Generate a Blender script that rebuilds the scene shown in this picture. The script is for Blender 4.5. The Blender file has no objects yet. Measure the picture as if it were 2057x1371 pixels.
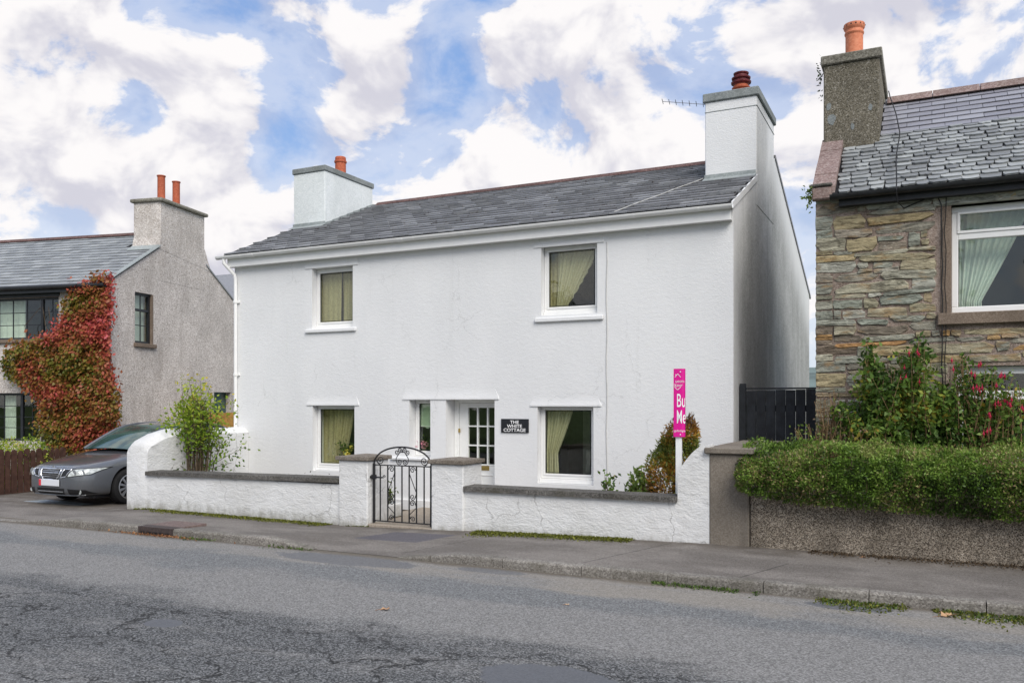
import bpy, bmesh, math, random
import numpy as np
from mathutils import Vector, Matrix
from mathutils.bvhtree import BVHTree

random.seed(7)
RNG = np.random.default_rng(7)
SC = bpy.context.scene
COL = SC.collection

# ------------------------------------------------------------------ camera
CX, HZ, F = 1028.5, 812.0, 1701.0            # photograph: principal column, horizon row, focal length in px
TH = math.atan(836.5 / F)
CH = 1.65
S_, C_ = math.sin(TH), math.cos(TH)
cam = bpy.data.cameras.new('camera')
cam.sensor_width = 36.0
cam.lens = F / 2057.0 * 36.0
cam.shift_y = (HZ - 685.5) / 2057.0
cam.clip_start = 0.05
cam.clip_end = 5000.0
cam_o = bpy.data.objects.new('camera', cam)
cam_o.location = (0, 0, CH)
cam_o.rotation_euler = (math.pi / 2, 0, TH)
COL.objects.link(cam_o)
SC.camera = cam_o

def ray(px, py):
    u = (px - CX) / F; v = (HZ - py) / F
    return (-S_ + u * C_, C_ + u * S_, v)
def onY(px, py, Y):
    a = ray(px, py); t = Y / a[1]; return a[0] * t, CH + a[2] * t
def onZ(px, py, Z=0.0):
    a = ray(px, py); t = (Z - CH) / a[2]; return a[0] * t, a[1] * t
def onX(px, py, X):
    a = ray(px, py); t = X / a[0]; return a[1] * t, CH + a[2] * t

# ------------------------------------------------------------------ world, sun, exposure
SUN_EL, SUN_AZ = math.radians(43), math.radians(136)      # azimuth clockwise from +Y
world = bpy.data.worlds.new('World'); SC.world = world
world.use_nodes = True
world.cycles.sampling_method = 'MANUAL'; world.cycles.sample_map_resolution = 512

class NT:
    """tiny node helper: every call returns an output socket"""
    def __init__(s, tree):
        s.t = tree; s.n = tree.nodes; s.l = tree.links
    def put(s, sock, v):
        if v is None: return
        if hasattr(v, 'is_linked') or isinstance(v, bpy.types.NodeSocket): s.l.new(v, sock)
        else:
            if isinstance(v, (tuple, list)) and len(v) == 3 and sock.type == 'RGBA': v = (*v, 1)
            sock.default_value = v
    def m(s, op, a, b=None, c=None, clamp=False):
        n = s.n.new('ShaderNodeMath'); n.operation = op; n.use_clamp = clamp
        s.put(n.inputs[0], a); s.put(n.inputs[1], b); s.put(n.inputs[2], c); return n.outputs[0]
    def vm(s, op, a, b=None, out=0):
        n = s.n.new('ShaderNodeVectorMath'); n.operation = op
        s.put(n.inputs[0], a); s.put(n.inputs[1], b)
        return n.outputs['Value'] if op in ('DOT_PRODUCT', 'LENGTH', 'DISTANCE') else n.outputs[0]
    def rng(s, v, a, b, c=0.0, d=1.0, smooth=True):
        n = s.n.new('ShaderNodeMapRange'); n.interpolation_type = 'SMOOTHSTEP' if smooth else 'LINEAR'
        for i, x in enumerate((v, a, b, c, d)): s.put(n.inputs[i], x)
        return n.outputs[0]
    def noise(s, vec, scale=5.0, detail=4.0, rough=0.55, dist=0.0, out='Fac'):
        n = s.n.new('ShaderNodeTexNoise'); s.put(n.inputs['Vector'], vec)
        n.inputs['Scale'].default_value = scale; n.inputs['Detail'].default_value = detail
        n.inputs['Roughness'].default_value = rough; n.inputs['Distortion'].default_value = dist
        return n.outputs[out]
    def vor(s, vec, scale=5.0, feature='F1', out='Distance', rnd=1.0):
        n = s.n.new('ShaderNodeTexVoronoi'); n.feature = feature; s.put(n.inputs['Vector'], vec)
        n.inputs['Scale'].default_value = scale; n.inputs['Randomness'].default_value = rnd
        return n.outputs[out]
    def ramp(s, fac, stops, interp='LINEAR'):
        n = s.n.new('ShaderNodeValToRGB'); r = n.color_ramp; r.interpolation = interp
        while len(r.elements) < len(stops): r.elements.new(0.5)
        for e, (p, c) in zip(r.elements, stops):
            e.position = p
            e.color = (c, c, c, 1) if isinstance(c, (int, float)) else (*c, 1)
        s.put(n.inputs[0], fac); return n.outputs[0]
    def mix(s, fac, a, b, blend='MIX'):
        n = s.n.new('ShaderNodeMix'); n.data_type = 'RGBA'; n.blend_type = blend
        s.put(n.inputs[0], fac); s.put(n.inputs[6], a); s.put(n.inputs[7], b); return n.outputs[2]
    def pos(s): return s.n.new('ShaderNodeNewGeometry').outputs['Position']
    def nrm(s): return s.n.new('ShaderNodeNewGeometry').outputs['Normal']
    def sep(s, v):
        n = s.n.new('ShaderNodeSeparateXYZ'); s.put(n.inputs[0], v); return n.outputs
    def comb(s, x, y, z):
        n = s.n.new('ShaderNodeCombineXYZ')
        for i, v in enumerate((x, y, z)): s.put(n.inputs[i], v)
        return n.outputs[0]
    def scl(s, v, sc): return s.vm('MULTIPLY', v, sc)
    def attr(s, name):
        n = s.n.new('ShaderNodeAttribute'); n.attribute_name = name; return n.outputs['Fac']
    def bump(s, h, strength=0.3, dist=0.01, normal=None):
        n = s.n.new('ShaderNodeBump'); n.inputs['Strength'].default_value = strength
        n.inputs['Distance'].default_value = dist
        s.put(n.inputs['Height'], h)
        if normal is not None: s.put(n.inputs['Normal'], normal)
        return n.outputs[0]

def build_world():
    w = NT(world.node_tree); w.n.clear()
    out = w.n.new('ShaderNodeOutputWorld'); bg = w.n.new('ShaderNodeBackground')
    sky = w.n.new('ShaderNodeTexSky'); sky.sky_type = 'NISHITA'; sky.sun_disc = False
    sky.sun_elevation = SUN_EL; sky.sun_rotation = SUN_AZ
    sky.air_density = 1.0; sky.dust_density = 0.6; sky.ozone_density = 1.6
    d = w.n.new('ShaderNodeTexCoord').outputs['Generated']
    d = w.vm('NORMALIZE', d)
    q = w.scl(d, (1.0, 1.0, 1.45))
    warp = w.noise(q, 4.0, 2, 0.5, out='Color')
    q2 = w.vm('ADD', q, w.scl(w.vm('SUBTRACT', warp, (0.5, 0.5, 0.5)), (0.14, 0.14, 0.14)))
    f1 = w.noise(q2, 7.8, 8, 0.58)
    f2 = w.noise(w.vm('ADD', q2, (0.015, -0.012, 0.038)), 7.8, 4, 0.56)
    # broad cloud banks and gaps, as directions
    tot = 0.0
    blobs = [(150, 90, 240, .09), (40, 290, 200, .13), (440, 110, 170, .10), (380, 330, 140, .12), (720, 190, 110, .13),
             (1015, 85, 60, .12), (1090, 270, 180, .20), (1400, 60, 220, .08), (1650, 120, 150, .09), (1930, 120, 260, .20),
             (1270, 290, 120, .12), (480, 460, 200, .10), (1590, 480, 150, .08),
             (850, 50, 120, -.15), (600, 150, 70, -.13), (255, 250, 60, -.18), (530, 235, 80, -.20), (570, 340, 60, -.12), (330, 215, 60, -.08), (20, 190, 60, -.08), (720, 300, 70, -.05), (900, 185, 60, -.11),
             (1115, 120, 80, -.17), (1330, 165, 100, -.16), (1590, 290, 90, -.14), (420, 0, 70, -.14), (330, 40, 60, -.10), (690, 30, 80, -.06)]
    for px, py, r, a in blobs:
        b = Vector(ray(px, py)).normalized()
        c = math.cos(math.atan(r / F))
        tot = w.m('ADD', tot, w.rng(w.vm('DOT_PRODUCT', d, tuple(b)), 1 - (1 - c) * 2.6, 1.0, 0.0, a))
    dens = w.m('ADD', w.m('MULTIPLY', w.m('SUBTRACT', f1, 0.5), 1.55), w.m('ADD', tot, -0.012))
    mask = w.rng(dens, -0.065, 0.115)
    thin = w.rng(dens, -0.34, 0.0, 0.0, 0.42)
    shade = w.m('SUBTRACT', f1, f2)                       # thinner towards the light = lit edge
    lit = w.rng(w.m('ADD', w.m('MULTIPLY', shade, 1.15), w.m('MULTIPLY', w.m('SUBTRACT', 0.22, dens), 0.18)), -0.15, 0.085)
    cc = w.mix(lit, (5.35, 5.3, 5.95), (7.95, 7.75, 7.75))
    up = w.sep(d)[2]
    blue = w.mix(0.72, sky.outputs[0], w.mix(w.rng(up, 0.02, 0.40), (4.9, 5.8, 7.4), (1.85, 3.5, 7.0)))
    col = w.mix(w.m('MAXIMUM', mask, thin), blue, cc)
    w.l.new(col, bg.inputs[0]); bg.inputs[1].default_value = 0.1
    w.l.new(bg.outputs[0], out.inputs[0])
build_world()

sun = bpy.data.lights.new('sun', 'SUN'); sun.energy = 2.55; sun.angle = math.radians(38); sun.color = (1.0, 0.945, 0.86)
sun_o = bpy.data.objects.new('sun', sun); COL.objects.link(sun_o)
sd = Vector((math.sin(SUN_AZ) * math.cos(SUN_EL), math.cos(SUN_AZ) * math.cos(SUN_EL), math.sin(SUN_EL)))
sun_o.rotation_euler = sd.to_track_quat('Z', 'Y').to_euler(); sun_o.location = sd * 40

SC.view_settings.view_transform = 'Standard'; SC.view_settings.look = 'None'
SC.view_settings.exposure = 0.32; SC.view_settings.gamma = 1.0; SC.view_settings.use_curve_mapping = False
SC.render.engine = 'CYCLES'
SC.cycles.max_bounces = 6; SC.cycles.transparent_max_bounces = 12

# ------------------------------------------------------------------ materials
MATS = {}
def newmat(name):
    m = bpy.data.materials.new(name); m.use_nodes = True
    nt = NT(m.node_tree); nt.n.clear()
    out = nt.n.new('ShaderNodeOutputMaterial'); MATS[name] = m
    return nt, out
def principled(nt, out, col, rough=0.7, spec=0.3, metal=0.0, normal=None, coat=0.0, coat_rough=0.05):
    p = nt.n.new('ShaderNodeBsdfPrincipled')
    nt.put(p.inputs['Base Color'], col); nt.put(p.inputs['Roughness'], rough)
    nt.put(p.inputs['Specular IOR Level'], spec); nt.put(p.inputs['Metallic'], metal)
    if coat: p.inputs['Coat Weight'].default_value = coat; p.inputs['Coat Roughness'].default_value = coat_rough
    if normal is not None: nt.put(p.inputs['Normal'], normal)
    nt.l.new(p.outputs[0], out.inputs[0]); return p
def plain(name, col, rough=0.6, spec=0.35, metal=0.0, var=0.12, vscale=9.0, bumps=0.0, bscale=60.0, coat=0.0):
    nt, out = newmat(name); P = nt.pos()
    n = nt.noise(P, vscale, 5)
    dark = tuple(c * (1 - var) for c in col); lite = tuple(min(1, c * (1 + var)) for c in col)
    c = nt.mix(nt.rng(n, 0.3, 0.7), dark, lite)
    nb = nt.bump(nt.noise(P, bscale, 3), bumps, 0.01) if bumps else None
    principled(nt, out, c, nt.rng(nt.noise(P, 23, 3), 0.3, 0.7, rough * 0.9, min(1, rough * 1.1)), spec, metal, nb, coat)
    return MATS[name]

def m_render_white(name, gable=False):
    nt, out = newmat(name); P = nt.pos(); x, y, z = nt.sep(P)
    st = nt.scl(P, (1.0, 1.0, 1.9))
    h = nt.m('ADD', nt.m('MULTIPLY', nt.noise(st, 11, 6, 0.66, 0.3), .9), nt.m('MULTIPLY', nt.noise(st, 48, 4, 0.65), 0.6))
    h = nt.m('ADD', h, nt.m('MULTIPLY', nt.noise(P, 130, 2), 0.16))
    big = nt.noise(nt.scl(P, (1, 1, .45)), 1.1, 5, .6)
    col = nt.mix(nt.rng(big, .30, .72), (.77, .775, .78), (.72, .727, .735))
    spots = nt.rng(nt.noise(nt.scl(P, (1, 1, 1.8)), 7.5, 6, .72), .62, .80, 0, .30)
    col = nt.mix(spots, col, (.57, .58, .575))
    streak = nt.rng(nt.noise(nt.scl(P, (3.4, 3.4, .22)), 2.2, 5, .6), .56, .80, 0, .16)
    col = nt.mix(streak, col, (.50, .51, .49))
    crk = nt.rng(nt.vor(nt.vm('ADD', P, nt.scl(nt.noise(P, 2.6, 5, .6, out='Color'), (.6, .6, .6))), .62, 'DISTANCE_TO_EDGE'), 0, .006, .32, 0)
    col = nt.mix(nt.m('MULTIPLY', crk, nt.rng(nt.noise(P, .8, 2), .50, .60)), col, (.38, .38, .37))
    pit = nt.rng(nt.noise(P, 62, 5, .8), .60, .74, 0, .30)
    col = nt.mix(pit, col, (.50, .505, .50))
    splash = nt.rng(nt.m('ADD', z, nt.m('MULTIPLY', nt.noise(P, 4, 6, .7), .5)), .55, .05, 0, .35)
    col = nt.mix(splash, col, (.50, .49, .45))
    if gable:   # algae washed down the sheltered gable
        warp = nt.m('MULTIPLY', nt.m('SUBTRACT', nt.noise(nt.scl(P, (1, 1, .35)), 1.3, 5), .5), 1.7)
        yy = nt.m('ADD', y, warp)
        front = nt.rng(yy, 11.9, 13.4)
        roofd = nt.m('SUBTRACT', nt.m('SUBTRACT', 6.25, nt.m('MULTIPLY', nt.m('ABSOLUTE', nt.m('SUBTRACT', y, 15.6)), .40)), z)
        rear = nt.rng(nt.m('ADD', nt.m('SUBTRACT', roofd, nt.m('MULTIPLY', nt.rng(y, 15.5, 19.0), .30)), nt.m('MULTIPLY', warp, .35)), -.25, 1.15)
        stk = nt.rng(nt.m('ADD', nt.m('MULTIPLY', nt.noise(nt.scl(P, (2.0, 2.0, .30)), 1.5, 7, .66), .6), nt.m('MULTIPLY', nt.noise(P, 2.6, 6, .7), .4)), .30, .58, .62, 1.0)
        msk = nt.m('MULTIPLY', nt.m('MULTIPLY', front, stk), nt.m('MAXIMUM', rear, nt.m('MULTIPLY', nt.rng(y, 13.9, 14.3), nt.rng(y, 15.6, 14.9, 0, .62))))
        fine = nt.rng(nt.noise(P, 30, 7, .8), .30, .70, .50, 1.0)
        msk = nt.m('MULTIPLY', nt.m('MULTIPLY', msk, fine), nt.rng(nt.sep(nt.nrm())[0], .3, .7))
        col = nt.mix(nt.m('MULTIPLY', msk, .93), col, nt.mix(nt.noise(P, 5, 5), (.15, .16, .145), (.23, .23, .22)))
        h = nt.m('ADD', h, nt.m('MULTIPLY', nt.noise(P, 46, 3), .8))
    principled(nt, out, col, .85, .2, 0, nt.bump(h, .42 if not gable else .45, .013))
m_render_white('white_render'); m_render_white('white_gable', True)

def m_wall_white():
    nt, out = newmat('white_garden_wall'); P = nt.pos(); x, y, z = nt.sep(P)
    st = nt.scl(P, (1.0, 1.0, 1.8))
    h = nt.m('ADD', nt.noise(st, 6, 6, .62, .5), nt.m('MULTIPLY', nt.noise(st, 26, 5, .65), .55))
    big = nt.noise(P, 1.7, 6, .62)
    col = nt.mix(nt.rng(big, .3, .72), (.745, .75, .75), (.64, .64, .63))
    smear = nt.rng(nt.noise(nt.scl(P, (1, 1, 2.2)), 4.2, 8, .74, .4), .56, .74, 0, .62)
    col = nt.mix(smear, col, (.46, .455, .43))
    ft = nt.rng(nt.m('ADD', z, nt.m('MULTIPLY', nt.m('SUBTRACT', nt.noise(nt.scl(P, (1, 1, .5)), 5.5, 7, .7), .5), .62)), .10, -.18, 0, .78)
    col = nt.mix(ft, col, (.27, .26, .215))
    crack = nt.rng(nt.vor(nt.vm('ADD', nt.scl(P, (1, 1, .8)), nt.scl(nt.noise(P, 3.5, 4, out='Color'), (.35, .35, .35))), 1.05, 'DISTANCE_TO_EDGE'), 0, .010, .55, 0)
    col = nt.mix(nt.m('MULTIPLY', crack, nt.rng(nt.noise(P, 1.3, 2), .46, .6)), col, (.16, .15, .14))
    principled(nt, out, col, .88, .2, 0, nt.bump(h, .85, .022))
m_wall_white()

def m_speckle(name, stops, scale, big=(.85, 1.1), bump=.8, dist=.006, rough=.9, stain=None, stain_amt=.5, stain_scale=(1, 1, .3)):
    nt, out = newmat(name); P = nt.pos()
    vn = nt.n.new('ShaderNodeTexVoronoi'); nt.put(vn.inputs['Vector'], P); vn.inputs['Scale'].default_value = scale
    v1 = nt.sep(vn.outputs['Color'])[0]; d = vn.outputs['Distance']
    col = nt.ramp(nt.m('ADD', nt.m('MULTIPLY', v1, .8), nt.m('MULTIPLY', nt.noise(P, scale * .4, 3), .2)), stops)
    b = nt.rng(nt.noise(P, .9, 6, .6), .3, .7, big[0], big[1])
    col = nt.mix(1.0, col, nt.comb(b, b, b), 'MULTIPLY')
    if stain:
        s = nt.rng(nt.noise(nt.scl(P, stain_scale), 2.4, 6, .62), .44, .70, 0, stain_amt)
        col = nt.mix(s, col, stain)
    h = nt.m('SUBTRACT', 1.0, nt.rng(d, 0, .55))
    principled(nt, out, col, rough, .2, 0, nt.bump(h, bump, dist))
m_speckle('pebbledash', [(0, (.27, .235, .205)), (.25, (.50, .45, .41)), (.6, (.66, .61, .57)), (1, (.80, .76, .72))], 48, (.86, 1.08), .8, .012, stain=(.30, .265, .235), stain_amt=.35)
m_speckle('roughcast_brown', [(0, (.10, .082, .066)), (.4, (.25, .21, .165)), (.75, (.38, .325, .262)), (1, (.55, .49, .41))], 85, (.75, 1.15), 1.0, .02, stain=(.075, .062, .048), stain_amt=.55)
m_speckle('chimney_roughcast', [(0, (.08, .072, .055)), (.4, (.185, .165, .125)), (.8, (.27, .245, .195)), (1, (.55, .52, .47))], 75, (.7, 1.15), .8, .012, stain=(.095, .085, .05), stain_amt=.5)
m_speckle('cap_concrete', [(0, (.11, .10, .08)), (.5, (.24, .225, .19)), (1, (.42, .40, .34))], 60, (.7, 1.15), .5, .006, stain=(.10, .095, .065), stain_amt=.5)
m_speckle('coping_dark', [(0, (.045, .042, .038)), (.5, (.105, .10, .093)), (1, (.22, .21, .195))], 85, (.7, 1.2), .5, .005, stain=(.06, .055, .038), stain_amt=.5)
m_speckle('pillar_cap', [(0, (.10, .085, .07)), (.5, (.18, .155, .13)), (1, (.30, .27, .235))], 85, (.8, 1.15), .5, .005, stain=(.095, .075, .05), stain_amt=.5)
m_speckle('concrete_brown', [(0, (.15, .128, .105)), (.5, (.20, .175, .145)), (1, (.265, .235, .20))], 110, (.85, 1.1), .3, .004, stain=(.115, .10, .085), stain_amt=.5)
m_speckle('sandstone', [(0, (.14, .105, .08)), (.5, (.20, .155, .12)), (1, (.27, .215, .17))], 90, (.85, 1.12), .35, .005, stain=(.10, .08, .06), stain_amt=.4)
m_speckle('kerb_concrete', [(0, (.11, .10, .09)), (.5, (.21, .195, .175)), (1, (.34, .32, .29))], 75, (.8, 1.15), .4, .004, stain=(.10, .092, .07), stain_amt=.5)
m_speckle('soil', [(0, (.03, .022, .015)), (.5, (.07, .052, .035)), (1, (.14, .11, .08))], 40, (.7, 1.2), 1, .02)
m_speckle('path_concrete', [(0, (.24, .20, .16)), (.5, (.31, .265, .215)), (1, (.38, .335, .28))], 70, (.9, 1.05), .3, .004)
m_speckle('terracotta', [(0, (.36, .085, .042)), (.5, (.45, .115, .058)), (1, (.52, .15, .08))], 40, (.85, 1.1), .12, .003, rough=.65, stain=(.22, .07, .045), stain_amt=.3)
m_speckle('terracotta_light', [(0, (.52, .17, .09)), (.5, (.60, .21, .115)), (1, (.66, .26, .15))], 40, (.9, 1.1), .12, .003, rough=.65)
m_speckle('pot_dark', [(0, (.10, .022, .028)), (.5, (.16, .035, .04)), (1, (.24, .06, .06))], 40, (.8, 1.15), .15, .003, rough=.45)
m_speckle('ridge_red', [(0, (.07, .04, .036)), (.5, (.12, .072, .066)), (1, (.20, .135, .125))], 50, (.75, 1.2), .4, .006)
m_speckle('skew_stone', [(0, (.17, .115, .105)), (.5, (.27, .195, .18)), (1, (.38, .31, .29))], 50, (.8, 1.15), .5, .008, stain=(.16, .13, .10), stain_amt=.4)
m_speckle('lead', [(0, (.25, .28, .28)), (.5, (.31, .34, .34)), (1, (.38, .41, .41))], 30, (.85, 1.1), .2, .004, rough=.6)
m_speckle('cap_grey', [(0, (.17, .19, .19)), (.5, (.23, .25, .25)), (1, (.31, .33, .33))], 70, (.8, 1.12), .3, .004, stain=(.14, .15, .13), stain_amt=.4)
m_speckle('chimney_white', [(0, (.66, .70, .70)), (.5, (.72, .755, .755)), (1, (.77, .80, .80))], 30, (.9, 1.04), .35, .008, stain=(.50, .54, .52), stain_amt=.3)

def m_slate(name, stops, rough=(.35, .6), moss=0.0, spec=.5):
    nt, out = newmat(name); P = nt.pos(); r = nt.attr('rnd')
    f = nt.m('ADD', nt.m('MULTIPLY', r, .75), nt.m('MULTIPLY', nt.noise(P, 14, 5, .65), .28))
    col = nt.ramp(f, stops)
    spot = nt.rng(nt.noise(P, 26, 5, .7), .60, .70, 0, .5)
    col = nt.mix(spot, col, (.36, .37, .36))
    if moss:
        s = nt.rng(nt.noise(P, 2.6, 6, .75), .50, .62, 0, moss)
        s = nt.m('MULTIPLY', s, nt.rng(nt.noise(P, 17, 4, .7), .55, .62))
        col = nt.mix(s, col, (.045, .03, .022))
    principled(nt, out, col, nt.rng(nt.noise(P, 9, 4), .3, .7, rough[0], rough[1]), spec, 0, nt.bump(nt.noise(P, 42, 4, .6), .35, .005))
m_slate('slate_cottage', [(0, (.15, .152, .162)), (.45, (.215, .218, .232)), (.8, (.265, .27, .283)), (1, (.35, .355, .368))], (.32, .55), 1.0)
m_slate('slate_left', [(0, (.17, .18, .19)), (.5, (.245, .26, .27)), (1, (.34, .355, .36))], (.4, .65), .25)
m_slate('slate_new', [(0, (.20, .20, .23)), (.5, (.255, .255, .29)), (1, (.32, .325, .36))], (.35, .55))
m_slate('slate_old', [(0, (.14, .147, .15)), (.4, (.235, .245, .25)), (.8, (.33, .345, .345)), (1, (.45, .465, .46))], (.4, .65), .5)
plain('slate_gap', (.02, .02, .022), .9, .1)

def m_stone():
    nt, out = newmat('rubble_stone'); P = nt.pos(); r = nt.attr('rnd')
    wv = nt.noise(P, 3.0, 3, out='Color')
    st = nt.vm('ADD', nt.scl(P, (1.6, 1.6, 13)), nt.scl(wv, (1.8, 1.8, 1.8)))
    lay = nt.noise(st, 1.6, 7, .68)
    base = nt.ramp(r, [(0, (.17, .14, .115)), (.13, (.29, .30, .27)), (.26, (.235, .26, .235)), (.38, (.36, .31, .205)), (.50, (.31, .325, .30)),
                       (.60, (.39, .33, .20)), (.70, (.27, .225, .185)), (.80, (.36, .37, .34)), (.88, (.40, .27, .14)), (.95, (.30, .12, .065)), (1, (.26, .09, .045))])
    col = nt.mix(nt.rng(lay, .30, .72), nt.mix(1, base, (.36, .34, .31), 'MULTIPLY'), nt.mix(1, base, (1.62, 1.58, 1.48), 'MULTIPLY'))
    rust = nt.rng(nt.noise(nt.scl(P, (1, 1, 3)), 3.4, 5, .6), .53, .70, 0, .62)
    col = nt.mix(rust, col, (.33, .21, .10))
    hsv = nt.n.new('ShaderNodeHueSaturation'); hsv.inputs['Saturation'].default_value = 1.05; nt.put(hsv.inputs['Color'], col); col = hsv.outputs[0]
    lich = nt.rng(nt.noise(P, 7, 5, .6), .68, .74, 0, .55)
    col = nt.mix(lich, col, (.50, .50, .46))
    h = nt.m('ADD', lay, nt.m('MULTIPLY', nt.noise(P, 34, 4, .65), .35))
    principled(nt, out, col, .88, .2, 0, nt.bump(h, 1.0, .03))
m_stone()
m_speckle('mortar', [(0, (.22, .165, .135)), (.5, (.345, .27, .225)), (1, (.44, .36, .31))], 60, (.45, 1.15), .6, .012, stain=(.12, .09, .065), stain_amt=.55)

def m_road():
    nt, out = newmat('road_asphalt'); P = nt.pos(); x, y, z = nt.sep(P)
    wob = nt.m('MULTIPLY', nt.m('SUBTRACT', nt.noise(nt.scl(P, (.45, 1, 1)), 1.3, 6, .6), .5), 1.5)
    yy = nt.m('ADD', y, wob)
    chip = nt.sep(nt.vor(P, 95, 'F1', 'Color'))[0]
    fine = nt.noise(P, 240, 2)
    g = nt.m('ADD', nt.m('MULTIPLY', chip, .6), nt.m('MULTIPLY', fine, .4))
    light = nt.ramp(g, [(.1, (.10, .098, .095)), (.5, (.218, .214, .208)), (.9, (.38, .374, .365))])
    dark = nt.ramp(g, [(.1, (.012, .013, .014)), (.45, (.066, .068, .07)), (.9, (.31, .316, .32))])
    blue = nt.ramp(g, [(.1, (.055, .058, .06)), (.5, (.15, .157, .162)), (.9, (.31, .322, .33))])
    dust = nt.ramp(g, [(.1, (.17, .155, .135)), (.5, (.268, .247, .218)), (.9, (.36, .34, .31))])
    col = light
    worn = nt.m('MULTIPLY', nt.rng(yy, 5.75, 5.25), nt.rng(nt.noise(nt.scl(P, (.35, 1.1, 1)), 2.4, 7, .7), .34, .52, .45, 1))
    worn = nt.m('MULTIPLY', worn, nt.rng(yy, 3.0, 4.2, .55, 1))
    col = nt.mix(worn, col, dark)
    b1 = nt.m('MULTIPLY', nt.rng(yy, 6.6, 6.95), nt.rng(yy, 7.5, 7.2))
    col = nt.mix(nt.m('MULTIPLY', b1, .75), col, blue)
    d1 = nt.m('MULTIPLY', nt.rng(yy, 7.25, 7.55), nt.rng(nt.noise(nt.scl(P, (.3, 1, 1)), 1.8, 5), .36, .55))
    col = nt.mix(nt.m('MULTIPLY', d1, nt.rng(x, -7.5, -3.5, .35, .95)), col, dust)
    # loose dark chippings
    sp = nt.rng(nt.vor(P, 24, 'F1'), .10, .06)
    col = nt.mix(nt.m('MULTIPLY', sp, nt.rng(nt.noise(P, 1.1, 3), .42, .6, .1, .85)), col, (.05, .05, .05))
    # cracks
    wp = nt.vm('ADD', nt.scl(P, (.55, 1.0, 1)), nt.scl(nt.noise(P, 1.7, 5, .65, out='Color'), (.75, .75, .75)))
    ck = nt.rng(nt.vor(wp, 1.25, 'DISTANCE_TO_EDGE'), .0, .022, 1, 0)
    ck = nt.m('MULTIPLY', ck, nt.m('MULTIPLY', nt.rng(yy, 5.9, 5.0), nt.rng(nt.noise(P, 1.9, 4), .34, .46)))
    col = nt.mix(nt.m('MULTIPLY', ck, .95), col, (.022, .022, .022))
    # damp, smooth tar patches
    pr = 0.0
    for cx, cy, rx, ry, a in ((-5.5, 4.86, .17, .12, 1), (-2.2, 4.95, .46, .28, 1), (-.62, 7.86, .36, .14, .8), (-5.9, 7.75, .95, .26, .75), (-4.15, 7.9, .42, .12, .65)):
        dx = nt.m('DIVIDE', nt.m('SUBTRACT', x, cx), rx); dy = nt.m('DIVIDE', nt.m('SUBTRACT', y, cy), ry)
        rr = nt.m('ADD', nt.m('ADD', nt.m('MULTIPLY', dx, dx), nt.m('MULTIPLY', dy, dy)), nt.m('MULTIPLY', nt.m('SUBTRACT', nt.noise(P, 7, 5), .5), 1.1))
        pr = nt.m('MAXIMUM', pr, nt.rng(rr, 1.08, .92, 0, a))
    col = nt.mix(pr, col, nt.ramp(g, [(0, (.075, .079, .088)), (1, (.135, .141, .155))]))
    edge = nt.rng(nt.m('ADD', y, nt.m('MULTIPLY', wob, .18)), 7.9, 8.05, 0, .8)
    col = nt.mix(edge, col, nt.mix(nt.noise(P, 9, 5), (.085, .07, .05), (.16, .135, .10)))
    hb = nt.m('MULTIPLY', nt.m('SUBTRACT', 1.0, nt.m('MULTIPLY', pr, .85)), nt.m('ADD', nt.m('ADD', chip, fine), nt.m('MULTIPLY', ck, -3.0)))
    principled(nt, out, col, nt.m('SUBTRACT', .85, nt.m('MULTIPLY', pr, .32)), .3, 0, nt.bump(hb, .75, .006))
m_road()

def m_pave():
    nt, out = newmat('pavement_asphalt'); P = nt.pos(); x, y, z = nt.sep(P)
    g = nt.m('ADD', nt.m('MULTIPLY', nt.sep(nt.vor(P, 105, 'F1', 'Color'))[0], .5), nt.m('MULTIPLY', nt.noise(P, 200, 2), .5))
    a = nt.ramp(g, [(.1, (.118, .107, .095)), (.5, (.205, .186, .168)), (.9, (.31, .286, .262))])
    b = nt.ramp(g, [(.1, (.075, .067, .059)), (.5, (.138, .124, .111)), (.9, (.225, .207, .19))])
    col = nt.mix(nt.rng(nt.noise(nt.scl(P, (.5, 1, 1)), 1.5, 7, .65), .38, .62), a, b)
    c2 = nt.rng(y, 9.35, 9.95, 0, .55)
    col = nt.mix(nt.m('MULTIPLY', c2, nt.rng(nt.noise(P, 3, 5), .3, .6)), col, (.06, .048, .035))
    for (x0, y0, x1, y1) in ((-1.62, 8.25, -1.30, 9.15), (-5.55, 8.35, -5.0, 9.75), (-3.25, 8.3, -2.75, 9.9), (-6.6, 8.9, -5.2, 9.55)):
        # trench joints: thin dark line through two points
        L = math.hypot(x1 - x0, y1 - y0); nx, ny = (y1 - y0) / L, -(x1 - x0) / L
        dd = nt.m('ABSOLUTE', nt.m('ADD', nt.m('ADD', nt.m('MULTIPLY', x, nx), nt.m('MULTIPLY', y, ny)), -(x0 * nx + y0 * ny)))
        dd = nt.m('ADD', dd, nt.m('MULTIPLY', nt.noise(P, 8, 4), .02))
        ln = nt.m('MULTIPLY', nt.rng(dd, .012, .024, .75, 0), nt.m('MULTIPLY', nt.rng(y, y0 - .02, y0 + .02), nt.rng(y, y1 + .02, y1 - .02)))
        col = nt.mix(ln, col, (.03, .028, .026))
    dx = nt.m('ABSOLUTE', nt.m('ADD', nt.m('SUBTRACT', x, -6.15), nt.m('MULTIPLY', nt.m('SUBTRACT', y, 9.3), -.35)))
    pt = nt.m('MULTIPLY', nt.rng(dx, .50, .47), nt.m('MULTIPLY', nt.rng(y, 8.98, 9.01), nt.rng(y, 9.66, 9.63)))
    col = nt.mix(nt.m('MULTIPLY', pt, .8), col, nt.ramp(g, [(0, (.065, .062, .075)), (1, (.12, .115, .135))]))
    principled(nt, out, col, .85, .25, 0, nt.bump(g, .5, .005))
m_pave()

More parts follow.
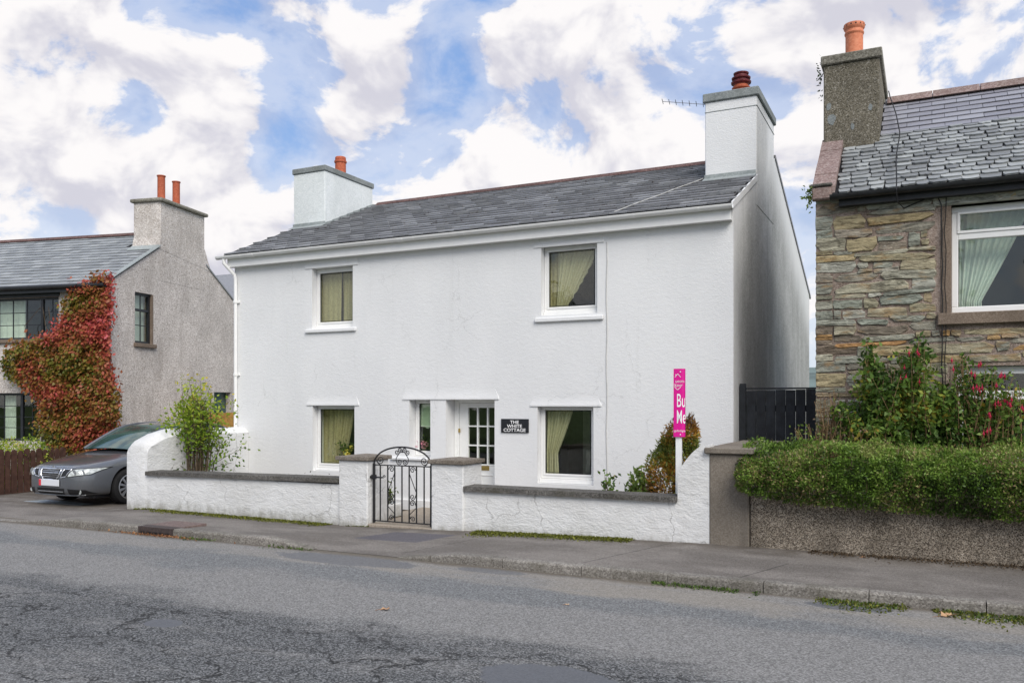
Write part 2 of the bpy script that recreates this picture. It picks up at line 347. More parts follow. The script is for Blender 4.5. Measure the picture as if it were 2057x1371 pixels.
def m_leaf(name, stops, trans=.3, rough=.5, spec=.35):
    nt, out = newmat(name); r = nt.attr('rnd')
    col = nt.ramp(r, stops)
    p = nt.n.new('ShaderNodeBsdfPrincipled'); nt.put(p.inputs['Base Color'], col)
    p.inputs['Roughness'].default_value = rough; p.inputs['Specular IOR Level'].default_value = spec
    t = nt.n.new('ShaderNodeBsdfTranslucent'); nt.put(t.inputs[0], col)
    mx = nt.n.new('ShaderNodeMixShader'); mx.inputs[0].default_value = trans
    nt.l.new(p.outputs[0], mx.inputs[1]); nt.l.new(t.outputs[0], mx.inputs[2]); nt.l.new(mx.outputs[0], out.inputs[0])
G = [(0, (.035, .062, .014)), (.5, (.09, .15, .028)), (1, (.21, .28, .06))]
m_leaf('leaf_hedge', [(0, (.028, .052, .012)), (.35, (.10, .185, .024)), (.65, (.18, .29, .045)), (.86, (.25, .35, .07)), (.94, (.36, .30, .14)), (1, (.20, .13, .06))])
m_leaf('leaf_creeper', [(0, (.07, .10, .014)), (.22, (.20, .18, .025)), (.42, (.30, .12, .04)), (.62, (.42, .10, .06)), (.8, (.50, .085, .08)), (1, (.66, .17, .19))])
m_leaf('leaf_lime', [(0, (.07, .14, .014)), (.5, (.24, .36, .03)), (.9, (.48, .53, .07)), (1, (.58, .46, .06))], .4)
m_leaf('leaf_mid', G)
m_leaf('leaf_fuchsia', [(0, (.035, .066, .016)), (.45, (.10, .185, .032)), (.8, (.19, .29, .055)), (.93, (.30, .32, .05)), (1, (.38, .27, .04))])
m_leaf('leaf_brown', [(0, (.05, .035, .02)), (.6, (.13, .09, .055)), (1, (.22, .17, .11))])
m_leaf('leaf_conifer', [(0, (.06, .04, .025)), (.3, (.15, .095, .05)), (.42, (.42, .19, .03)), (.58, (.48, .27, .045)), (.68, (.22, .25, .035)), (1, (.13, .18, .05))])
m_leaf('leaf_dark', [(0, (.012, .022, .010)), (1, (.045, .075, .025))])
m_leaf('moss', [(0, (.05, .055, .010)), (.6, (.13, .145, .020)), (1, (.24, .25, .04))])
m_leaf('dead_leaf', [(0, (.16, .06, .025)), (.6, (.38, .20, .09)), (1, (.58, .40, .24))], .1)
m_leaf('petal_red', [(0, (.42, .015, .05)), (1, (.80, .05, .14))], .25)
m_leaf('petal_yellow', [(0, (.55, .45, .05)), (1, (.85, .75, .18))], .2)
m_leaf('petal_pink', [(0, (.60, .22, .28)), (1, (.85, .48, .55))], .2)
m_leaf('ground_green', [(0, (.05, .06, .03)), (.7, (.14, .15, .09)), (1, (.27, .28, .20))])
plain('bark', (.11, .082, .055), .9, .15, var=.4, vscale=20, bumps=.5)
plain('twig_tan', (.24, .16, .085), .85, .2, var=.4, vscale=25)
plain('white_pvc', (.82, .82, .81), .32, .5, var=.02)
plain('white_gloss', (.80, .81, .80), .38, .5, var=.03)
plain('black_iron', (.012, .012, .014), .42, .5, var=.3, vscale=40, bumps=.1)
plain('black_frame', (.014, .016, .020), .4, .5, var=.2)
plain('black_gutter', (.016, .017, .019), .45, .45, var=.3)
plain('brass', (.50, .36, .12), .35, .5, metal=.9)
plain('sign_black', (.013, .014, .018), .35, .5)
plain('sign_white', (.85, .85, .85), .5, .3, var=.01)
plain('sign_pink', (.66, .006, .26), .38, .45, var=.03)
plain('curtain_tan', (.44, .38, .235), .9, .1, var=.12, vscale=30)
plain('curtain_cream', (.58, .53, .39), .9, .1, var=.08, vscale=30)
plain('curtain_white', (.74, .80, .78), .9, .1, var=.06, vscale=20)
plain('blind_green', (.50, .62, .48), .9, .1, var=.04)
plain('interior', (.16, .17, .17), .9, .1)
plain('interior_dark', (.035, .038, .042), .9, .1)
plain('interior_floor', (.10, .08, .06), .8, .2)
plain('door_inner', (.70, .73, .71), .6, .3)
plain('picket_brown', (.070, .035, .025), .6, .3, var=.25, vscale=12, bumps=.25, bscale=40)
plain('gate_black', (.018, .021, .026), .6, .35, var=.35, vscale=7, bumps=.3, bscale=30)
plain('fence_ochre', (.42, .24, .07), .7, .2, var=.25)
plain('cable_black', (.014, .014, .015), .5, .3)
plain('cable_white', (.52, .52, .50), .5, .3)
plain('iron_dark', (.055, .040, .036), .6, .4, var=.3, vscale=30, bumps=.3, bscale=90)
plain('iron_brown', (.155, .112, .10), .7, .4, var=.3, vscale=30, bumps=.4, bscale=90)
plain('road_paint', (.58, .58, .56), .7, .25, var=.25, vscale=30)
plain('paint_blue_grey', (.32, .36, .38), .7, .25, var=.2, vscale=12)
plain('tyre', (.016, .016, .017), .8, .2, bumps=.2)
plain('rim_silver', (.62, .63, .65), .3, .5, metal=.85, var=.04)
plain('chrome', (.80, .81, .83), .14, .5, metal=.95, var=.02)
plain('car_black', (.010, .010, .011), .5, .4)
plain('plate_white', (.68, .70, .74), .4, .4, var=.02)
plain('plate_red', (.70, .04, .06), .4, .4)
plain('lamp_glass', (.46, .49, .48), .12, .6, coat=1.0, var=.35, vscale=14)
plain('glass_car', (.045, .085, .075), .04, .7, var=.4, vscale=3)
plain('grass_field', (.09, .13, .045), .95, .1, var=.35, vscale=.3)
plain('hill_green', (.13, .17, .16), .95, .1, var=.35, vscale=.03)
plain('pot_cream', (.55, .50, .40), .6, .3)
plain('aluminium', (.40, .40, .42), .4, .5, metal=.8)

def m_carpaint():
    nt, out = newmat('car_paint'); P = nt.pos()
    fl = nt.noise(P, 900, 2)
    col = nt.mix(fl, (.10, .107, .12), (.17, .18, .195))
    principled(nt, out, col, .34, .5, .55, None, 1.0, .04)
m_carpaint()
def m_glass():
    nt, out = newmat('window_glass')
    ge = nt.n.new('ShaderNodeNewGeometry'); cs = nt.m('ABSOLUTE', nt.vm('DOT_PRODUCT', ge.outputs['Normal'], ge.outputs['Incoming']))
    fr = nt.m('ADD', .045, nt.m('MULTIPLY', .955, nt.m('POWER', nt.m('SUBTRACT', 1.0, cs), 5.0)))
    P = nt.pos()
    nb = nt.bump(nt.noise(P, 1.8, 2), .12, .02)
    gl = nt.n.new('ShaderNodeBsdfGlossy'); gl.inputs['Roughness'].default_value = .01; nt.put(gl.inputs['Normal'], nb)
    tr = nt.n.new('ShaderNodeBsdfTransparent'); tr.inputs[0].default_value = (.93, .96, .91, 1)
    mx = nt.n.new('ShaderNodeMixShader'); nt.l.new(nt.m('MULTIPLY', fr, 1.3), mx.inputs[0])
    nt.l.new(tr.outputs[0], mx.inputs[1]); nt.l.new(gl.outputs[0], mx.inputs[2]); nt.l.new(mx.outputs[0], out.inputs[0])
m_glass()

# ------------------------------------------------------------------ builders
WLOC = {}
def setp(o, label=None, cat=None, group=None, kind=None):
    if label: o['label'] = label
    if cat: o['category'] = cat
    if group: o['group'] = group
    if kind: o['kind'] = kind
    return o
def thing(name, loc, label=None, cat=None, group=None, kind=None):
    o = bpy.data.objects.new(name, None); o.empty_display_size = .2
    COL.objects.link(o); o.location = loc; WLOC[o] = Vector(loc)
    return setp(o, label, cat, group, kind)
def place(name, me, loc, parent=None, rot=None):
    o = bpy.data.objects.new(name, me); COL.objects.link(o)
    loc = Vector(loc); WLOC[o] = loc
    if parent is not None:
        o.parent = parent; o.location = loc - WLOC[parent]
    else: o.location = loc
    if rot is not None: o.rotation_euler = rot
    return o
def mkmesh(name, V, Fc, mats, fmat=None, rnd=None, smooth=False):
    me = bpy.data.meshes.new(name)
    V = np.asarray(V, dtype=np.float32).reshape(-1, 3)
    if isinstance(Fc, np.ndarray):
        nf, k = Fc.shape
        me.vertices.add(len(V)); me.vertices.foreach_set('co', V.ravel())
        me.loops.add(nf * k); me.loops.foreach_set('vertex_index', Fc.astype(np.int32).ravel())
        me.polygons.add(nf); me.polygons.foreach_set('loop_start', np.arange(0, nf * k, k, dtype=np.int32))
        me.update(calc_edges=True); me.validate()
    else:
        me.from_pydata(V.tolist(), [], Fc); me.update()
    if not isinstance(mats, (list, tuple)): mats = [mats]
    for m in mats: me.materials.append(MATS[m])
    if fmat is not None: me.polygons.foreach_set('material_index', np.asarray(fmat, dtype=np.int32))
    if rnd is not None:
        a = me.attributes.new('rnd', 'FLOAT', 'FACE'); a.data.foreach_set('value', np.asarray(rnd, dtype=np.float32))
    if smooth: me.polygons.foreach_set('use_smooth', np.ones(len(me.polygons), dtype=bool))
    return me

class MB:
    def __init__(s): s.V = []; s.F = []; s.R = []; s.M = []; s.T = None
    def add(s, vs, fs, rnd=0.5, mi=0):
        b = len(s.V)
        s.V += [tuple(s.T @ Vector(v)) if s.T else tuple(v) for v in vs]
        s.F += [tuple(b + i for i in f) for f in fs]; s.R += [rnd] * len(fs); s.M += [mi] * len(fs); return s
    def box(s, x0, x1, y0, y1, z0, z1, c=0.0, rnd=.5, mi=0):
        if c <= 0:
            vs = [(x, y, z) for z in (z0, z1) for y in (y0, y1) for x in (x0, x1)]
            return s.add(vs, [(0, 2, 3, 1), (4, 5, 7, 6), (0, 1, 5, 4), (2, 6, 7, 3), (0, 4, 6, 2), (1, 3, 7, 5)], rnd, mi)
        c = min(c, (x1 - x0) * .45, (y1 - y0) * .45, (z1 - z0) * .45)
        bm = bmesh.new(); bmesh.ops.create_cube(bm, size=1)
        for v in bm.verts:
            v.co = Vector(((x0 + x1) / 2 + v.co.x * (x1 - x0), (y0 + y1) / 2 + v.co.y * (y1 - y0), (z0 + z1) / 2 + v.co.z * (z1 - z0)))
        bmesh.ops.bevel(bm, geom=bm.edges[:], offset=c, segments=2 if c > .02 else 1, profile=.5, affect='EDGES')
        return s.bm(bm, rnd, mi)
    def bm(s, bm, rnd=.5, mi=0):
        bm.verts.index_update(); vs = [v.co.copy() for v in bm.verts]; fs = [[v.index for v in f.verts] for f in bm.faces]
        bm.free(); return s.add(vs, fs, rnd, mi)
    def hexa(s, p, rnd=.5, mi=0):     # 8 points: bottom ring 4, top ring 4
        return s.add(p, [(3, 2, 1, 0), (4, 5, 6, 7), (0, 1, 5, 4), (1, 2, 6, 5), (2, 3, 7, 6), (3, 0, 4, 7)], rnd, mi)
    def prism(s, poly, axis, a, b, rnd=.5, mi=0):  # poly in the other two axes, extruded along axis
        def P(p, t):
            if axis == 'x': return (t, p[0], p[1])
            if axis == 'y': return (p[0], t, p[1])
            return (p[0], p[1], t)
        n = len(poly); vs = [P(p, a) for p in poly] + [P(p, b) for p in poly]
        fs = [tuple(range(n)), tuple(range(2 * n - 1, n - 1, -1))] + [((i + 1) % n, i, n + i, n + (i + 1) % n) for i in range(n)]
        return s.add(vs, fs, rnd, mi)
    def tube(s, path, r, n=8, rnd=.5, mi=0, cap=True):
        path = [Vector(p) for p in path]; rs = r if isinstance(r, (list, tuple)) else [r] * len(path)
        rings = []; up = None; vs = []; fs = []
        for i, p in enumerate(path):
            d = (path[min(i + 1, len(path) - 1)] - path[max(i - 1, 0)])
            if d.length < 1e-9: d = Vector((0, 0, 1))
            d.normalize()
            if up is None:
                up = Vector((0, 0, 1)) if abs(d.z) < .9 else Vector((0, 1, 0))
            a = up - d * up.dot(d)
            if a.length < 1e-5: a = Vector((1, 0, 0)) - d * d.x
            a.normalize(); up = a; b = d.cross(a)
            for k in range(n):
                t = 2 * math.pi * k / n; vs.append(p + (a * math.cos(t) + b * math.sin(t)) * rs[i])
        for i in range(len(path) - 1):
            for k in range(n):
                fs.append((i * n + k, i * n + (k + 1) % n, (i + 1) * n + (k + 1) % n, (i + 1) * n + k))
        if cap: fs += [tuple(range(n - 1, -1, -1)), tuple(range((len(path) - 1) * n, len(path) * n))]
        return s.add(vs, fs, rnd, mi)
    def lathe(s, prof, c, n=24, rnd=.5, mi=0, axis='z', cap=True):
        vs = []; fs = []
        for r, h in prof:
            for k in range(n):
                t = 2 * math.pi * k / n
                if axis == 'z': vs.append((c[0] + r * math.cos(t), c[1] + r * math.sin(t), c[2] + h))
                elif axis == 'x': vs.append((c[0] + h, c[1] + r * math.cos(t), c[2] + r * math.sin(t)))
                else: vs.append((c[0] + r * math.cos(t), c[1] + h, c[2] + r * math.sin(t)))
        for i in range(len(prof) - 1):
            for k in range(n): fs.append((i * n + k, i * n + (k + 1) % n, (i + 1) * n + (k + 1) % n, (i + 1) * n + k))
        if cap: fs += [tuple(range(n - 1, -1, -1)), tuple(range((len(prof) - 1) * n, len(prof) * n))]
        return s.add(vs, fs, rnd, mi)
    def build(s, name, mats, parent=None, smooth=False, autosm=None, label=None, kind=None):
        V = np.array(s.V, dtype=np.float32); lo = V.min(0); hi = V.max(0)
        c = np.array([(lo[0] + hi[0]) / 2, (lo[1] + hi[1]) / 2, lo[2]])
        me = mkmesh(name, V - c, s.F, mats, s.M, s.R, smooth)
        if autosm:
            me.polygons.foreach_set('use_smooth', np.ones(len(me.polygons), dtype=bool))
            try: me.set_sharp_from_angle(angle=math.radians(autosm))
            except Exception: pass
        o = place(name, me, c, parent)
        return setp(o, label, None, None, kind)

def npobj(name, V, Fc, mats, parent=None, rnd=None, smooth=False, kind=None, fmat=None):
    V = np.asarray(V, dtype=np.float32); lo = V.min(0); hi = V.max(0)
    c = np.array([(lo[0] + hi[0]) / 2, (lo[1] + hi[1]) / 2, lo[2]])
    o = place(name, mkmesh(name, V - c, Fc, mats, fmat, rnd, smooth), c, parent)
    return setp(o, kind=kind)

def unit(a): return a / (np.linalg.norm(a, axis=-1, keepdims=True) + 1e-9)
def leaf_geo(c, size, rnd, out=None, droop=.3, aspect=.5, spread=1.0, rng=RNG):
    """leaf-shaped quads at points c; out = preferred outward direction"""
    n = len(c); a = rng.normal(size=(n, 3))
    if out is not None: a = a * spread + out * 1.2
    a[:, 2] -= droop; a = unit(a)
    b = unit(np.cross(a, rng.normal(size=(n, 3))))
    nn = np.cross(a, b)
    L = (np.asarray(size) * rng.uniform(.65, 1.25, n))[:, None]
    c = np.asarray(c)
    v = np.stack([c, c + a * L * .45 + b * L * aspect * .5 + nn * L * .08, c + a * L, c + a * L * .45 - b * L * aspect * .5 + nn * L * .08], 1)
    f = np.arange(n * 4, dtype=np.int32).reshape(n, 4)
    return v.reshape(-1, 3), f, np.clip(rnd, 0, 1)
def leaves(name, mat, parent, c, size, rnd, **kw):
    v, f, r = leaf_geo(c, size, rnd, **kw)
    return npobj(name, v, f, mat, parent, r)
def vnoise(p, sc, seed=0):
    """cheap smooth 3-D value noise in numpy"""
    p = np.asarray(p) * sc + seed * 17.3; i = np.floor(p).astype(np.int64); f = p - i; f = f * f * (3 - 2 * f); r = 0
    def h(a):
        x = (a[:, 0] * 374761393 + a[:, 1] * 668265263 + a[:, 2] * 2147483647 + seed * 1013) & 0xffffffff
        x = ((x ^ (x >> 13)) * 1274126177) & 0xffffffff
        return ((x ^ (x >> 16)) & 0xffff) / 65535.0
    for dx in (0, 1):
        for dy in (0, 1):
            for dz in (0, 1):
                w = (f[:, 0] if dx else 1 - f[:, 0]) * (f[:, 1] if dy else 1 - f[:, 1]) * (f[:, 2] if dz else 1 - f[:, 2])
                r = r + w * h(i + np.array([dx, dy, dz]))
    return r
def text_mesh(txt, size, extrude=.003, align='CENTER', offset=0.0):
    cu = bpy.data.curves.new('txt', 'FONT'); cu.body = txt; cu.size = size; cu.extrude = extrude; cu.align_x = align; cu.offset = offset
    o = bpy.data.objects.new('txt', cu); COL.objects.link(o)
    dg = bpy.context.evaluated_depsgraph_get(); me = bpy.data.meshes.new_from_object(o.evaluated_get(dg))
    bpy.data.objects.remove(o); return me
def apply_mods(o):
    dg = bpy.context.evaluated_depsgraph_get(); dg.update()
    me = bpy.data.meshes.new_from_object(o.evaluated_get(dg)); o.modifiers.clear(); o.data = me

# ------------------------------------------------------------------ ground, road, kerb, pavement
YW, YF = 10.0, 12.35                 # garden wall face, cottage facade
KY0, KY1 = 8.08, 8.21                # kerb
def zk(x): return float(np.interp(x, [-60, -12.3, -11.2, -7.36, -6.66, -5.44, -4.62, 60], [-.092, -.092, 0, 0, -.090, -.090, 0, 0]))
def zw(x): return float(np.interp(x, [-60, -12.7, -11.6, -7.6, -5.6, -2.3, 60], [-.15, -.14, -.085, -.11, -.045, .015, 0]))
def sheet(name, x0, x1, y0, y1, z, mat, nx=1, ny=1, zf=None):
    xs = np.linspace(x0, x1, nx + 1); ys = np.linspace(y0, y1, ny + 1)
    V = [(x, y, zf(x, y) if zf else z) for y in ys for x in xs]
    Fc = np.array([(j * (nx + 1) + i, j * (nx + 1) + i + 1, (j + 1) * (nx + 1) + i + 1, (j + 1) * (nx + 1) + i) for j in range(ny) for i in range(nx)])
    o = npobj(name, V, Fc, mat, smooth=True); setp(o, kind='structure'); return o
o = sheet('ground', -1500, 1500, -1500, 1500, -.30, 'grass_field'); setp(o, 'wide grassy ground beneath the street and houses')
o = sheet('road', -70, 60, -1.5, KY1 + .12, -.10, 'road_asphalt', 40, 8, lambda x, y: -.10 - .0025 * (y - 8) * 0); setp(o, 'worn grey asphalt road with cracks and damp patches')
o = sheet('pavement', -70, 60, KY0 + .05, YW + .12, 0, 'pavement_asphalt', 1300, 6, lambda x, y: (zk(x) - .006) + (zw(x) - zk(x)) * min(1, max(0, (y - KY1) / (YW - KY1))))
setp(o, 'grey asphalt pavement in front of the white cottage')
o = sheet('driveway', -70, -12.19, YW + .10, 24, -.154, 'pavement_asphalt', 10, 10); setp(o, 'asphalt driveway under the parked grey car')
o = sheet('garden', -11.9, -2.2, YW + .1, YF + .1, -.16, 'soil'); setp(o, 'front garden bed between white wall and cottage')
o = sheet('garden_path', -7.75, -5.75, YW - .02, YF + .05, -.10, 'path_concrete', 4, 4); setp(o, 'pale concrete garden path behind the iron gate')
o = sheet('neighbour_garden', -1.95, 30, YW + .1, 12.2, .25, 'soil'); setp(o, 'raised garden soil behind the hedge wall')
o = sheet('side_passage', -2.5, -1.3, 12.2, 40, -.02, 'path_concrete'); setp(o, 'narrow passage between the cottage and stone house')
o = sheet('rear_yard', -40, 30, 21.5, 60, -.2, 'grass_field'); setp(o, 'grass yard behind the houses')
# far verge on the near side of the road, behind the camera
o = sheet('verge', -70, 60, -30, -1.4, -.06, 'grass_field'); setp(o, 'grass verge across the road')
# hills
hv = []; hf = []
nx = 60
for j, (yy, hh) in enumerate(((260, -2), (420, 16), (620, 30), (900, 12))):
    for i in range(nx + 1):
        x = -900 + 1900 * i / nx
        hv.append((x, yy, hh * (.8 + .35 * math.sin(i * .41 + j) + .12 * math.sin(i * 1.3)) if j else -2))
for j in range(3):
    for i in range(nx): hf.append((j * (nx + 1) + i, j * (nx + 1) + i + 1, (j + 1) * (nx + 1) + i + 1, (j + 1) * (nx + 1) + i))
o = npobj('hill', hv, np.array(hf), 'hill_green', smooth=True); setp(o, 'hazy green hillside far behind the houses', kind='structure')

kerb = thing('kerb', (-5, 8.15, -.2), 'row of grey concrete kerb stones along the pavement', kind='structure')
x = -24.0
DROP0, DROP1 = -6.66, -5.44                # flush gap in front of the gate
while x < 10:
    L = .905; a, b = x + .004, x + L - .004; x += L
    if a < DROP0 < b: b = DROP0
    if a < DROP1 < b: a = DROP1
    if a >= DROP0 - .05 and b <= DROP1 + .05: continue
    r = random.uniform(-.002, .004); y0, y1 = KY0 + random.uniform(-.006, .006), KY1; c = .022
    m = MB(); n = 6; V = []; xs = np.linspace(a, b, 9)
    for xx in xs:
        zz = zk(xx) + r; V += [(xx, y1, -.22), (xx, y1, zz), (xx, y0 + c, zz), (xx, y0 + c * .35, zz - c * .35), (xx, y0, zz - c), (xx, y0, -.22)]
    fs = [tuple(range(n)), tuple(range(9 * n - 1, 8 * n - 1, -1))]
    for q in range(8): fs += [(q * n + (i + 1) % n, q * n + i, (q + 1) * n + i, (q + 1) * n + (i + 1) % n) for i in range(n)]
    m.add(V, fs); m.build('kerb_stone', 'kerb_concrete', kerb)

# road markings
mk = MB(); p0 = onZ(-60, 1040, -.1); p1 = onZ(62, 1047.5, -.1)
mk.add([(p0[0], p0[1] - .03, -.096), (p1[0], p1[1] - .03, -.096), (p1[0], p1[1] + .03, -.096), (p0[0], p0[1] + .03, -.096)], [(0, 1, 2, 3)])
o = mk.build('road_marking', 'road_paint'); setp(o, 'thin white painted line on the road at the driveway mouth', kind='structure')
q = [onZ(*p, -.146) for p in ((38, 1001), (105, 995), (118, 1000), (60, 1004))]
q = [(-15.2, 9.95), (-13.6, 10.05), (-13.6, 10.45), (-15.0, 10.5)]
mk = MB(); mk.add([(a, b, -.149) for a, b in q], [(0, 1, 2, 3)])
o = mk.build('paint_patch', 'paint_blue_grey'); setp(o, 'pale blue grey painted patch on the drive under the car nose', kind='structure')

# ------------------------------------------------------------------ generic house parts
def wall_open(m, x0, x1, z0, z1, ops, yf, th, mi=0):
    """wall in the xz plane with rectangular openings (xa, xb, za, zb, reveal depth or None)"""
    xs = sorted({x0, x1, *[v for o in ops for v in o[:2] if x0 < v < x1]}); zs = sorted({z0, z1, *[v for o in ops for v in o[2:4] if z0 < v < z1]})
    for i in range(len(xs) - 1):
        for j in range(len(zs) - 1):
            a, b, c, d = xs[i], xs[i + 1], zs[j], zs[j + 1]
            cx, cz = (a + b) / 2, (c + d) / 2
            if any(o[0] < cx < o[1] and o[2] < cz < o[3] for o in ops): continue
            m.add([(a, yf, c), (b, yf, c), (b, yf, d), (a, yf, d)], [(0, 1, 2, 3)], mi=mi)
            m.add([(a, yf + th, c), (b, yf + th, c), (b, yf + th, d), (a, yf + th, d)], [(3, 2, 1, 0)], mi=mi)
    for o in ops:
        a, b, c, d = o[:4]
        m.add([(a, yf, c), (a, yf, d), (a, yf + th, d), (a, yf + th, c)], [(0, 1, 2, 3)], mi=mi)
        m.add([(b, yf, c), (b, yf, d), (b, yf + th, d), (b, yf + th, c)], [(3, 2, 1, 0)], mi=mi)
        m.add([(a, yf, d), (b, yf, d), (b, yf + th, d), (a, yf + th, d)], [(0, 1, 2, 3)], mi=mi)
        m.add([(a, yf, c), (b, yf, c), (b, yf + th, c), (a, yf + th, c)], [(3, 2, 1, 0)], mi=mi)
    for a in (x0, x1): m.add([(a, yf, z0), (a, yf + th, z0), (a, yf + th, z1), (a, yf, z1)], [(0, 1, 2, 3)], mi=mi)
    m.add([(x0, yf, z1), (x1, yf, z1), (x1, yf + th, z1), (x0, yf + th, z1)], [(0, 1, 2, 3)], mi=mi)
    m.add([(x0, yf, z0), (x1, yf, z0), (x1, yf + th, z0), (x0, yf + th, z0)], [(3, 2, 1, 0)], mi=mi)

def frame_ring(m, x0, x1, z0, z1, w, y0, y1, c=.006):
    m.box(x0, x1, y0, y1, z0, z0 + w, c); m.box(x0, x1, y0, y1, z1 - w, z1, c)
    m.box(x0, x0 + w, y0 + .001, y1 - .001, z0 + w * .98, z1 - w * .98, c); m.box(x1 - w, x1, y0 + .001, y1 - .001, z0 + w * .98, z1 - w * .98, c)

def curtain(x0t, x1t, x0b, x1b, z0, z1, y, mat, label, tie=None, folds=9, amp=.03, name='curtain', frill=0.0):
    """hanging gathered cloth between top edge x0t..x1t and bottom edge x0b..x1b"""
    nu, nv = folds * 6, 22; V = []
    for j in range(nv + 1):
        t = j / nv; zz = z1 + (z0 - z1) * t
        if tie is not None:
            tt = min(1, t / tie); e = tt ** 1.15
            a = x0t + (x0b - x0t) * e; b = x1t + (x1b - x1t) * e
            if t > tie: b += (t - tie) * .25 * (x1t - x0t) * .5
        else: a = x0t + (x0b - x0t) * t; b = x1t + (x1b - x1t) * t
        for i in range(nu + 1):
            u = i / nu
            ph = u * folds * 2 * math.pi
            yy = y + amp * math.sin(ph + .6 * math.sin(3 * t)) + amp * .5 * math.sin(ph * .37 + 2 * t)
            xx = a + (b - a) * u
            if frill and i > nu - 4: xx += frill * math.sin(j * 2.3); yy -= .02 * math.cos(j * 2.3)
            V.append((xx, yy, zz))
    Fq = np.array([(j * (nu + 1) + i, j * (nu + 1) + i + 1, (j + 1) * (nu + 1) + i + 1, (j + 1) * (nu + 1) + i) for j in range(nv) for i in range(nu)])
    o = npobj(name, V, Fq, mat, smooth=True)
    return setp(o, label, 'curtain')

def slate_variants(prefix, mat, w, L, t, n=12, rough=.004, round_=0.0, lo=0.0, hi=1.0):
    """unit slates: x across (centred), y up-slope from the tail, z thickness; few triangles"""
    out = []
    for k in range(n):
        r = random.Random(k * 31 + int(w * 1000))
        ww = w / 2 - .003
        j = lambda s: r.uniform(-s, s)
        c = round_
        if c > 0: prof = [(-ww + j(rough), c + j(rough)), (-ww + c + j(rough), j(rough)), (0, j(rough * 1.5)), (ww - c + j(rough), j(rough)), (ww + j(rough), c + j(rough))]
        else: prof = [(-ww + j(rough * .4), j(rough)), (0, j(rough)), (ww + j(rough * .4), j(rough))]
        prof += [(ww, L), (-ww, L)]
        n_ = len(prof); tl = t * r.uniform(.8, 1.5)
        vs = [(x, y, 0 if y > L * .5 else tl * .15) for x, y in prof] + [(x, y, .0 + (tl + tl * .15 if y < L * .5 else .002)) for x, y in prof]
        fs = [tuple(range(n_, 2 * n_))] + [(i, (i + 1) % n_, n_ + (i + 1) % n_, n_ + i) for i in range(n_)]
        rv = lo + (hi - lo) * (k + .5) / n
        out.append((mkmesh(prefix, vs, fs, mat, None, [rv] * len(fs)), vs, fs, rv, ww))
    return out
def lay_slates(roof, rows, limit, origin, ex, es, en, name='slate', stuff_mat='slate_cottage'):
    """rows: list of (variants, list of (x, s)); origin + x*ex + s*es"""
    cand = []
    M3 = Matrix((ex, es, en)).transposed()
    for vr, spots in rows:
        for (x, s) in spots:
            p = origin + ex * x + es * s
            cand.append(((p - Vector((0, 0, CH))).length, p, random.choice(vr), random.uniform(-.012, .012), random.uniform(0, .5)))
    cand.sort(key=lambda c: c[0])
    big = MB()
    for k, (d, p, v, rz, tilt) in enumerate(cand):
        R = M3 @ Matrix.Rotation(rz, 3, 'Z') @ Matrix.Rotation(math.radians(-1.6 - tilt), 3, 'X')
        if k < limit: place(name, v[0], p, roof, R.to_euler())
        else: big.add([p + R @ Vector(q) for q in v[1]], v[2], v[3])
    if big.V: big.build('further_slates', stuff_mat, roof, kind='stuff')

# ------------------------------------------------------------------ the white cottage
X0, X1 = -12.06, -2.52
YR = 21.0; YA = 15.99; ZA = 6.20; ZE = 4.60              # ridge line, ridge height, roof plane at facade
cot = thing('white_cottage', ((X0 + X1) / 2, YF, -.2), 'white rendered two storey cottage with grey slate roof and two chimneys', 'house')
SL = (ZA - ZE) / (YA - YF)
def rz(y): return ZE + SL * (y - YF) if y <= YA else ZA - (y - YA) * (ZA - 4.25) / (YR - YA)

def oprect(L, R, T, B, px=None, Y=YF):
    px = px or (L + R) / 2
    return onY(L, 700, Y)[0], onY(R, 700, Y)[0], onY(px, B, Y)[1], onY(px, T, Y)[1]
wUL = oprect(627, 708.5, 536, 659); wUR = oprect(1087, 1199.5, 490, 631)
wLL = oprect(628, 712, 812, 946); wLR = oprect(1079.5, 1192, 813, 972)
wNA = oprect(822, 864.5, 800, 918); wDR = oprect(895.5, 993.5, 800, 1042)
fw = MB()
wall_open(fw, X0 + .3, X1 - .3, -.35, ZE - .02, [wUL, wUR, wLL, wLR, wNA, wDR], YF, .42)
fw.build('front_wall', 'white_render', cot)
for xa, xb in ((X0, X0 + .3), (X1 - .3, X1)):
    g = MB(); g.prism([(YF, -.35), (YR, -.35), (YR, rz(YR) - .05), (YA, ZA - .06), (YF, ZE - .03)], 'x', xa, xb); g.build('gable_wall', 'white_gable', cot)
g = MB(); g.box(X0 + .3, X1 - .3, YR - .3, YR, -.35, rz(YR) - .06); g.build('rear_wall', 'white_render', cot)
g = MB(); g.box(X0 + .3, X1 - .3, YF + .42, YR - .3, 2.0, 2.25); g.box(X0 + .3, X1 - .3, YF + .42, YR - .3, 4.18, 4.22); g.build('floor_slab', 'interior', cot)
g = MB(); g.box(X0 + .3, X1 - .3, YF + 3.2, YF + 3.3, -.2, 4.15); g.box(-8.9, -8.8, YF + .42, YF + 3.2, -.2, 4.15); g.box(-6.5, -6.4, YF + .42, YF + 3.2, -.2, 4.15)
g.build('partition', 'interior', cot)
g = MB(); g.box(X0 + .3, X1 - .3, YF + .42, YR - .3, -.2, -.15); g.build('floor', 'interior_floor', cot)

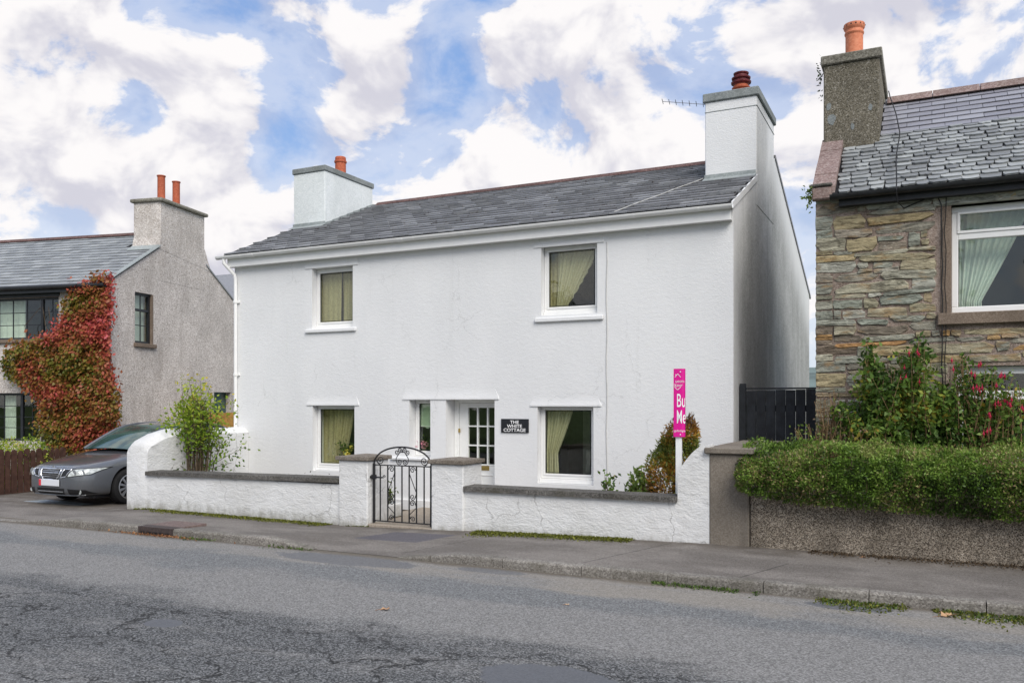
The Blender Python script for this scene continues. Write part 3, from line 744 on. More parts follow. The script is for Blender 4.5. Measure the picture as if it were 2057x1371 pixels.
def pvc_window(op, name='window', rec=.13, sill=None, sub=.0, w=.062, parent=cot):
    a, b, c, d = op
    win = thing(name, ((a + b) / 2, YF + rec, c)); win.parent = parent; win.location = WLOC[win] - WLOC[parent]
    c2 = c + sub
    m = MB(); frame_ring(m, a + .003, b - .003, c2 + .003, d - .003, w, YF + rec, YF + rec + .07); frame_ring(m, a + w * .8, b - w * .8, c2 + w * .8, d - w * .8, .03, YF + rec - .012, YF + rec + .03, .004)
    m.build('frame', 'white_pvc', win)
    if sub: m = MB(); m.box(a + .003, b - .003, YF + rec - .05, YF + rec + .08, c + .003, c2, .006); m.build('sub_sill', 'white_pvc', win)
    m = MB(); m.box(a + w, b - w, YF + rec + .02, YF + rec + .026, c2 + w, d - w); m.build('pane', 'window_glass', win)
    g_ = .008
    m = MB()
    for x_ in (a + w + .03, b - w - .03 - g_): m.box(x_, x_ + g_, YF + rec - .002, YF + rec + .015, c2 + w + .03, d - w - .03)
    for z_ in (c2 + w + .03, d - w - .03 - g_): m.box(a + w + .03, b - w - .03, YF + rec - .003, YF + rec + .016, z_, z_ + g_)
    m.build('gasket', 'black_frame', win)
    return win
def hood(L, R, bot, top, inset, parent=cot, drop=.015):
    """flared render drip hood over an opening"""
    x0, x1 = onY(L, 700, YF)[0], onY(R, 700, YF)[0]; px = (L + R) / 2
    zb, zt = onY(px, bot, YF)[1], onY(px, top, YF)[1]
    y0 = YF + .012; n = 6; vs = []; fs = []
    for j in range(n + 1):
        t = j / n; e = t ** 2.0; ins = inset * (1 - t); dep = drop * e + .001
        z = zt + (zb - zt) * t
        vs += [(x0 + ins, y0, z), (x0 + ins + .02 * e, YF - dep, z), (x1 - ins - .02 * e, YF - dep, z), (x1 - ins, y0, z)]
    for j in range(n):
        for k in range(3): fs.append((4 * j + k, 4 * j + k + 1, 4 * j + k + 5, 4 * j + k + 4))
    vs += [(x0, y0, zb - .022), (x0 + .02, YF - drop, zb - .022), (x1 - .02, YF - drop, zb - .022), (x1, y0, zb - .022)]
    b = 4 * n
    for k in range(3): fs.append((b + k, b + k + 1, b + k + 5, b + k + 4))
    fs.append((b + 4, b + 5, b + 6, b + 7))
    m = MB(); m.add(vs, fs); m.build('drip_hood', 'white_render', parent)
def sill(L, R, top, bot, parent=cot, out=.045):
    x0, x1 = onY(L, 700, YF)[0], onY(R, 700, YF)[0]; px = (L + R) / 2
    zb, zt = onY(px, bot, YF)[1], onY(px, top, YF)[1]
    m = MB(); m.box(x0, x1, YF - out, YF + .02, zb, zt, .012); m.build('sill', 'white_render', parent)
pvc_window(wUL, sub=.05); hood(612, 721, 533.5, 512, .06); sill(615, 716, 659.5, 667)
pvc_window(wUR, sub=.06); hood(1071, 1215, 489.5, 471, .07); sill(1075, 1213, 636, 645)
pvc_window(wLL, sub=.05); hood(615, 723, 811.5, 793, .09)
pvc_window(wLR, sub=.07); hood(1063, 1210, 813, 795, .09)
wn = pvc_window(wNA, rec=.2, sub=.02); hood(807, 1004, 799.5, 778, .10); sill(786, 864, 918, 924)

# door set back in its recess
a, b, c, d = wDR; b_open = b; b = b + .16; DY = YF + .30
door = thing('door', ((a + b) / 2, DY, c)); door.parent = cot; door.location = WLOC[door] - WLOC[cot]
m = MB()
m.box(a + .003, a + .09, DY - .02, DY + .08, c, d - .003, .006); m.box(b - .09, b - .003, DY - .02, DY + .08, c, d - .003, .006); m.box(a + .088, b - .088, DY - .019, DY + .079, d - .075, d - .003, .006)
m.build('door_frame', 'white_gloss', door)
la, lb, lc, ld = a + .093, b - .093, c + .06, d - .079
gx0 = onY(939.5, 850, DY)[0]; gx1 = lb - (gx0 - la)
gz1 = onY(965, 817, DY)[1]; gz0 = onY(965, 933, DY)[1]
m = MB(); m.box(la, gx0, DY, DY + .045, lc, ld, .004); m.box(gx1, lb, DY, DY + .045, lc, ld, .004)
m.box(gx0, gx1, DY + .001, DY + .044, lc, gz0, .004); m.box(gx0, gx1, DY + .001, DY + .044, gz1, ld, .004)
m.build('door_leaf', 'white_gloss', door)
m = MB(); pw = (gx1 - gx0)
frame_ring(m, gx0 + .06, gx1 - .06, lc + .12, gz0 - .16, .025, DY - .01, DY + .01, .004); m.build('panel_moulding', 'white_gloss', door)
for i in range(3):
    for j in range(3):
        m = MB(); x_ = gx0 + pw * i / 3; z_ = gz0 + (gz1 - gz0) * j / 3
        m.box(x_ + .008, x_ + pw / 3 - .008, DY + .02, DY + .025, z_ + .008, z_ + (gz1 - gz0) / 3 - .008); m.build('pane', 'window_glass', door)
for i in range(4):
    m = MB(); x_ = gx0 + pw * i / 3; m.box(x_ - .012, x_ + .012, DY - .006, DY + .05, gz0 - .01, gz1 + .01, .003); m.build('glazing_bar', 'white_gloss', door)
for j in range(4):
    m = MB(); z_ = gz0 + (gz1 - gz0) * j / 3; m.box(gx0 - .01, gx1 + .01, DY - .005, DY + .049, z_ - .012, z_ + .012, .003); m.build('glazing_bar', 'white_gloss', door)
lx, lz = onY(973.5, 939.5, DY)
m = MB(); m.box(lx - .09, lx + .09, DY - .012, DY, lz - .038, lz + .038, .004); m.box(lx - .075, lx + .075, DY - .018, DY - .012, lz - .024, lz + .022, .003); m.build('letter_box', 'brass', door)
m = MB(); hx = lb - .05; m.box(hx - .015, hx + .015, DY - .01, DY, lz + .16, lz + .36, .003); m.tube([(hx, DY - .01, lz + .3), (hx, DY - .05, lz + .3), (hx - .10, DY - .055, lz + .3)], .009, 8); m.build('handle', 'brass', door)
bx, bz = onY(923, 864, DY - .02); m = MB(); m.box(bx - .02, bx + .02, DY - .035, DY - .02, bz - .035, bz + .035, .006); m.build('door_bell', 'brass', door)
m = MB(); m.box(a - .35, b_open + .2, YF - .28, YF - .002, -.14, c - .003, .012); m.box(a + .002, b_open - .002, YF - .003, DY - .025, -.14, c - .004); m.build('door_step', 'path_concrete', door)
m = MB(); m.box(a - .42, b + .25, YF - .045, YF - .004, c + .02, c + .16, .006); 
# name sign
nx0, nz0 = onY(1007.5, 868, YF); nx1, nz1 = onY(1062.5, 841, YF)
ns = thing('name_sign', ((nx0 + nx1) / 2, YF - .01, nz0)); ns.parent = cot; ns.location = WLOC[ns] - WLOC[cot]; setp(ns, 'black sign with white capitals reading THE WHITE COTTAGE')
m = MB(); m.box(nx0, nx1, YF - .022, YF + .005, nz0, nz1, .004); m.build('board', 'sign_black', ns)
for i, t in enumerate(('THE', 'WHITE', 'COTTAGE')):
    me = text_mesh(t, .088, .002, offset=.0012); me.materials.clear(); me.materials.append(MATS['sign_white'])
    o = place('lettering', me, ((nx0 + nx1) / 2, YF - .0235, nz1 - .078 - i * .064), ns, (math.pi / 2, 0, 0)); o.scale = (.98, .84, 1)

# roof
roof = thing('roof', ((X0 + X1) / 2, YA, ZE)); roof.parent = cot; roof.location = WLOC[roof] - WLOC[cot]
EY = YF - .17; EZ = rz(YF) - SL * .17
es = Vector((0, YA - EY, ZA - EZ)); SLEN = es.length; es.normalize(); ex = Vector((1, 0, 0)); en = ex.cross(es)
m = MB(); t = .03
p = [Vector((X0 - .12, EY, EZ)), Vector((X1 - .004, EY, EZ)), Vector((X1 - .004, YA, ZA)), Vector((X0 - .12, YA, ZA))]
m.hexa([q - en * .05 for q in p] + [q - en * .004 for q in p]); m.build('roof_deck', 'slate_gap', roof)
m = MB(); m.hexa([(X0 - .08, YA, ZA - .06), (X1 + .02, YA, ZA - .06), (X1 + .02, YR + .15, rz(YR) - .1), (X0 - .08, YR + .15, rz(YR) - .1), (X0 - .08, YA, ZA - .001), (X1 + .02, YA, ZA - .001), (X1 + .02, YR + .15, rz(YR) - .03), (X0 - .08, YR + .15, rz(YR) - .03)])
m.build('rear_slope', 'slate_cottage', roof)
m = MB(); q = [(EY + .02, rz(EY + .02)), (14.17, rz(14.17)), (14.17, rz(14.17) - .10), (EY + .02, rz(EY + .02) - .10)]; m.prism([(y, z + .004) for y, z in q], 'x', X1 + .0, X1 + .024); m.build('verge_fillet', 'white_gable', roof)
W, E_ = .30, .215
vr = slate_variants('slate', 'slate_cottage', W, E_ * 1.28, .022, 14, .012)
rows = []; s = 0.0; k = 0
while s < SLEN - .06:
    xs = []; x = X0 - .10 + (W / 2 if k % 2 else 0) + W * .5
    while x < X1 - .02:
        yy = EY + (YA - EY) * s / SLEN
        inch = (yy > 14.05 and yy < 16.0) and (x > -3.42 or x < -11.30 )
        if not inch: xs.append((min(x, X1 + .022 - W / 2), s))
        x += W
    rows.append((vr, xs)); s += E_; k += 1
lay_slates(roof, rows, 300, Vector((0, EY, EZ)), ex, es, en)
x = -11.25
while x < -3.45:
    m = MB(); L = .45
    m.add([(x, YA - .15, ZA - .045), (x, YA - .06, ZA + .035), (x, YA, ZA + .055), (x, YA + .06, ZA + .035), (x, YA + .15, ZA - .045)] + [(x + L - .006, YA - .15, ZA - .045), (x + L - .006, YA - .06, ZA + .035), (x + L - .006, YA, ZA + .055), (x + L - .006, YA + .06, ZA + .035), (x + L - .006, YA + .15, ZA - .045)],
          [(0, 1, 6, 5), (1, 2, 7, 6), (2, 3, 8, 7), (3, 4, 9, 8), (4, 3, 2, 1, 0), (5, 6, 7, 8, 9)]); m.build('ridge_tile', 'ridge_red', roof); x += L
m = MB(); pth = [onY(1412, 352, 14.1), onY(1265, 418, 12.3)]
cp = []
for t in np.linspace(0, 1, 14):
    x = -3.40 + (-4.28 + 3.40) * t; y = 14.2 + (EY + .02 - 14.2) * t; cp.append((x + .012 * math.sin(t * 15), y, rz(y) + .035))
m.tube(cp, .006, 6); m.build('roof_cable', 'cable_white', roof)
# fascia, soffit, gutter, downpipe
m = MB(); m.box(X0 - .06, X1 - .01, EY + .035, EY + .06, EZ - .24, EZ - .03, .004); m.build('fascia', 'white_pvc', cot)
m = MB(); m.box(X0 - .06, X1 - .012, EY + .06, YF + .003, EZ - .235, EZ - .215, .003); m.build('soffit', 'white_pvc', cot)
def gutter(name, x0, x1, yc, zc, r, mat, parent, brk=(), collars=(), y_of=None):
    prof = []
    for k in range(13):
        t = math.pi + math.pi * k / 12; prof.append((yc + r * math.cos(t), zc + r * math.sin(t)))
    inner = [(yc + (y - yc) * .88, zc + (z - zc) * .88 + .001) for y, z in prof[::-1]]
    m = MB(); m.prism(prof + inner, 'x', x0, x1); g_ = m.build(name, mat, parent, autosm=40)
    for x in brk:
        m = MB(); m.prism([(y + (y - yc) * .05, z + (z - zc) * .05 - .001) for y, z in prof] + [(yc + r * .9, zc + .012), (yc - r * .9, zc + .012)][:0] + inner, 'x', x - .014, x + .014); m.build('bracket', mat, g_)
    for x in collars:
        m = MB(); m.prism([(y + (y - yc) * .10, z + (z - zc) * .10 - .001) for y, z in prof] + inner, 'x', x - .06, x + .06); m.build('joint_collar', mat, g_)
    return g_
GY, GZ = EY - .03, EZ - .035
gutter('gutter', X0 - .26, X1 + .03, GY, GZ, .058, 'white_pvc', cot, [X0 + .35 + .97 * i for i in range(10)], [X0 + .62, -8.1])
m = MB(); dx = X0 + .02
m.tube([(dx - .1, GY, GZ - .05), (dx - .1, GY, GZ - .13), (dx - .06, GY + .05, GZ - .20), (dx + .03, YF - .055, GZ - .34), (dx + .05, YF - .05, GZ - .42), (dx + .05, YF - .05, -.12)], .034, 12, cap=True)
dp = m.build('downpipe', 'white_pvc', cot, autosm=50)
for z in (3.6, 2.2, .9):
    m = MB(); m.lathe([(.045, 0), (.045, .05)], (dx + .05, YF - .05, z), 12); m.box(dx - .02, dx + .12, YF - .03, YF + .002, z + .005, z + .045); m.build('pipe_clip', 'white_pvc', dp)
cx_ = onY(1219, 700, YF)[0]
m = MB(); m.tube([(cx_ + .008 * math.sin(i * 1.7), YF - .008, 4.15 - i * .29) for i in range(14)], .006, 6)
m.build('wall_cable', 'cable_white', cot)

def chimney(x0, x1, y0, y1, zt, parent, mat, capmat, capz=.12, over=.04, zb=4.6, pots=(), band=None, potmat='terracotta', proud=0.0):
    ch = thing('chimney', ((x0 + x1) / 2, (y0 + y1) / 2, zb)); ch.parent = parent; ch.location = WLOC[ch] - WLOC[parent]
    m = MB(); m.box(x0, x1 + proud, y0, y1, zb, zt - capz, .012)
    m.build('stack', mat, ch)
    m = MB(); m.box(x0 - over, x1 + over + proud, y0 - over, y1 + over, zt - capz, zt, .012)
    m.add([(x0 - over * .5, y0 - over * .5, zt - .002), (x1 + over * .5, y0 - over * .5, zt - .002), (x1 + over * .5, y1 + over * .5, zt - .002), (x0 - over * .5, y1 + over * .5, zt - .002), ((x0 + x1) / 2 - .1, y0 + .3, zt + .05), ((x0 + x1) / 2 + .1, y0 + .3, zt + .05), ((x0 + x1) / 2 + .1, y1 - .3, zt + .05), ((x0 + x1) / 2 - .1, y1 - .3, zt + .05)],
          [(0, 1, 5, 4), (1, 2, 6, 5), (2, 3, 7, 6), (3, 0, 4, 7), (4, 5, 6, 7)])
    m.build('cap', capmat, ch)
    if band:
        m = MB(); m.box(x0 - .006, x1 + .008 + proud, y0 - .006, y1 + .006, band - .012, band + .0, .003); m.build('band', capmat, ch)
    for (px, py, prof) in pots:
        m = MB(); m.lathe(prof, (px, py, zt + .02), 28); m.build('chimney_pot', potmat, ch, autosm=35)
    return ch
pot_roll = [(r_, h_ * 1.32) for r_, h_ in [(.125, 0), (.128, .02), (.122, .04), (.118, .24), (.135, .25), (.14, .265), (.135, .28), (.115, .285), (.120, .30), (.118, .335), (.110, .345), (.095, .345), (.095, .05)]]
pot_fancy = [(.13, 0), (.13, .09), (.145, .10), (.145, .125), (.125, .14), (.12, .17), (.15, .185), (.155, .205), (.13, .22), (.12, .25), (.10, .25), (.10, .05)]
cowl = [(.12, .25), (.125, .262), (.165, .275), (.17, .30), (.13, .315), (.125, .34), (.155, .35), (.16, .372), (.12, .385), (.108, .42), (.125, .43), (.13, .452), (.105, .46), (.09, .46), (.09, .25)]
cl = chimney(-12.165, -11.33, 14.17, 15.87, 6.66, cot, 'chimney_white', 'cap_grey', .115, .025, 4.9, [(-11.72, 15.2, pot_roll)])
setp(cl, 'left white chimney with one plain red pot')
cr = chimney(-3.36, X1, 14.17, 15.87, 6.84, cot, 'white_gable', 'cap_grey', .14, .035, 4.9, [(-2.88, 14.75, pot_fancy)], band=6.54, proud=.006)
m = MB(); m.lathe(cowl, (-2.88, 14.75, 6.862), 28); m.build('pot_cowl', 'pot_dark', cr, autosm=35)
setp(cr, 'right white chimney with banded dark red pot')
# lead flashing round both stacks
def flashing(ch, x0, x1, side):
    m = MB(); zb = rz(14.17)
    m.hexa([(x0 - .02, 14.02, rz(14.02) + .018), (x1 + .02, 14.02, rz(14.02) + .018), (x1 + .02, 14.166, zb + .018), (x0 - .02, 14.166, zb + .018), (x0 - .02, 14.02, rz(14.02) + .026), (x1 + .02, 14.02, rz(14.02) + .026), (x1 + .02, 14.166, zb + .03), (x0 - .02, 14.166, zb + .03)])
    m.box(x0 - .01, x1 + .01, 14.155, 14.169, zb + .0, zb + .085); m.build('flashing', 'lead', ch)
    n = 7; yy = np.linspace(14.17, 15.87, n + 1)
    for i in range(n):
        a, b = yy[i], yy[i + 1] + .02; xs = side
        sg = 1 if xs > -8 else 1
        m = MB(); q = .012
        if xs < -8: xa, xb = xs, xs + q
        else: xa, xb = xs - q, xs
        m.hexa([(xa, a, rz(a)), (xb, a, rz(a)), (xb, b, rz(b)), (xa, b, rz(b)), (xa, a, rz(a) + .06), (xb, a, rz(a) + .06), (xb, b, rz(b) + .045), (xa, b, rz(b) + .045)])
        m.build('flashing_step', 'lead', ch)
flashing(cl, -12.165, -11.33, -11.33 + .001); flashing(cr, -3.36, X1 - .02, -3.361)
# tv aerial on the far side of the right stack
ar = thing('tv_aerial', (-3.38, 15.7, 6.4), 'thin television aerial sticking out left of the right cottage chimney', 'aerial')
a0 = Vector((-3.37, 15.7, onY(1414, 219, 15.7)[1])); a1 = Vector((onY(1331, 204, 15.9)[0], 15.9, onY(1331, 204, 15.9)[1]))
m = MB(); m.tube([a0, a1], .006, 6); m.build('boom', 'aluminium', ar)
m = MB(); m.box(a0.x - .03, a0.x + .03, a0.y - .03, a0.y + .03, a0.z - .04, a0.z + .03); m.build('bracket', 'black_gutter', ar)
for i in range(8):
    q = a0.lerp(a1, .22 + .78 * i / 7); dd = Vector((-.20, 1, 0)).normalized() * .14
    m = MB(); m.tube([q - dd, q + dd], .006, 5); m.build('element', 'cable_black', ar)

# things seen inside the windows
IY = YF + .26
x0, x1, z0, z1 = wUL
curtain(x0 + .01, x0 + (x1 - x0) * .52, x0 + .01, x0 + (x1 - x0) * .50, z0 - .1, z1, IY, 'curtain_tan', 'flat tan curtain in left half of the upper left cottage window', folds=4, amp=.006)
curtain(x0 + (x1 - x0) * .53, x1 + .15, x0 + (x1 - x0) * .52, x1 + .1, z0 - .1, z1, IY + .02, 'curtain_tan', 'gathered tan curtain in right half of the upper left cottage window', folds=6)
x0, x1, z0, z1 = wUR; w = x1 - x0
curtain(x0 - .05, x0 + w * .24, x0 - .05, x0 + w * .24, z0 - .1, z1, IY + .05, 'curtain_tan', 'straight tan curtain at left edge of the upper right cottage window', folds=3, amp=.01)
curtain(x0 + w * .20, x0 + w * .95, x0 + w * .16, x0 + w * .30, z0 + .06, z1, IY, 'curtain_cream', 'cream frilled curtain swept aside in the upper right cottage window', tie=1.0, folds=9, amp=.022, frill=.012)
x0, x1, z0, z1 = wLL; w = x1 - x0
curtain(x0 - .05, x0 + w * .35, x0 - .05, x0 + w * .33, z0 - .1, z1, IY + .05, 'curtain_tan', 'olive tan curtain at far left of the lower left cottage window', folds=3, amp=.01)
curtain(x0 + w * .30, x0 + w * .82, x0 + w * .25, x0 + w * .50, z0 - .1, z1, IY, 'curtain_tan', 'gathered olive curtain beside yellow flowers in the lower left cottage window', folds=6)
x0, x1, z0, z1 = wLR; w = x1 - x0
curtain(x0 - .02, x0 + w * .56, x0 + .02, x0 + w * .25, z0 - .05, z1, IY, 'curtain_cream', 'cream curtain tied back in the lower right cottage window', tie=.6, folds=8, amp=.025)
rd = thing('inner_door', (x0 + w * .62, YF + 3.1, -.15), 'pale panelled room door seen through the lower right cottage window', 'door')
m = MB(); m.box(x0 + w * .2, x0 + w * .95, YF + 1.50, YF + 1.54, -.15, 1.75, .004); m.build('leaf', 'door_inner', rd)
m = MB(); m.box(x0 + w * .78, x0 + w * .82, YF + 1.47, YF + 1.50, .78, .95, .004); m.tube([(x0 + w * .8, YF + 1.47, .9), (x0 + w * .8, YF + 1.44, .9), (x0 + w * .70, YF + 1.44, .9)], .01, 6); m.build('handle', 'black_frame', rd)
x0, x1, z0, z1 = wNA; w = x1 - x0
bl = thing('blind', (x0 + w / 2, IY, z0), 'pale green roller blind with scalloped hem in the narrow cottage window', 'blind')
zb = onY(845, 866, IY)[1]; nn = 24; V = []
for i in range(nn + 1):
    xx = x0 + (w + .1) * i / nn
    V += [(xx, IY, z1), (xx, IY, zb + .05 + .035 * abs(math.sin(i / nn * math.pi * 2.5)))]
npobj('cloth', V, np.array([(2 * i, 2 * i + 1, 2 * i + 3, 2 * i + 2) for i in range(nn)]), 'blind_green', bl)
m = MB(); m.box(x0, x1 + .1, IY - .012, IY - .002, zb + .085, zb + .10); m.build('trim', 'sign_white', bl)
def bouquet(name, c, n, r, petal, label, leaf='leaf_mid', hb=.14):
    v = thing(name, c, label, 'flowers')
    m = MB(); m.lathe([(.04, 0), (.055, .03), (.06, hb * .6), (.045, hb), (.05, hb + .01), (.035, hb)], c, 16); m.build('vase', 'pot_cream', v, autosm=40)
    ctr = np.array(c) + np.array([0, 0, hb + r * .8])
    P = ctr + RNG.normal(size=(220, 3)) * np.array([r * .6, r * .35, r * .55])
    leaves('foliage', leaf, v, P, .06, RNG.uniform(0, 1, 220))
    for i in range(n):
        q = ctr + RNG.normal(size=3) * np.array([r * .5, r * .25, r * .45]); q[1] = ctr[1] - abs(q[1] - ctr[1]) - .05
        d = unit(RNG.normal(size=(40, 3))); pp = q + d * .022
        leaves('bloom', petal, v, pp, .034, RNG.uniform(0, 1, 40), out=d, droop=0, aspect=.8, spread=.5)
m = MB(); m.box(wLL[0], wLL[1], YF + .205, YF + .44, wLL[2] + .05, wLL[2] + .075); m.build('window_board', 'white_gloss', cot)
m = MB(); m.box(wNA[0], wNA[1], YF + .28, YF + .44, wNA[2] + .02, wNA[2] + .045); m.build('window_board', 'white_gloss', cot)
bx_, bz_ = onY(700, 912, YF + .3)
bouquet('flower_vase', (bx_ + .03, YF + .25, wLL[2] + .076), 6, .17, 'petal_yellow', 'yellow flowers in a vase inside the lower left cottage window', hb=.17)
bx_, bz_ = onY(855, 905, YF + .36)
bouquet('flower_vase', (bx_, YF + .33, wNA[2] + .046), 6, .11, 'petal_pink', 'pink flowers in a vase inside the narrow cottage window', hb=.07)

# ------------------------------------------------------------------ garden walls, pillars, gate
def strip_wall(m, pts_front, y0, y1, zbase):
    """wall whose top outline is a list of (x, z), extruded in y"""
    poly = [(pts_front[0][0], zbase)] + list(pts_front) + [(pts_front[-1][0], zbase)]
    m.prism(poly[::-1], 'y', y0, y1)
xL, xI = onY(255, 950, YW)[0], onY(296, 950, YW)[0]          # thick end of the side wall
xp0, xp1 = onY(683, 1000, YW)[0], onY(741, 1000, YW)[0]      # left gate pillar
xq0, xq1 = onY(868.5, 1000, YW)[0], onY(933, 1000, YW)[0]    # right gate pillar
xr0, xr1 = onY(1361, 990, YW)[0], onY(1425, 990, YW)[0]
WT = .24
zc0 = onY(293, 945, YW)[1]; zc1 = onY(683, 959, YW)[1]; zc2 = onY(940, 975, YW)[1]; zc3 = onY(1360, 996, YW)[1]
gl = thing('garden_wall', ((xL + xp0) / 2, YW, -.2), 'low white garden wall with dark coping left of the gate', 'wall')
m = MB(); m.box(xI, xp0 + .01, YW, YW + WT, -.3, min(zc0, zc1) - .06); m.build('wall_body', 'white_garden_wall', gl)
m = MB()
top = [(YW, .93), (YW + .03, 1.0), (YW + .09, 1.05), (YW + .35, 1.16), (YW + .62, 1.22), (YW + .9, 1.24), (YW + 1.6, 1.22), (YW + 2.0, 1.21), (YF - .002, 1.22)]
n = len(top); V = []
for y, z in top:
    for t in range(7):
        u = t / 6; xx = xL + (xI - xL) * u; V.append((xx, y, z - .10 * (2 * u - 1) ** 4))
fs = []
for i in range(n - 1):
    for t in range(6): fs.append((i * 7 + t, i * 7 + t + 1, (i + 1) * 7 + t + 1, (i + 1) * 7 + t))
b0 = len(V)
for y, z in top: V += [(xL, y, -.3), (xI, y, -.3)]
for i in range(n - 1):
    fs.append((b0 + 2 * i, i * 7, (i + 1) * 7, b0 + 2 * i + 2)); fs.append((i * 7 + 6, b0 + 2 * i + 1, b0 + 2 * i + 3, (i + 1) * 7 + 6))
fs.append(tuple([b0, b0 + 1] + list(range(6, -1, -1)))); 
m.add(V, fs); m.build('side_wall', 'white_garden_wall', gl, autosm=45)
def coping(parent, x0, x1, zt0, zt1):
    n = 3; L = (x1 - x0) / n
    for i in range(n):
        a, b = x0 + L * i + .003, x0 + L * (i + 1) - .003
        za, zb = zt0 + (zt1 - zt0) * i / n, zt0 + (zt1 - zt0) * (i + 1) / n
        m = MB(); jj = random.uniform(-.004, .004)
        m.hexa([(a, YW - .045 + jj, za - .072), (b, YW - .045 + jj, zb - .072), (b, YW + WT + .04, zb - .072), (a, YW + WT + .04, za - .072), (a, YW - .042 + jj, za - .006), (b, YW - .042 + jj, zb - .006), (b, YW + WT + .036, zb), (a, YW + WT + .036, za)])
        m.build('coping_stone', 'coping_dark', parent)
coping(gl, xI - .01, xp0 - .002, zc0, zc1)
gr = thing('garden_wall', ((xq1 + xr1) / 2, YW, -.2), 'low white garden wall with dark coping right of the gate', 'wall')
m = MB(); m.box(xq1 - .01, xr0, YW, YW + WT, -.3, min(zc2, zc3) - .06); m.build('wall_body', 'white_garden_wall', gr)
coping(gr, xq1 + .002, xr0, zc2, zc3)
m = MB(); arc = []
zt = onY(1420, 893, YW)[1]; zb_ = onY(1361, 950, YW)[1]
for i in range(11):
    t = i / 10; arc.append((xr0 + (xr1 - .02 - xr0) * t, zb_ + (zt - zb_) * math.sin(t * math.pi / 2) ** .9))
strip_wall(m, arc + [(xr1, zt)], YW, YW + WT, -.3); m.build('ramped_end', 'white_garden_wall', gr)

def pillar(x0, x1, zt, dep, label):
    pl = thing('gate_pillar', ((x0 + x1) / 2, YW + dep / 2, -.2), label, 'gate pillar', 'white pillars beside the iron gate')
    m = MB(); m.box(x0, x1, YW - .035, YW + dep, -.3, zt - .06, .015); m.build('shaft', 'white_garden_wall', pl)
    m = MB(); m.box(x0 - .035, x1 + .035, YW - .075, YW + dep + .04, zt - .065, zt - .008, .008)
    m.add([(x0 - .03, YW - .07, zt - .009), (x1 + .03, YW - .07, zt - .009), (x1 + .03, YW + dep + .035, zt - .009), (x0 - .03, YW + dep + .035, zt - .009), ((x0 + x1) / 2, YW + dep * .4, zt + .02), ((x0 + x1) / 2, YW + dep * .6, zt + .02)], [(0, 1, 4), (1, 2, 5, 4), (2, 3, 5), (3, 0, 4, 5)])
    m.build('cap', 'pillar_cap', pl); return pl
pillar(xp0, xp1, onY(715, 915, YW)[1], .50, 'white gate pillar with brown cap on the hinge side beside the lower left window')
pillar(xq0, xq1, onY(900, 922, YW)[1], .50, 'white gate pillar with brown cap in front of the cottage door')

cpil = thing('boundary_pillar', ((xr1 - 1.86) / 2, YW + 1, -.2), 'bare brown concrete pillar between white wall and hedge', 'pillar')
xc1 = onY(1505, 990, YW)[0]; zt = onY(1465, 899, YW)[1]
m = MB(); m.box(xr1 + .003, xc1, YW - .015, YF - .1, -.3, zt - .07, .012); m.build('shaft', 'concrete_brown', cpil)
m = MB(); m.box(xr1 - .05, xc1 + .045, YW - .06, YF - .05, zt - .07, zt, .01); m.build('cap', 'concrete_brown', cpil)
hw = thing('hedge_wall', (2, YW, -.2), 'low brown roughcast retaining wall under the hedge', 'wall')
m = MB(); m.box(xc1 + .003, 9, YW + .0, YW + .30, -.3, .66, .02); m.build('wall_body', 'roughcast_brown', hw)
m = MB(); m.box(xc1 + .003, 9, YW + .02, YW + .32, .66, .72, .015); m.build('coping', 'concrete_brown', hw)

# wrought iron gate
GYp = YW + .06
gx = lambda px: onY(px, 1000, GYp)[0]
gz = lambda py, px=808: onY(px, py, GYp)[1]
gate = thing('iron_gate', (gx(809), GYp, -.1), 'arched black wrought iron garden gate with scrolls', 'gate')
gb = zw(gx(809)) + .035
ga, gbx = gx(751.5), gx(866.5); zr = gz(935); zt = gz(897.5)
def bar(x, z0, z1, r, name='bar'):
    m = MB(); m.box(x - r, x + r, GYp - r, GYp + r, z0, z1); m.build(name, 'black_iron', gate)
bar(ga, gb, zr + .02, .014, 'stile'); bar(gbx, gb, zr + .02, .014, 'stile')
m = MB(); pts = []
for i in range(33):
    t = math.pi * i / 32; pts.append(((ga + gbx) / 2 - math.cos(t) * (gbx - ga) / 2, GYp, zr + math.sin(t) ** .9 * (zt - zr)))
m.tube(pts, .012, 8); m.build('arch', 'black_iron', gate)
for z, r in ((zr, .008), (gb + .03, .008)):
    m = MB(); m.box(ga, gbx, GYp - .006, GYp + .006, z - r, z + r); m.build('rail', 'black_iron', gate)
bars = [764, 779, 793, 807.5, 822, 836.7, 852]
for p in bars: bar(gx(p), gb + .03, zr, .0075)
def spiral(cx, cz, r0, turns, a0, sgn, name='scroll', tail=None):
    pts = []
    if tail: pts += [(tx, GYp, tz) for tx, tz in tail]
    for i in range(int(turns * 18) + 1):
        t = i / (turns * 18); r = r0 * (1 - .82 * t); a = a0 + sgn * turns * 2 * math.pi * t
        pts.append((cx + r * math.cos(a), GYp, cz + r * math.sin(a)))
    m = MB(); m.tube(pts, .0065, 6); m.build(name, 'black_iron', gate)
pxm = (gbx - ga) / 115.0            # metres per photo pixel across the gate
for p, sg in ((764, 1), (852, -1)):
    spiral(gx(p), zr + .075, .062, 1.6, math.pi if sg > 0 else 0, sg, tail=[(gx(p), zr), (gx(p) - sg * .045, zr + .03)])
mid = (ga + gbx) / 2
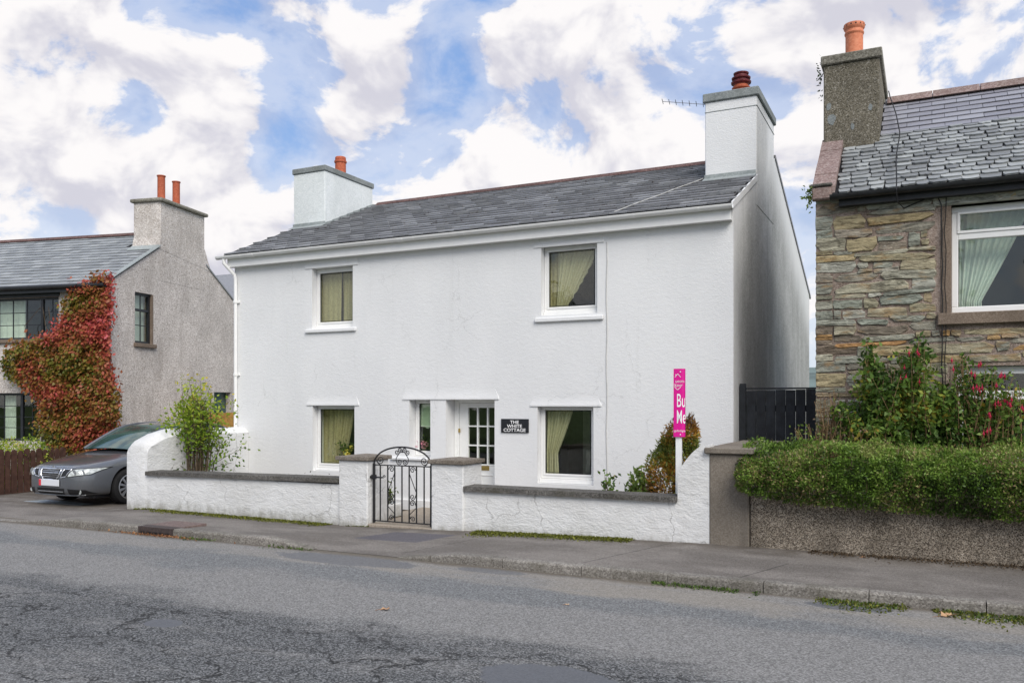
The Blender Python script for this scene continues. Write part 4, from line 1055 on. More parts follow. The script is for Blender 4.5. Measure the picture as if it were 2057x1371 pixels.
for sg in (-1, 1):    # heart
    spiral(mid + sg * .048, zr + .055, .046, 1.5, math.pi / 2 - sg * math.pi / 2, -sg, tail=[(mid, zt - .06), (mid + sg * .05, zr + .18), (mid + sg * .105, zr + .10), (mid + sg * .098, zr + .055)])
    spiral(mid + sg * .088, zr + .19, .038, 1.4, math.pi if sg > 0 else 0, sg, tail=[(mid + sg * .055, zr + .165)])
    spiral(mid + sg * .042, zt - .045, .034, 1.4, math.pi if sg > 0 else 0, -sg, tail=[(mid, zt - .08)])
zm = gz(1003)
for (pa, pb, fl) in ((779, 793, 1), (822, 836.7, -1)):
    xa, xb = gx(pa), gx(pb)
    if fl < 0: xa, xb = xb, xa
    c = (xa + xb) / 2; s = 1 if xb > xa else -1; r = .045
    spiral(c + s * .004, zr - .055, r, 1.5, math.pi if s > 0 else 0, -s, tail=[(xa, zm + .09), (xb - s * .012, zr - .16), (xb - s*.005, zr - .06)][:0] or [(xa, zr - .055)])
    m = MB(); m.tube([(xb, GYp, zr - .10), (xa, GYp, zm + .10)], .006, 6); m.build('diagonal', 'black_iron', gate)
    spiral(c + s * .006, zm + .045, r, 1.5, math.pi if s > 0 else 0, s, tail=[(xa, zm + .10)])
    spiral(c + s * .006, zm - .045, r, 1.5, math.pi if s > 0 else 0, -s, tail=[(xa, zm - .10)])
    m = MB(); m.tube([(xa, GYp, zm - .10), (xb, GYp, gb + .14)], .006, 6); m.build('diagonal', 'black_iron', gate)
    spiral(c, gb + .085, .04, 1.4, 0 if s > 0 else math.pi, s, tail=[(xb, gb + .15)])
zl = gz(960)
m = MB(); m.tube([(ga - .06, GYp - .02, zl), (ga + .16, GYp - .02, zl)], .011, 8); m.lathe([(.02, 0), (.024, .012), (.02, .03)], (ga - .075, GYp - .02, zl), 12, axis='x'); m.box(ga - .03, ga + .03, GYp - .03, GYp + .02, zl - .03, zl + .035); m.build('latch', 'black_iron', gate)
spiral(ga + .18, zl + .012, .026, .9, math.pi * 1.3, -1)
for z in (zl, gb + .12):
    m = MB(); m.lathe([(.018, 0), (.022, .02), (.018, .045)], (gbx + .026, GYp, z - .02), 10); m.box(gbx, xq0 + .01, GYp - .008, GYp + .008, z - .008, z + .008); m.build('hinge', 'black_iron', gate)
m = MB(); m.box(xp1 - .01, xq0 + .01, YW - .03, YW + .22, -.25, zw(gx(809)) + .022, .008); st = m.build('threshold', 'path_concrete'); setp(st, 'pale concrete threshold under the iron gate', kind='structure')
# house base plinth step seen through the gate
m = MB(); m.box(-8.9, -7.33, YF - .06, YF - .002, -.2, .02, .01); m.build('plinth', 'white_render', cot)

# for-sale board: a bent sheet on a white post
YB = YW + .30
sb0 = onY(1353, 800, YB)[0]
sg = thing('sale_board', (onY(1361, 900, YB)[0], YB, -.15), 'tall pink estate agent board on a white post behind the white wall', 'sign')
m = MB(); pxs = onY(1361.5, 900, YB)[0]; m.box(pxs - .037, pxs + .037, YB + .03, YB + .075, -.16, onY(1361, 745, YB)[1] - .02, .004); m.build('post', 'white_gloss', sg)
bz0, bz1 = onY(1365, 877, YB)[1], onY(1365, 740, YB)[1]
ang = math.radians(6)
def bent(u, off=0.0):
    """arc-length u across the sheet -> (x, y); flat part, tight bend, then straight back"""
    fl, R, bend = .097, .042, math.radians(112)
    d0 = Vector((math.cos(ang), math.sin(ang))); n0 = Vector((math.sin(ang), -math.cos(ang)))
    p0 = Vector((sb0, YB))
    if u <= fl: p = p0 + d0 * u; nn = n0
    else:
        c = p0 + d0 * fl - n0 * R; a = min((u - fl) / R, bend)
        nn = Vector((n0.x * math.cos(a) - n0.y * math.sin(a), n0.x * math.sin(a) + n0.y * math.cos(a))); p = c + nn * R
        if (u - fl) / R > bend: dd = Vector((-nn.y, nn.x)); p = p + dd * (u - fl - bend * R)
    return p + nn * off
us = np.concatenate([np.linspace(0, .1, 5), np.linspace(.105, .24, 22), np.linspace(.26, .46, 4)])
m = MB(); V = []; fs = []
for u in us:
    a = bent(u); b = bent(u, -.004); V += [(a.x, a.y, bz0), (a.x, a.y, bz1), (b.x, b.y, bz0), (b.x, b.y, bz1)]
for i in range(len(us) - 1):
    k = 4 * i; fs += [(k, k + 4, k + 5, k + 1), (k + 6, k + 2, k + 3, k + 7), (k + 1, k + 5, k + 7, k + 3), (k, k + 2, k + 6, k + 4)]
fs += [(0, 1, 3, 2)]
m.add(V, fs); m.build('board', 'sign_pink', sg, autosm=30)
def board_text(t, u, z, h, sx=1.0, off=0.0, name='lettering'):
    me = text_mesh(t, h, 0.0, 'LEFT', off)
    bm = bmesh.new(); bm.from_mesh(me); bmesh.ops.triangulate(bm, faces=bm.faces[:]); bmesh.ops.subdivide_edges(bm, edges=[e for e in bm.edges if e.calc_length() > .02], cuts=2)
    for v in bm.verts:
        q = bent(u + v.co.x * sx, .003); v.co = Vector((q.x, q.y, z + v.co.y))
    bm.to_mesh(me); bm.free(); me.materials.clear(); me.materials.append(MATS['sign_white'])
    c = Vector((sb0, YB, z)); me.transform(Matrix.Translation(-c)); place(name, me, c, sg)
H_ = bz1 - bz0
board_text('Buy', .036, bz0 + H_ * .44, .235, .46, .001); board_text('Me', .036, bz0 + H_ * .20, .235, .40, .001)
board_text('GARFORTH', .022, bz0 + H_ * .795, .038, .55); board_text('GRAY', .022, bz0 + H_ * .735, .042, .8); board_text('garforthgray.im', .010, bz0 + H_ * .075, .040, .72)
def board_line(pts, w=.006):
    m = MB()
    for (u0, z0), (u1, z1) in zip(pts[:-1], pts[1:]):
        L = math.hypot(u1 - u0, z1 - z0); nx_, nz_ = -(z1 - z0) / L * w / 2, (u1 - u0) / L * w / 2
        q = [bent(u0 + nx_, .003), bent(u1 + nx_, .003), bent(u1 - nx_, .003), bent(u0 - nx_, .003)]; zs = (z0 + nz_, z1 + nz_, z1 - nz_, z0 - nz_)
        m.add([(p.x, p.y, z) for p, z in zip(q, zs)], [(0, 1, 2, 3)])
    m.build('logo_line', 'sign_white', sg)
board_line([(.018, bz0 + H_ * .875), (.052, bz0 + H_ * .925), (.088, bz0 + H_ * .875)]); board_line([(.028, bz0 + H_ * .885), (.028, bz0 + H_ * .92)])
board_line([(.018, bz0 + H_ * .78), (.018, bz0 + H_ * .725), (.05, bz0 + H_ * .69), (.085, bz0 + H_ * .725), (.085, bz0 + H_ * .76)])
for zz in (.955, .035):
    m = MB(); q = bent(.085, .003); m.lathe([(.008, 0), (.008, .003)], (q.x, q.y - .002, bz0 + H_ * zz), 10, axis='y'); m.build('rivet', 'sign_white', sg)

# ------------------------------------------------------------------ plants of the cottage garden
def stem_shrub(name, base, h, spread, nst, leafmat, label, cat, nl, ls, leaf_lo=.4, grp=None, stemmat='bark', r0=.014, rndf=None, lean=0.0, yspread=.7, fan=.3):
    t = thing(name, base, label, cat, grp)
    m = MB(); pts = []
    for i in range(nst):
        a = random.uniform(0, 2 * math.pi); rr = random.uniform(.2, 1) * spread
        tip = Vector((base[0] + math.cos(a) * rr + lean * h, base[1] + math.sin(a) * rr * yspread, base[2] + h * random.uniform(.68, 1.0) * (1.0 - .22 * (rr / spread) ** 2)))
        b = Vector(base) + Vector((math.cos(a) * rr * fan, math.sin(a) * rr * fan * yspread, 0))
        mid = b.lerp(tip, .5) + Vector((math.cos(a) * .03 * h, 0, .08 * h))
        path = []
        for k in range(7):
            u = k / 6; q = b * (1 - u) ** 2 + mid * 2 * u * (1 - u) + tip * u * u
            q += Vector((random.gauss(0, .012 * h * u), random.gauss(0, .012 * h * u), 0)); path.append(q)
            if u >= leaf_lo: pts.append((q, (tip - b).normalized()))
        m.tube(path, [r0 * (1 - .75 * k / 6) for k in range(7)], 5)
        for j in range(2):
            u = random.uniform(.4, .9); q = path[int(u * 6)]; e = q + Vector((random.gauss(0, .12 * h), random.gauss(0, .09 * h), random.uniform(.06, .18) * h))
            m.tube([q, q.lerp(e, .5) + Vector((0, 0, .015)), e], [r0 * .4, r0 * .3, r0 * .18], 4); pts += [(q.lerp(e, f), (e - q).normalized()) for f in (.35, .6, .8, 1.0)]
    m.build('stems', stemmat, t)
    idx = RNG.integers(0, len(pts), nl)
    P = np.array([tuple(pts[i][0]) for i in idx]) + RNG.normal(size=(nl, 3)) * h * .035
    D = np.array([tuple(pts[i][1]) for i in idx])
    rv = RNG.uniform(0, 1, nl) if rndf is None else rndf(P)
    leaves('foliage', leafmat, t, P, ls, rv, out=D * .4, droop=.15, aspect=.55)
    return t
bx, _ = onY(393, 940, 10.85); zt = onY(393, 752, 10.85)[1]
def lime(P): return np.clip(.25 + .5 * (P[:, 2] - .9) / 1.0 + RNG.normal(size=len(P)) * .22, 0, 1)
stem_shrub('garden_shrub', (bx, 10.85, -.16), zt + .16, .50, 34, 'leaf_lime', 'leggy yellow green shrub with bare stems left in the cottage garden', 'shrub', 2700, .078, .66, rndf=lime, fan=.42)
x_, _ = onY(1221, 980, 10.75); zt = onY(1221, 948, 10.75)[1]
stem_shrub('garden_plant', (x_, 10.75, -.16), zt + .16, .13, 8, 'leaf_fuchsia', 'smallest leafy plant above the coping right of the lower right window', 'plant', 460, .07, .5, 'small plants along the white wall')
x_, _ = onY(1283, 980, 10.75); zt = onY(1283, 926, 10.75)[1]
stem_shrub('garden_plant', (x_ + .05, 10.75, -.16), zt + .16, .17, 11, 'leaf_mid', 'bright green leaning plant between smallest plant and rusty conifer', 'plant', 800, .075, .5, 'small plants along the white wall', stemmat='twig_tan', rndf=lambda P: RNG.uniform(.45, 1, len(P)), lean=-.07)
# conifer, half brown
cb = (onY(1352, 985, 10.85)[0], 10.85, -.16)
cn = thing('conifer_bush', cb, 'rusty orange and green conifer bush behind the pink board post', 'shrub')
m = MB(); m.tube([cb, (cb[0] + .02, cb[1], .6), (cb[0] + .10, cb[1], 1.25)], [.04, .03, .012], 6); m.build('trunk', 'bark', cn)
N = 11000; P = []
ell = [((onY(1338, 930, 10.85)[0], .55), (.27, .62), .55), ((onY(1358, 880, 10.85)[0], 1.05), (.20, .40), .2), ((onY(1385, 870, 10.85)[0], 1.22), (.12, .26), .14), ((onY(1345, 850, 10.85)[0], 1.05), (.15, .22), .11)]
for (c2, r2, fr) in ell:
    k = int(N * fr); d = unit(RNG.normal(size=(k, 3))); rr = RNG.uniform(.45, 1.0, k)[:, None] ** .5
    P.append(np.array([c2[0], 10.85, c2[1]]) + d * rr * np.array([r2[0], r2[0] * .9, r2[1]]) * (.8 + .4 * vnoise(d, 3, 2))[:, None])
P = np.concatenate(P); P = P[P[:, 2] > -.1]
zz = P[:, 2]
rv = np.clip(np.interp(zz, [0, .45, .65, .85, 1.05, 1.5], [.15, .28, .50, .62, .85, .20]) + RNG.normal(size=len(P)) * .13 + (vnoise(P, 5, 3) - .5) * .3, 0, 1)
leaves('foliage', 'leaf_conifer', cn, P, .06, rv, out=unit(P - np.array([cb[0], cb[1], .4])) * .8, droop=-.2, aspect=.28)
# low ground cover behind the left coping
P = []
for px, r, zt in ((345, .20, .10), (380, .14, .05), (470, .3, .05), (520, .3, .05), (580, .3, .07), (630, .3, .08), (665, .2, .07)):
    c = onY(px, 950, 10.5)[0]; k = 330
    P.append(np.array([c, 10.5, .43]) + RNG.normal(size=(k, 3)) * np.array([r * .6, .08, zt * .6]))
P = np.concatenate(P)
gc = thing('ground_cover', (float(P[:, 0].mean()), 10.5, -.16), 'low grey green ground cover peeping over the left coping', 'plant')
m = MB()
for q in P[::24]: m.tube([(q[0], q[1], -.16), (q[0] + .02, q[1], q[2])], .004, 4)
m.build('stems', 'bark', gc)
leaves('foliage', 'ground_green', gc, P, .045, RNG.uniform(0, 1, len(P)), droop=0, aspect=.4)
# potted green by the gate
pt = thing('potted_plant', (onY(780, 1030, 10.9)[0], 10.9, -.10), 'small green plant glimpsed through the iron gate', 'plant')
m = MB(); c = (onY(780, 1030, 10.9)[0], 10.9, -.10); m.box(c[0] - .16, c[0] + .10, 10.75, 11.15, -.1, .12, .02); m.build('trough', 'white_garden_wall', pt)
P = np.array([c[0], 10.9, .28]) + RNG.normal(size=(140, 3)) * np.array([.05, .05, .09]); leaves('foliage', 'leaf_mid', pt, P, .06, RNG.uniform(.3, 1, 140))
m = MB()
for q in P[::14]: m.tube([(c[0], 10.9, .1), tuple(q)], .004, 4)
m.build('stems', 'bark', pt)

# ------------------------------------------------------------------ black side gate
YS = 12.75
sgt = thing('side_gate', (-1.95, YS, 0), 'weathered black boarded side gate between cottage and stone house', 'gate')
xa = X1 + .015; xb = -1.30; zt = onY(1550, 783, YS)[1]
nb = 8; w = (xb - xa - .09) / nb
for i in range(nb):
    m = MB(); a = xa + .09 + w * i; m.box(a + .003, a + w - .003, YS + random.uniform(-.004, .004), YS + .022, .02, zt + random.uniform(-.012, .012), .004); m.build('board', 'gate_black', sgt)
m = MB(); m.box(xa, xa + .085, YS - .03, YS + .05, -.02, onY(1487, 770, YS)[1], .005); m.build('gate_post', 'gate_black', sgt)
for z in (.35, 1.55):
    m = MB(); m.box(xa + .09, xb, YS + .023, YS + .06, z, z + .09, .004); m.build('ledge', 'gate_black', sgt)
m = MB(); m.box(xa + .09, xb, YS - .01, YS + .035, zt + .013, zt + .035, .003); m.build('top_rail', 'gate_black', sgt)

# ------------------------------------------------------------------ left neighbour, turned 12 degrees to the street
LO = Vector((-17.76, 14.11, 0)); LR = Matrix.Rotation(math.radians(12), 4, 'Z'); LT = Matrix.Translation(LO) @ LR
LTi = LT.inverted(); LC = LTi @ Vector((0, 0, CH))
def LY(px, py, yl=0.0):
    d = LTi.to_3x3() @ Vector(ray(px, py)); t = (yl - LC.y) / d.y; p = LC + d * t; return p.x, p.z
def LX(px, py, xl=0.0):
    d = LTi.to_3x3() @ Vector(ray(px, py)); t = (xl - LC.x) / d.x; p = LC + d * t; return p.y, p.z
def LMB():
    m = MB(); m.T = LT; return m
lh = thing('pebbledash_house', LO + Vector((-3, 1, -.2)), 'grey pebbledash house with black windows behind the red creeper', 'house')
LD, LZE = 5.5, LY(222, 560)[1]
LRY = 2.72; LZR = LX(345, 468, -.4)[1] if False else 1.65 + (812 - 470) / F * (Vector((LT @ Vector((-1.2, LRY, 0)))).dot(Vector((-S_, C_, 0))))
print('left house eave', LZE, 'ridge', LZR)
def lrz(y): return LZE + (LZR - LZE) * (y / LRY) if y <= LRY else LZR - (LZR - LZE) * (y - LRY) / (LD - LRY)
# openings on the front
wu = (LY(0, 640)[0] - .75, LY(118, 640)[0], LY(60, 681)[1], LY(60, 597)[1])
wl = (LY(8, 840)[0] - .9, LY(78, 840)[0], LY(40, 885)[1], LY(40, 789)[1])
m = LMB(); wall_open(m, -7.5, -.3, -.3, LZE - .03, [wu, wl], 0, .3); m.build('front_wall', 'pebbledash', lh)
# gable with its side window: prism cut into pieces round the opening
gw = (LX(271, 640)[0], LX(308, 640)[0], LX(290, 690)[1], LX(290, 589)[1])
def gable_cells(m, ops):
    ys = sorted({0, LRY, LD, *[v for o in ops for v in o[:2]]}); zs0 = sorted({-.3, *[v for o in ops for v in o[2:4]]})
    for i in range(len(ys) - 1):
        a, b = ys[i], ys[i + 1]; lv = zs0 + [None]
        for j in range(len(zs0)):
            c = zs0[j]; d0 = zs0[j + 1] if j + 1 < len(zs0) else lrz(a) - .04; d1 = zs0[j + 1] if j + 1 < len(zs0) else lrz(b) - .04
            cy, cz = (a + b) / 2, (c + min(d0, d1)) / 2
            if any(o[0] < cy < o[1] and o[2] < cz < o[3] for o in ops): continue
            m.add([(0, a, c), (0, b, c), (0, b, d1), (0, a, d0)], [(0, 1, 2, 3)]); m.add([(-.3, a, c), (-.3, b, c), (-.3, b, d1), (-.3, a, d0)], [(3, 2, 1, 0)])
    for (a, b, c, d) in ops:
        m.add([(0, a, c), (0, a, d), (-.3, a, d), (-.3, a, c)], [(0, 1, 2, 3)]); m.add([(0, b, c), (0, b, d), (-.3, b, d), (-.3, b, c)], [(3, 2, 1, 0)])
        m.add([(0, a, d), (0, b, d), (-.3, b, d), (-.3, a, d)], [(0, 1, 2, 3)]); m.add([(0, a, c), (0, b, c), (-.3, b, c), (-.3, a, c)], [(3, 2, 1, 0)])
    for a in (0, LD): m.add([(0, a, -.3), (-.3, a, -.3), (-.3, a, LZE - .04), (0, a, LZE - .04)], [(0, 1, 2, 3)])
gw2 = (LX(430, 820)[0], LX(450, 820)[0] + .35, LX(430, 840)[1] - .25, LX(430, 787)[1])
m = LMB(); gable_cells(m, [gw, gw2]); m.build('gable_wall', 'pebbledash', lh)
m = LMB(); m.box(-7.5, -.3, LD - .3, LD, -.3, LZE - .05); m.box(-7.8, -7.5, 0, LD, -.3, LZE - .05); m.build('rear_wall', 'pebbledash', lh)
m = LMB(); m.box(-7.5, -.3, 2.4, 2.5, -.2, LZE - .1); m.box(-7.5, -.3, .3, LD - .3, 2.15, 2.3); m.build('partition', 'interior', lh)
# front windows: black frames with lead-look bars
def black_window(op, yl, lights, rows, parent, colsof=None):
    a, b, c, d = op; w = .055
    win = thing('window', LT @ Vector(((a + b) / 2, yl, c))); win.parent = parent; win.location = WLOC[win] - WLOC[parent]
    m = LMB(); frame_ring(m, a, b, c, d, w, yl, yl + .07)
    xs = [a + (b - a) * f for f in lights]
    for x in xs[1:-1]: m.box(x - .035, x + .035, yl + .001, yl + .069, c + w, d - w)
    m.build('frame', 'black_frame', win)
    for i in range(len(xs) - 1):
        x0, x1 = xs[i] + .045, xs[i + 1] - .045
        m = LMB(); m.box(x0, x1, yl + .03, yl + .035, c + w, d - w); m.build('pane', 'window_glass', win)
        n = colsof[i]
        for k in range(1, n): m = LMB(); x = x0 + (x1 - x0) * k / n; m.box(x - .009, x + .009, yl + .022, yl + .043, c + w, d - w); m.build('glazing_bar', 'black_frame', win)
        for k in range(1, rows): m = LMB(); z = c + w + (d - c - 2 * w) * k / rows; m.box(x0, x1, yl + .021, yl + .044, z - .009, z + .009); m.build('glazing_bar', 'black_frame', win)
    return win
fu = lambda p: (LY(p, 640)[0] - wu[0]) / (wu[1] - wu[0])
black_window(wu, .10, [0, fu(-40), fu(78), 1], 3, lh, [2, 4, 2])
fl_ = lambda p: (LY(p, 840)[0] - wl[0]) / (wl[1] - wl[0])
black_window(wl, .10, [0, fl_(-35), fl_(37), 1], 4, lh, [2, 2, 2])
m = LMB(); m.box(wu[0] - .1, wu[1] + .05, -.07, .04, wu[2] - .09, wu[2] - .001, .008); m.build('sill', 'sandstone', lh)
m = LMB(); m.box(wu[0] - .1, wu[1] + .03, -.02, .03, wu[3], LZE - .13, .003); m.build('timber_band', 'black_frame', lh)
# gable window
ga_, gb_, gc_, gd_ = gw
win = thing('window', LT @ Vector((0, (ga_ + gb_) / 2, gc_))); win.parent = lh; win.location = WLOC[win] - WLOC[lh]
m = LMB(); x0_, x1_ = -.13, -.06; w = .06; sp = gb_ - ga_
yb1 = ga_ + sp * .92
for (p, q, r, s) in ((ga_, yb1, gc_, gc_ + w), (ga_, yb1, gd_ - w, gd_), (ga_, yb1, gc_ + (gd_ - gc_) * .66 - .03, gc_ + (gd_ - gc_) * .66 + .03)): m.box(x0_, x1_, p, q, r, s)
m.box(x0_ + .001, x1_ - .001, ga_, ga_ + w, gc_ + w, gd_ - w); m.box(x0_ + .001, x1_ - .001, yb1 - w, yb1, gc_ + w, gd_ - w); m.build('frame', 'black_frame', win)
m = LMB(); m.box(-.105, -.10, ga_ + w, yb1 - w, gc_ + w, gd_ - w); m.build('pane', 'window_glass', win)
m = LMB(); ym = (ga_ + yb1) / 2; m.box(-.11, -.09, ym - .01, ym + .01, gc_ + w, gd_ - w); m.build('glazing_bar', 'black_frame', win)
m = LMB(); zz = gc_ + (gd_ - gc_) * .36; m.box(-.111, -.089, ga_ + w, yb1 - w, zz - .01, zz + .01); m.build('glazing_bar', 'black_frame', win)
m = LMB(); m.box(-.25, .002, yb1, gb_, gc_, gd_); m.build('reveal_trim', 'sandstone', win)
m = LMB(); m.box(-.1, .07, ga_ - .05, gb_ + .06, gc_ - .10, gc_ - .001, .008); m.build('sill', 'sandstone', win)
m = LMB(); m.box(-.27, -.26, ga_, gb_, gc_ - .05, gd_ + .05); o = m.build('blind', 'curtain_white'); setp(o, 'pale blind added to brighten the small gable window of the pebbledash house', 'blind')  # invented pale sheet, added behind the glass so the dark panes look lighter
a, b, c, d = gw2
m = LMB(); m.box(-.17, -.16, a, b, c, d); m.build('rear_window_pane', 'glass_car', lh)
# roof
lro = thing('roof', LT @ Vector((-3.5, LRY, LZE))); lro.parent = lh; lro.location = WLOC[lro] - WLOC[lh]
ex = LR.to_3x3() @ Vector((1, 0, 0)); esl = Vector((0, LRY + .2, LZR - lrz(0) + .2 * (LZR - LZE) / LRY)); SLN = esl.length; es = LR.to_3x3() @ esl.normalized(); en = ex.cross(es)
org = LT @ Vector((0, -.2, LZE - .2 * (LZR - LZE) / LRY))
m = MB(); p = [org + ex * -8, org + ex * -.02, org + ex * -.02 + es * SLN, org + ex * -8 + es * SLN]; m.hexa([q - en * .05 for q in p] + [q - en * .004 for q in p]); m.build('roof_deck', 'slate_gap', lro)
m = LMB(); k = (LZR - LZE) / (LD - LRY); m.hexa([(-8, LRY, LZR - .05), (-.9, LRY, LZR - .05), (-.9, LD + .2, LZE - .2 * k - .05), (-8, LD + .2, LZE - .2 * k - .05), (-8, LRY, LZR - .001), (-.9, LRY, LZR - .001), (-.9, LD + .2, LZE - .2 * k), (-8, LD + .2, LZE - .2 * k)]); m.build('rear_slope', 'slate_left', lro)
ya_ = LX(411, 450)[0] + .05; m = LMB(); m.hexa([(-.9, ya_, lrz(ya_) - .06), (.03, ya_, lrz(ya_) - .06), (.03, LD + .2, LZE - .2 * k - .06), (-.9, LD + .2, LZE - .2 * k - .06), (-.9, ya_, lrz(ya_) - .012), (.03, ya_, lrz(ya_) - .012), (.03, LD + .2, LZE - .2 * k - .012), (-.9, LD + .2, LZE - .2 * k - .012)]); m.build('rear_verge', 'slate_left', lro)
vr = slate_variants('slate', 'slate_left', .30, .20 * 1.32, .012, 12, .006)
rows = []; s = 0; k = 0
while s < SLN - .06:
    xs = [(x, s) for x in np.arange(-7.5 + (.15 if k % 2 else 0), .0 - .10, .30) if not (x > -.98 and s > SLN * .66)]
    rows.append((vr, xs)); s += .20; k += 1
lay_slates(lro, rows, 300, org, ex, es, en, stuff_mat='slate_left')
x = -7.9
while x < -1.0:
    m = LMB(); m.prism([(LRY - .15, LZR - .05), (LRY - .05, LZR + .04), (LRY, LZR + .055), (LRY + .05, LZR + .04), (LRY + .15, LZR - .05)], 'x', x, x + .445); m.build('ridge_tile', 'ridge_red', lro); x += .45
m = LMB(); n = 10
for i in range(n): pass
m.hexa([(-.10, -.19, lrz(-.19) + .012), (.05, -.19, lrz(-.19) + .012), (.05, min(LRY - .65, LX(322, 450)[0] - .04), lrz(min(LRY - .65, LX(322, 450)[0] - .04)) + .012), (-.10, min(LRY - .65, LX(322, 450)[0] - .04), lrz(min(LRY - .65, LX(322, 450)[0] - .04)) + .012), (-.10, -.19, lrz(-.19) + .035), (.05, -.19, lrz(-.19) + .035), (.05, min(LRY - .65, LX(322, 450)[0] - .04), lrz(min(LRY - .65, LX(322, 450)[0] - .04)) + .035), (-.10, min(LRY - .65, LX(322, 450)[0] - .04), lrz(min(LRY - .65, LX(322, 450)[0] - .04)) + .035)])
m.build('verge_fillet', 'lead', lro)
# gutter
m = LMB(); m.tube([(-8, -.25, LZE - .17), (.02, -.25, LZE - .17)], .055, 10); m.build('gutter', 'black_gutter', lh, autosm=40)
m = LMB(); m.box(-8, 0, -.19, -.16, LZE - .30, LZE - .12); m.build('fascia', 'black_frame', lh)
# chimney, flush with the gable and splayed into it
cy0 = LX(322, 450)[0]; cy1 = LX(411, 450)[0]; czt = LX(322, 396)[1]
cx0 = LY(268, 430, cy0)[0]
lch = thing('chimney', LT @ Vector((cx0 / 2, (cy0 + cy1) / 2, LZE))); lch.parent = lh; lch.location = WLOC[lch] - WLOC[lh]
m = LMB(); m.box(cx0, .004, cy0, cy1, LZE + .2, czt - .1, .02); m.build('stack', 'pebbledash', lch)
m = LMB(); sp_ = .30
m.add([(.009, cy0, LZR - .3), (.009, cy1, LZR - .3), (.009, cy1 + sp_, lrz(cy1 + sp_) - .05), (.009, cy0 - .06, lrz(cy0 - .06) - .05), (cx0, cy0, LZR - .3), (cx0, cy1, LZR - .3), (cx0, cy1 + sp_, lrz(cy1 + sp_) - .05), (cx0, cy0 - .06, lrz(cy0 - .06) - .05)], [(0, 3, 2, 1), (4, 5, 6, 7), (0, 4, 7, 3), (1, 2, 6, 5), (0, 1, 5, 4)]); m.build('splayed_base', 'pebbledash', lch)
m = LMB(); m.box(cx0 - .07, .09, cy0 - .07, cy1 + .07, czt - .11, czt - .01, .035)
m.add([(cx0 - .03, cy0 - .03, czt - .02), (.05, cy0 - .03, czt - .02), (.05, cy1 + .03, czt - .02), (cx0 - .03, cy1 + .03, czt - .02), (cx0 + .25, cy0 + .25, czt + .07), (-.25, cy0 + .25, czt + .07), (-.25, cy1 - .25, czt + .07), (cx0 + .25, cy1 - .25, czt + .07)], [(0, 1, 5, 4), (1, 2, 6, 5), (2, 3, 7, 6), (3, 0, 4, 7), (4, 5, 6, 7)])
m.build('cap', 'cap_concrete', lch)
for (px, pt, pb) in ((324, 353, 396), (354, 365, 404)):
    yl = cy0 + (.38 if px == 324 else (cy1 - cy0) * .62); x_ = LY(px, 380, yl)[0]; zt_ = LY(px, pt, yl)[1]
    m = LMB(); hh = zt_ - czt + .02; m.lathe([(.105, 0), (.10, .02), (.098, hh - .03), (.115, hh - .025), (.115, hh), (.09, hh), (.09, .1)], (x_, yl, czt - .02), 20); m.build('chimney_pot', 'terracotta', lch, autosm=40)
m = LMB(); yb = cy0 - .02; m.hexa([(cx0 - .02, yb - .22, lrz(yb - .22) + .02), (.0, yb - .22, lrz(yb - .22) + .02), (.0, yb, lrz(yb) + .02), (cx0 - .02, yb, lrz(yb) + .02), (cx0 - .02, yb - .22, lrz(yb - .22) + .03), (0, yb - .22, lrz(yb - .22) + .03), (0, yb, lrz(yb) + .05), (cx0 - .02, yb, lrz(yb) + .05)]); m.build('flashing', 'lead', lch)
# curtains seen in its front window
a, b, c, d = wu
def lcurtain(x0, x1, z0, z1, yl, mat, label):
    V = []; nu, nv = 36, 4
    for j in range(nv + 1):
        for i in range(nu + 1):
            u = i / nu; V.append(tuple(LT @ Vector((x0 + (x1 - x0) * u, yl + .03 * math.sin(u * 30), z1 + (z0 - z1) * j / nv))))
    o = npobj('curtain', V, np.array([(j * (nu + 1) + i, j * (nu + 1) + i + 1, (j + 1) * (nu + 1) + i + 1, (j + 1) * (nu + 1) + i) for j in range(nv) for i in range(nu)]), mat, smooth=True); setp(o, label, 'curtain')
lcurtain(LY(-5, 640, .3)[0], LY(52, 640, .3)[0], c - .1, d, .32, 'curtain_white', 'pale curtain in the upper window of the pebbledash house')
lcurtain(LY(8, 640, .3)[0], LY(33, 640, .3)[0], wl[2] - .1, wl[3], .32, 'curtain_white', 'pale curtain in the lower window of the pebbledash house')

# red creeper over its corner
def in_poly(px, py, poly):
    inside = np.zeros(len(px), bool); n = len(poly)
    for i in range(n):
        x0, y0 = poly[i]; x1, y1 = poly[(i + 1) % n]
        c = ((y0 > py) != (y1 > py)) & (px < (x1 - x0) * (py - y0) / (y1 - y0 + 1e-9) + x0); inside ^= c
    return inside
poly = [(148, 578), (165, 566), (190, 556), (222, 546), (224, 600), (219, 690), (226, 745), (242, 800), (238, 850), (226, 885), (180, 905), (128, 905), (98, 892), (76, 855), (82, 812), (64, 785), (40, 772), (12, 742), (6, 722), (22, 692), (62, 684), (104, 668), (122, 650), (126, 615), (136, 596)]
cr_ = thing('red_creeper', LT @ Vector((-1.2, -.2, -.15)), 'autumn red and green creeper covering the corner of the pebbledash house', 'climbing plant')
N = 30000; px = RNG.uniform(-5, 250, N); py = RNG.uniform(540, 910, N)
jt = np.where(RNG.random(N) < .12, 13., 5.); ok = in_poly(px + RNG.normal(size=N) * jt, py + RNG.normal(size=N) * jt, poly) & (px < 246); px, py = px[ok], py[ok]
thk = vnoise(np.stack([px, py, py * 0], 1), .032, 5)
dep = .05 + .42 * RNG.uniform(0, 1, len(px)) ** .7 * (.3 + .9 * thk) * np.interp(py, [545, 650, 800], [.55, .9, 1.25])
PL = np.array([(*LY(a, b, -dd), dd) for a, b, dd in zip(px, py, dep)])
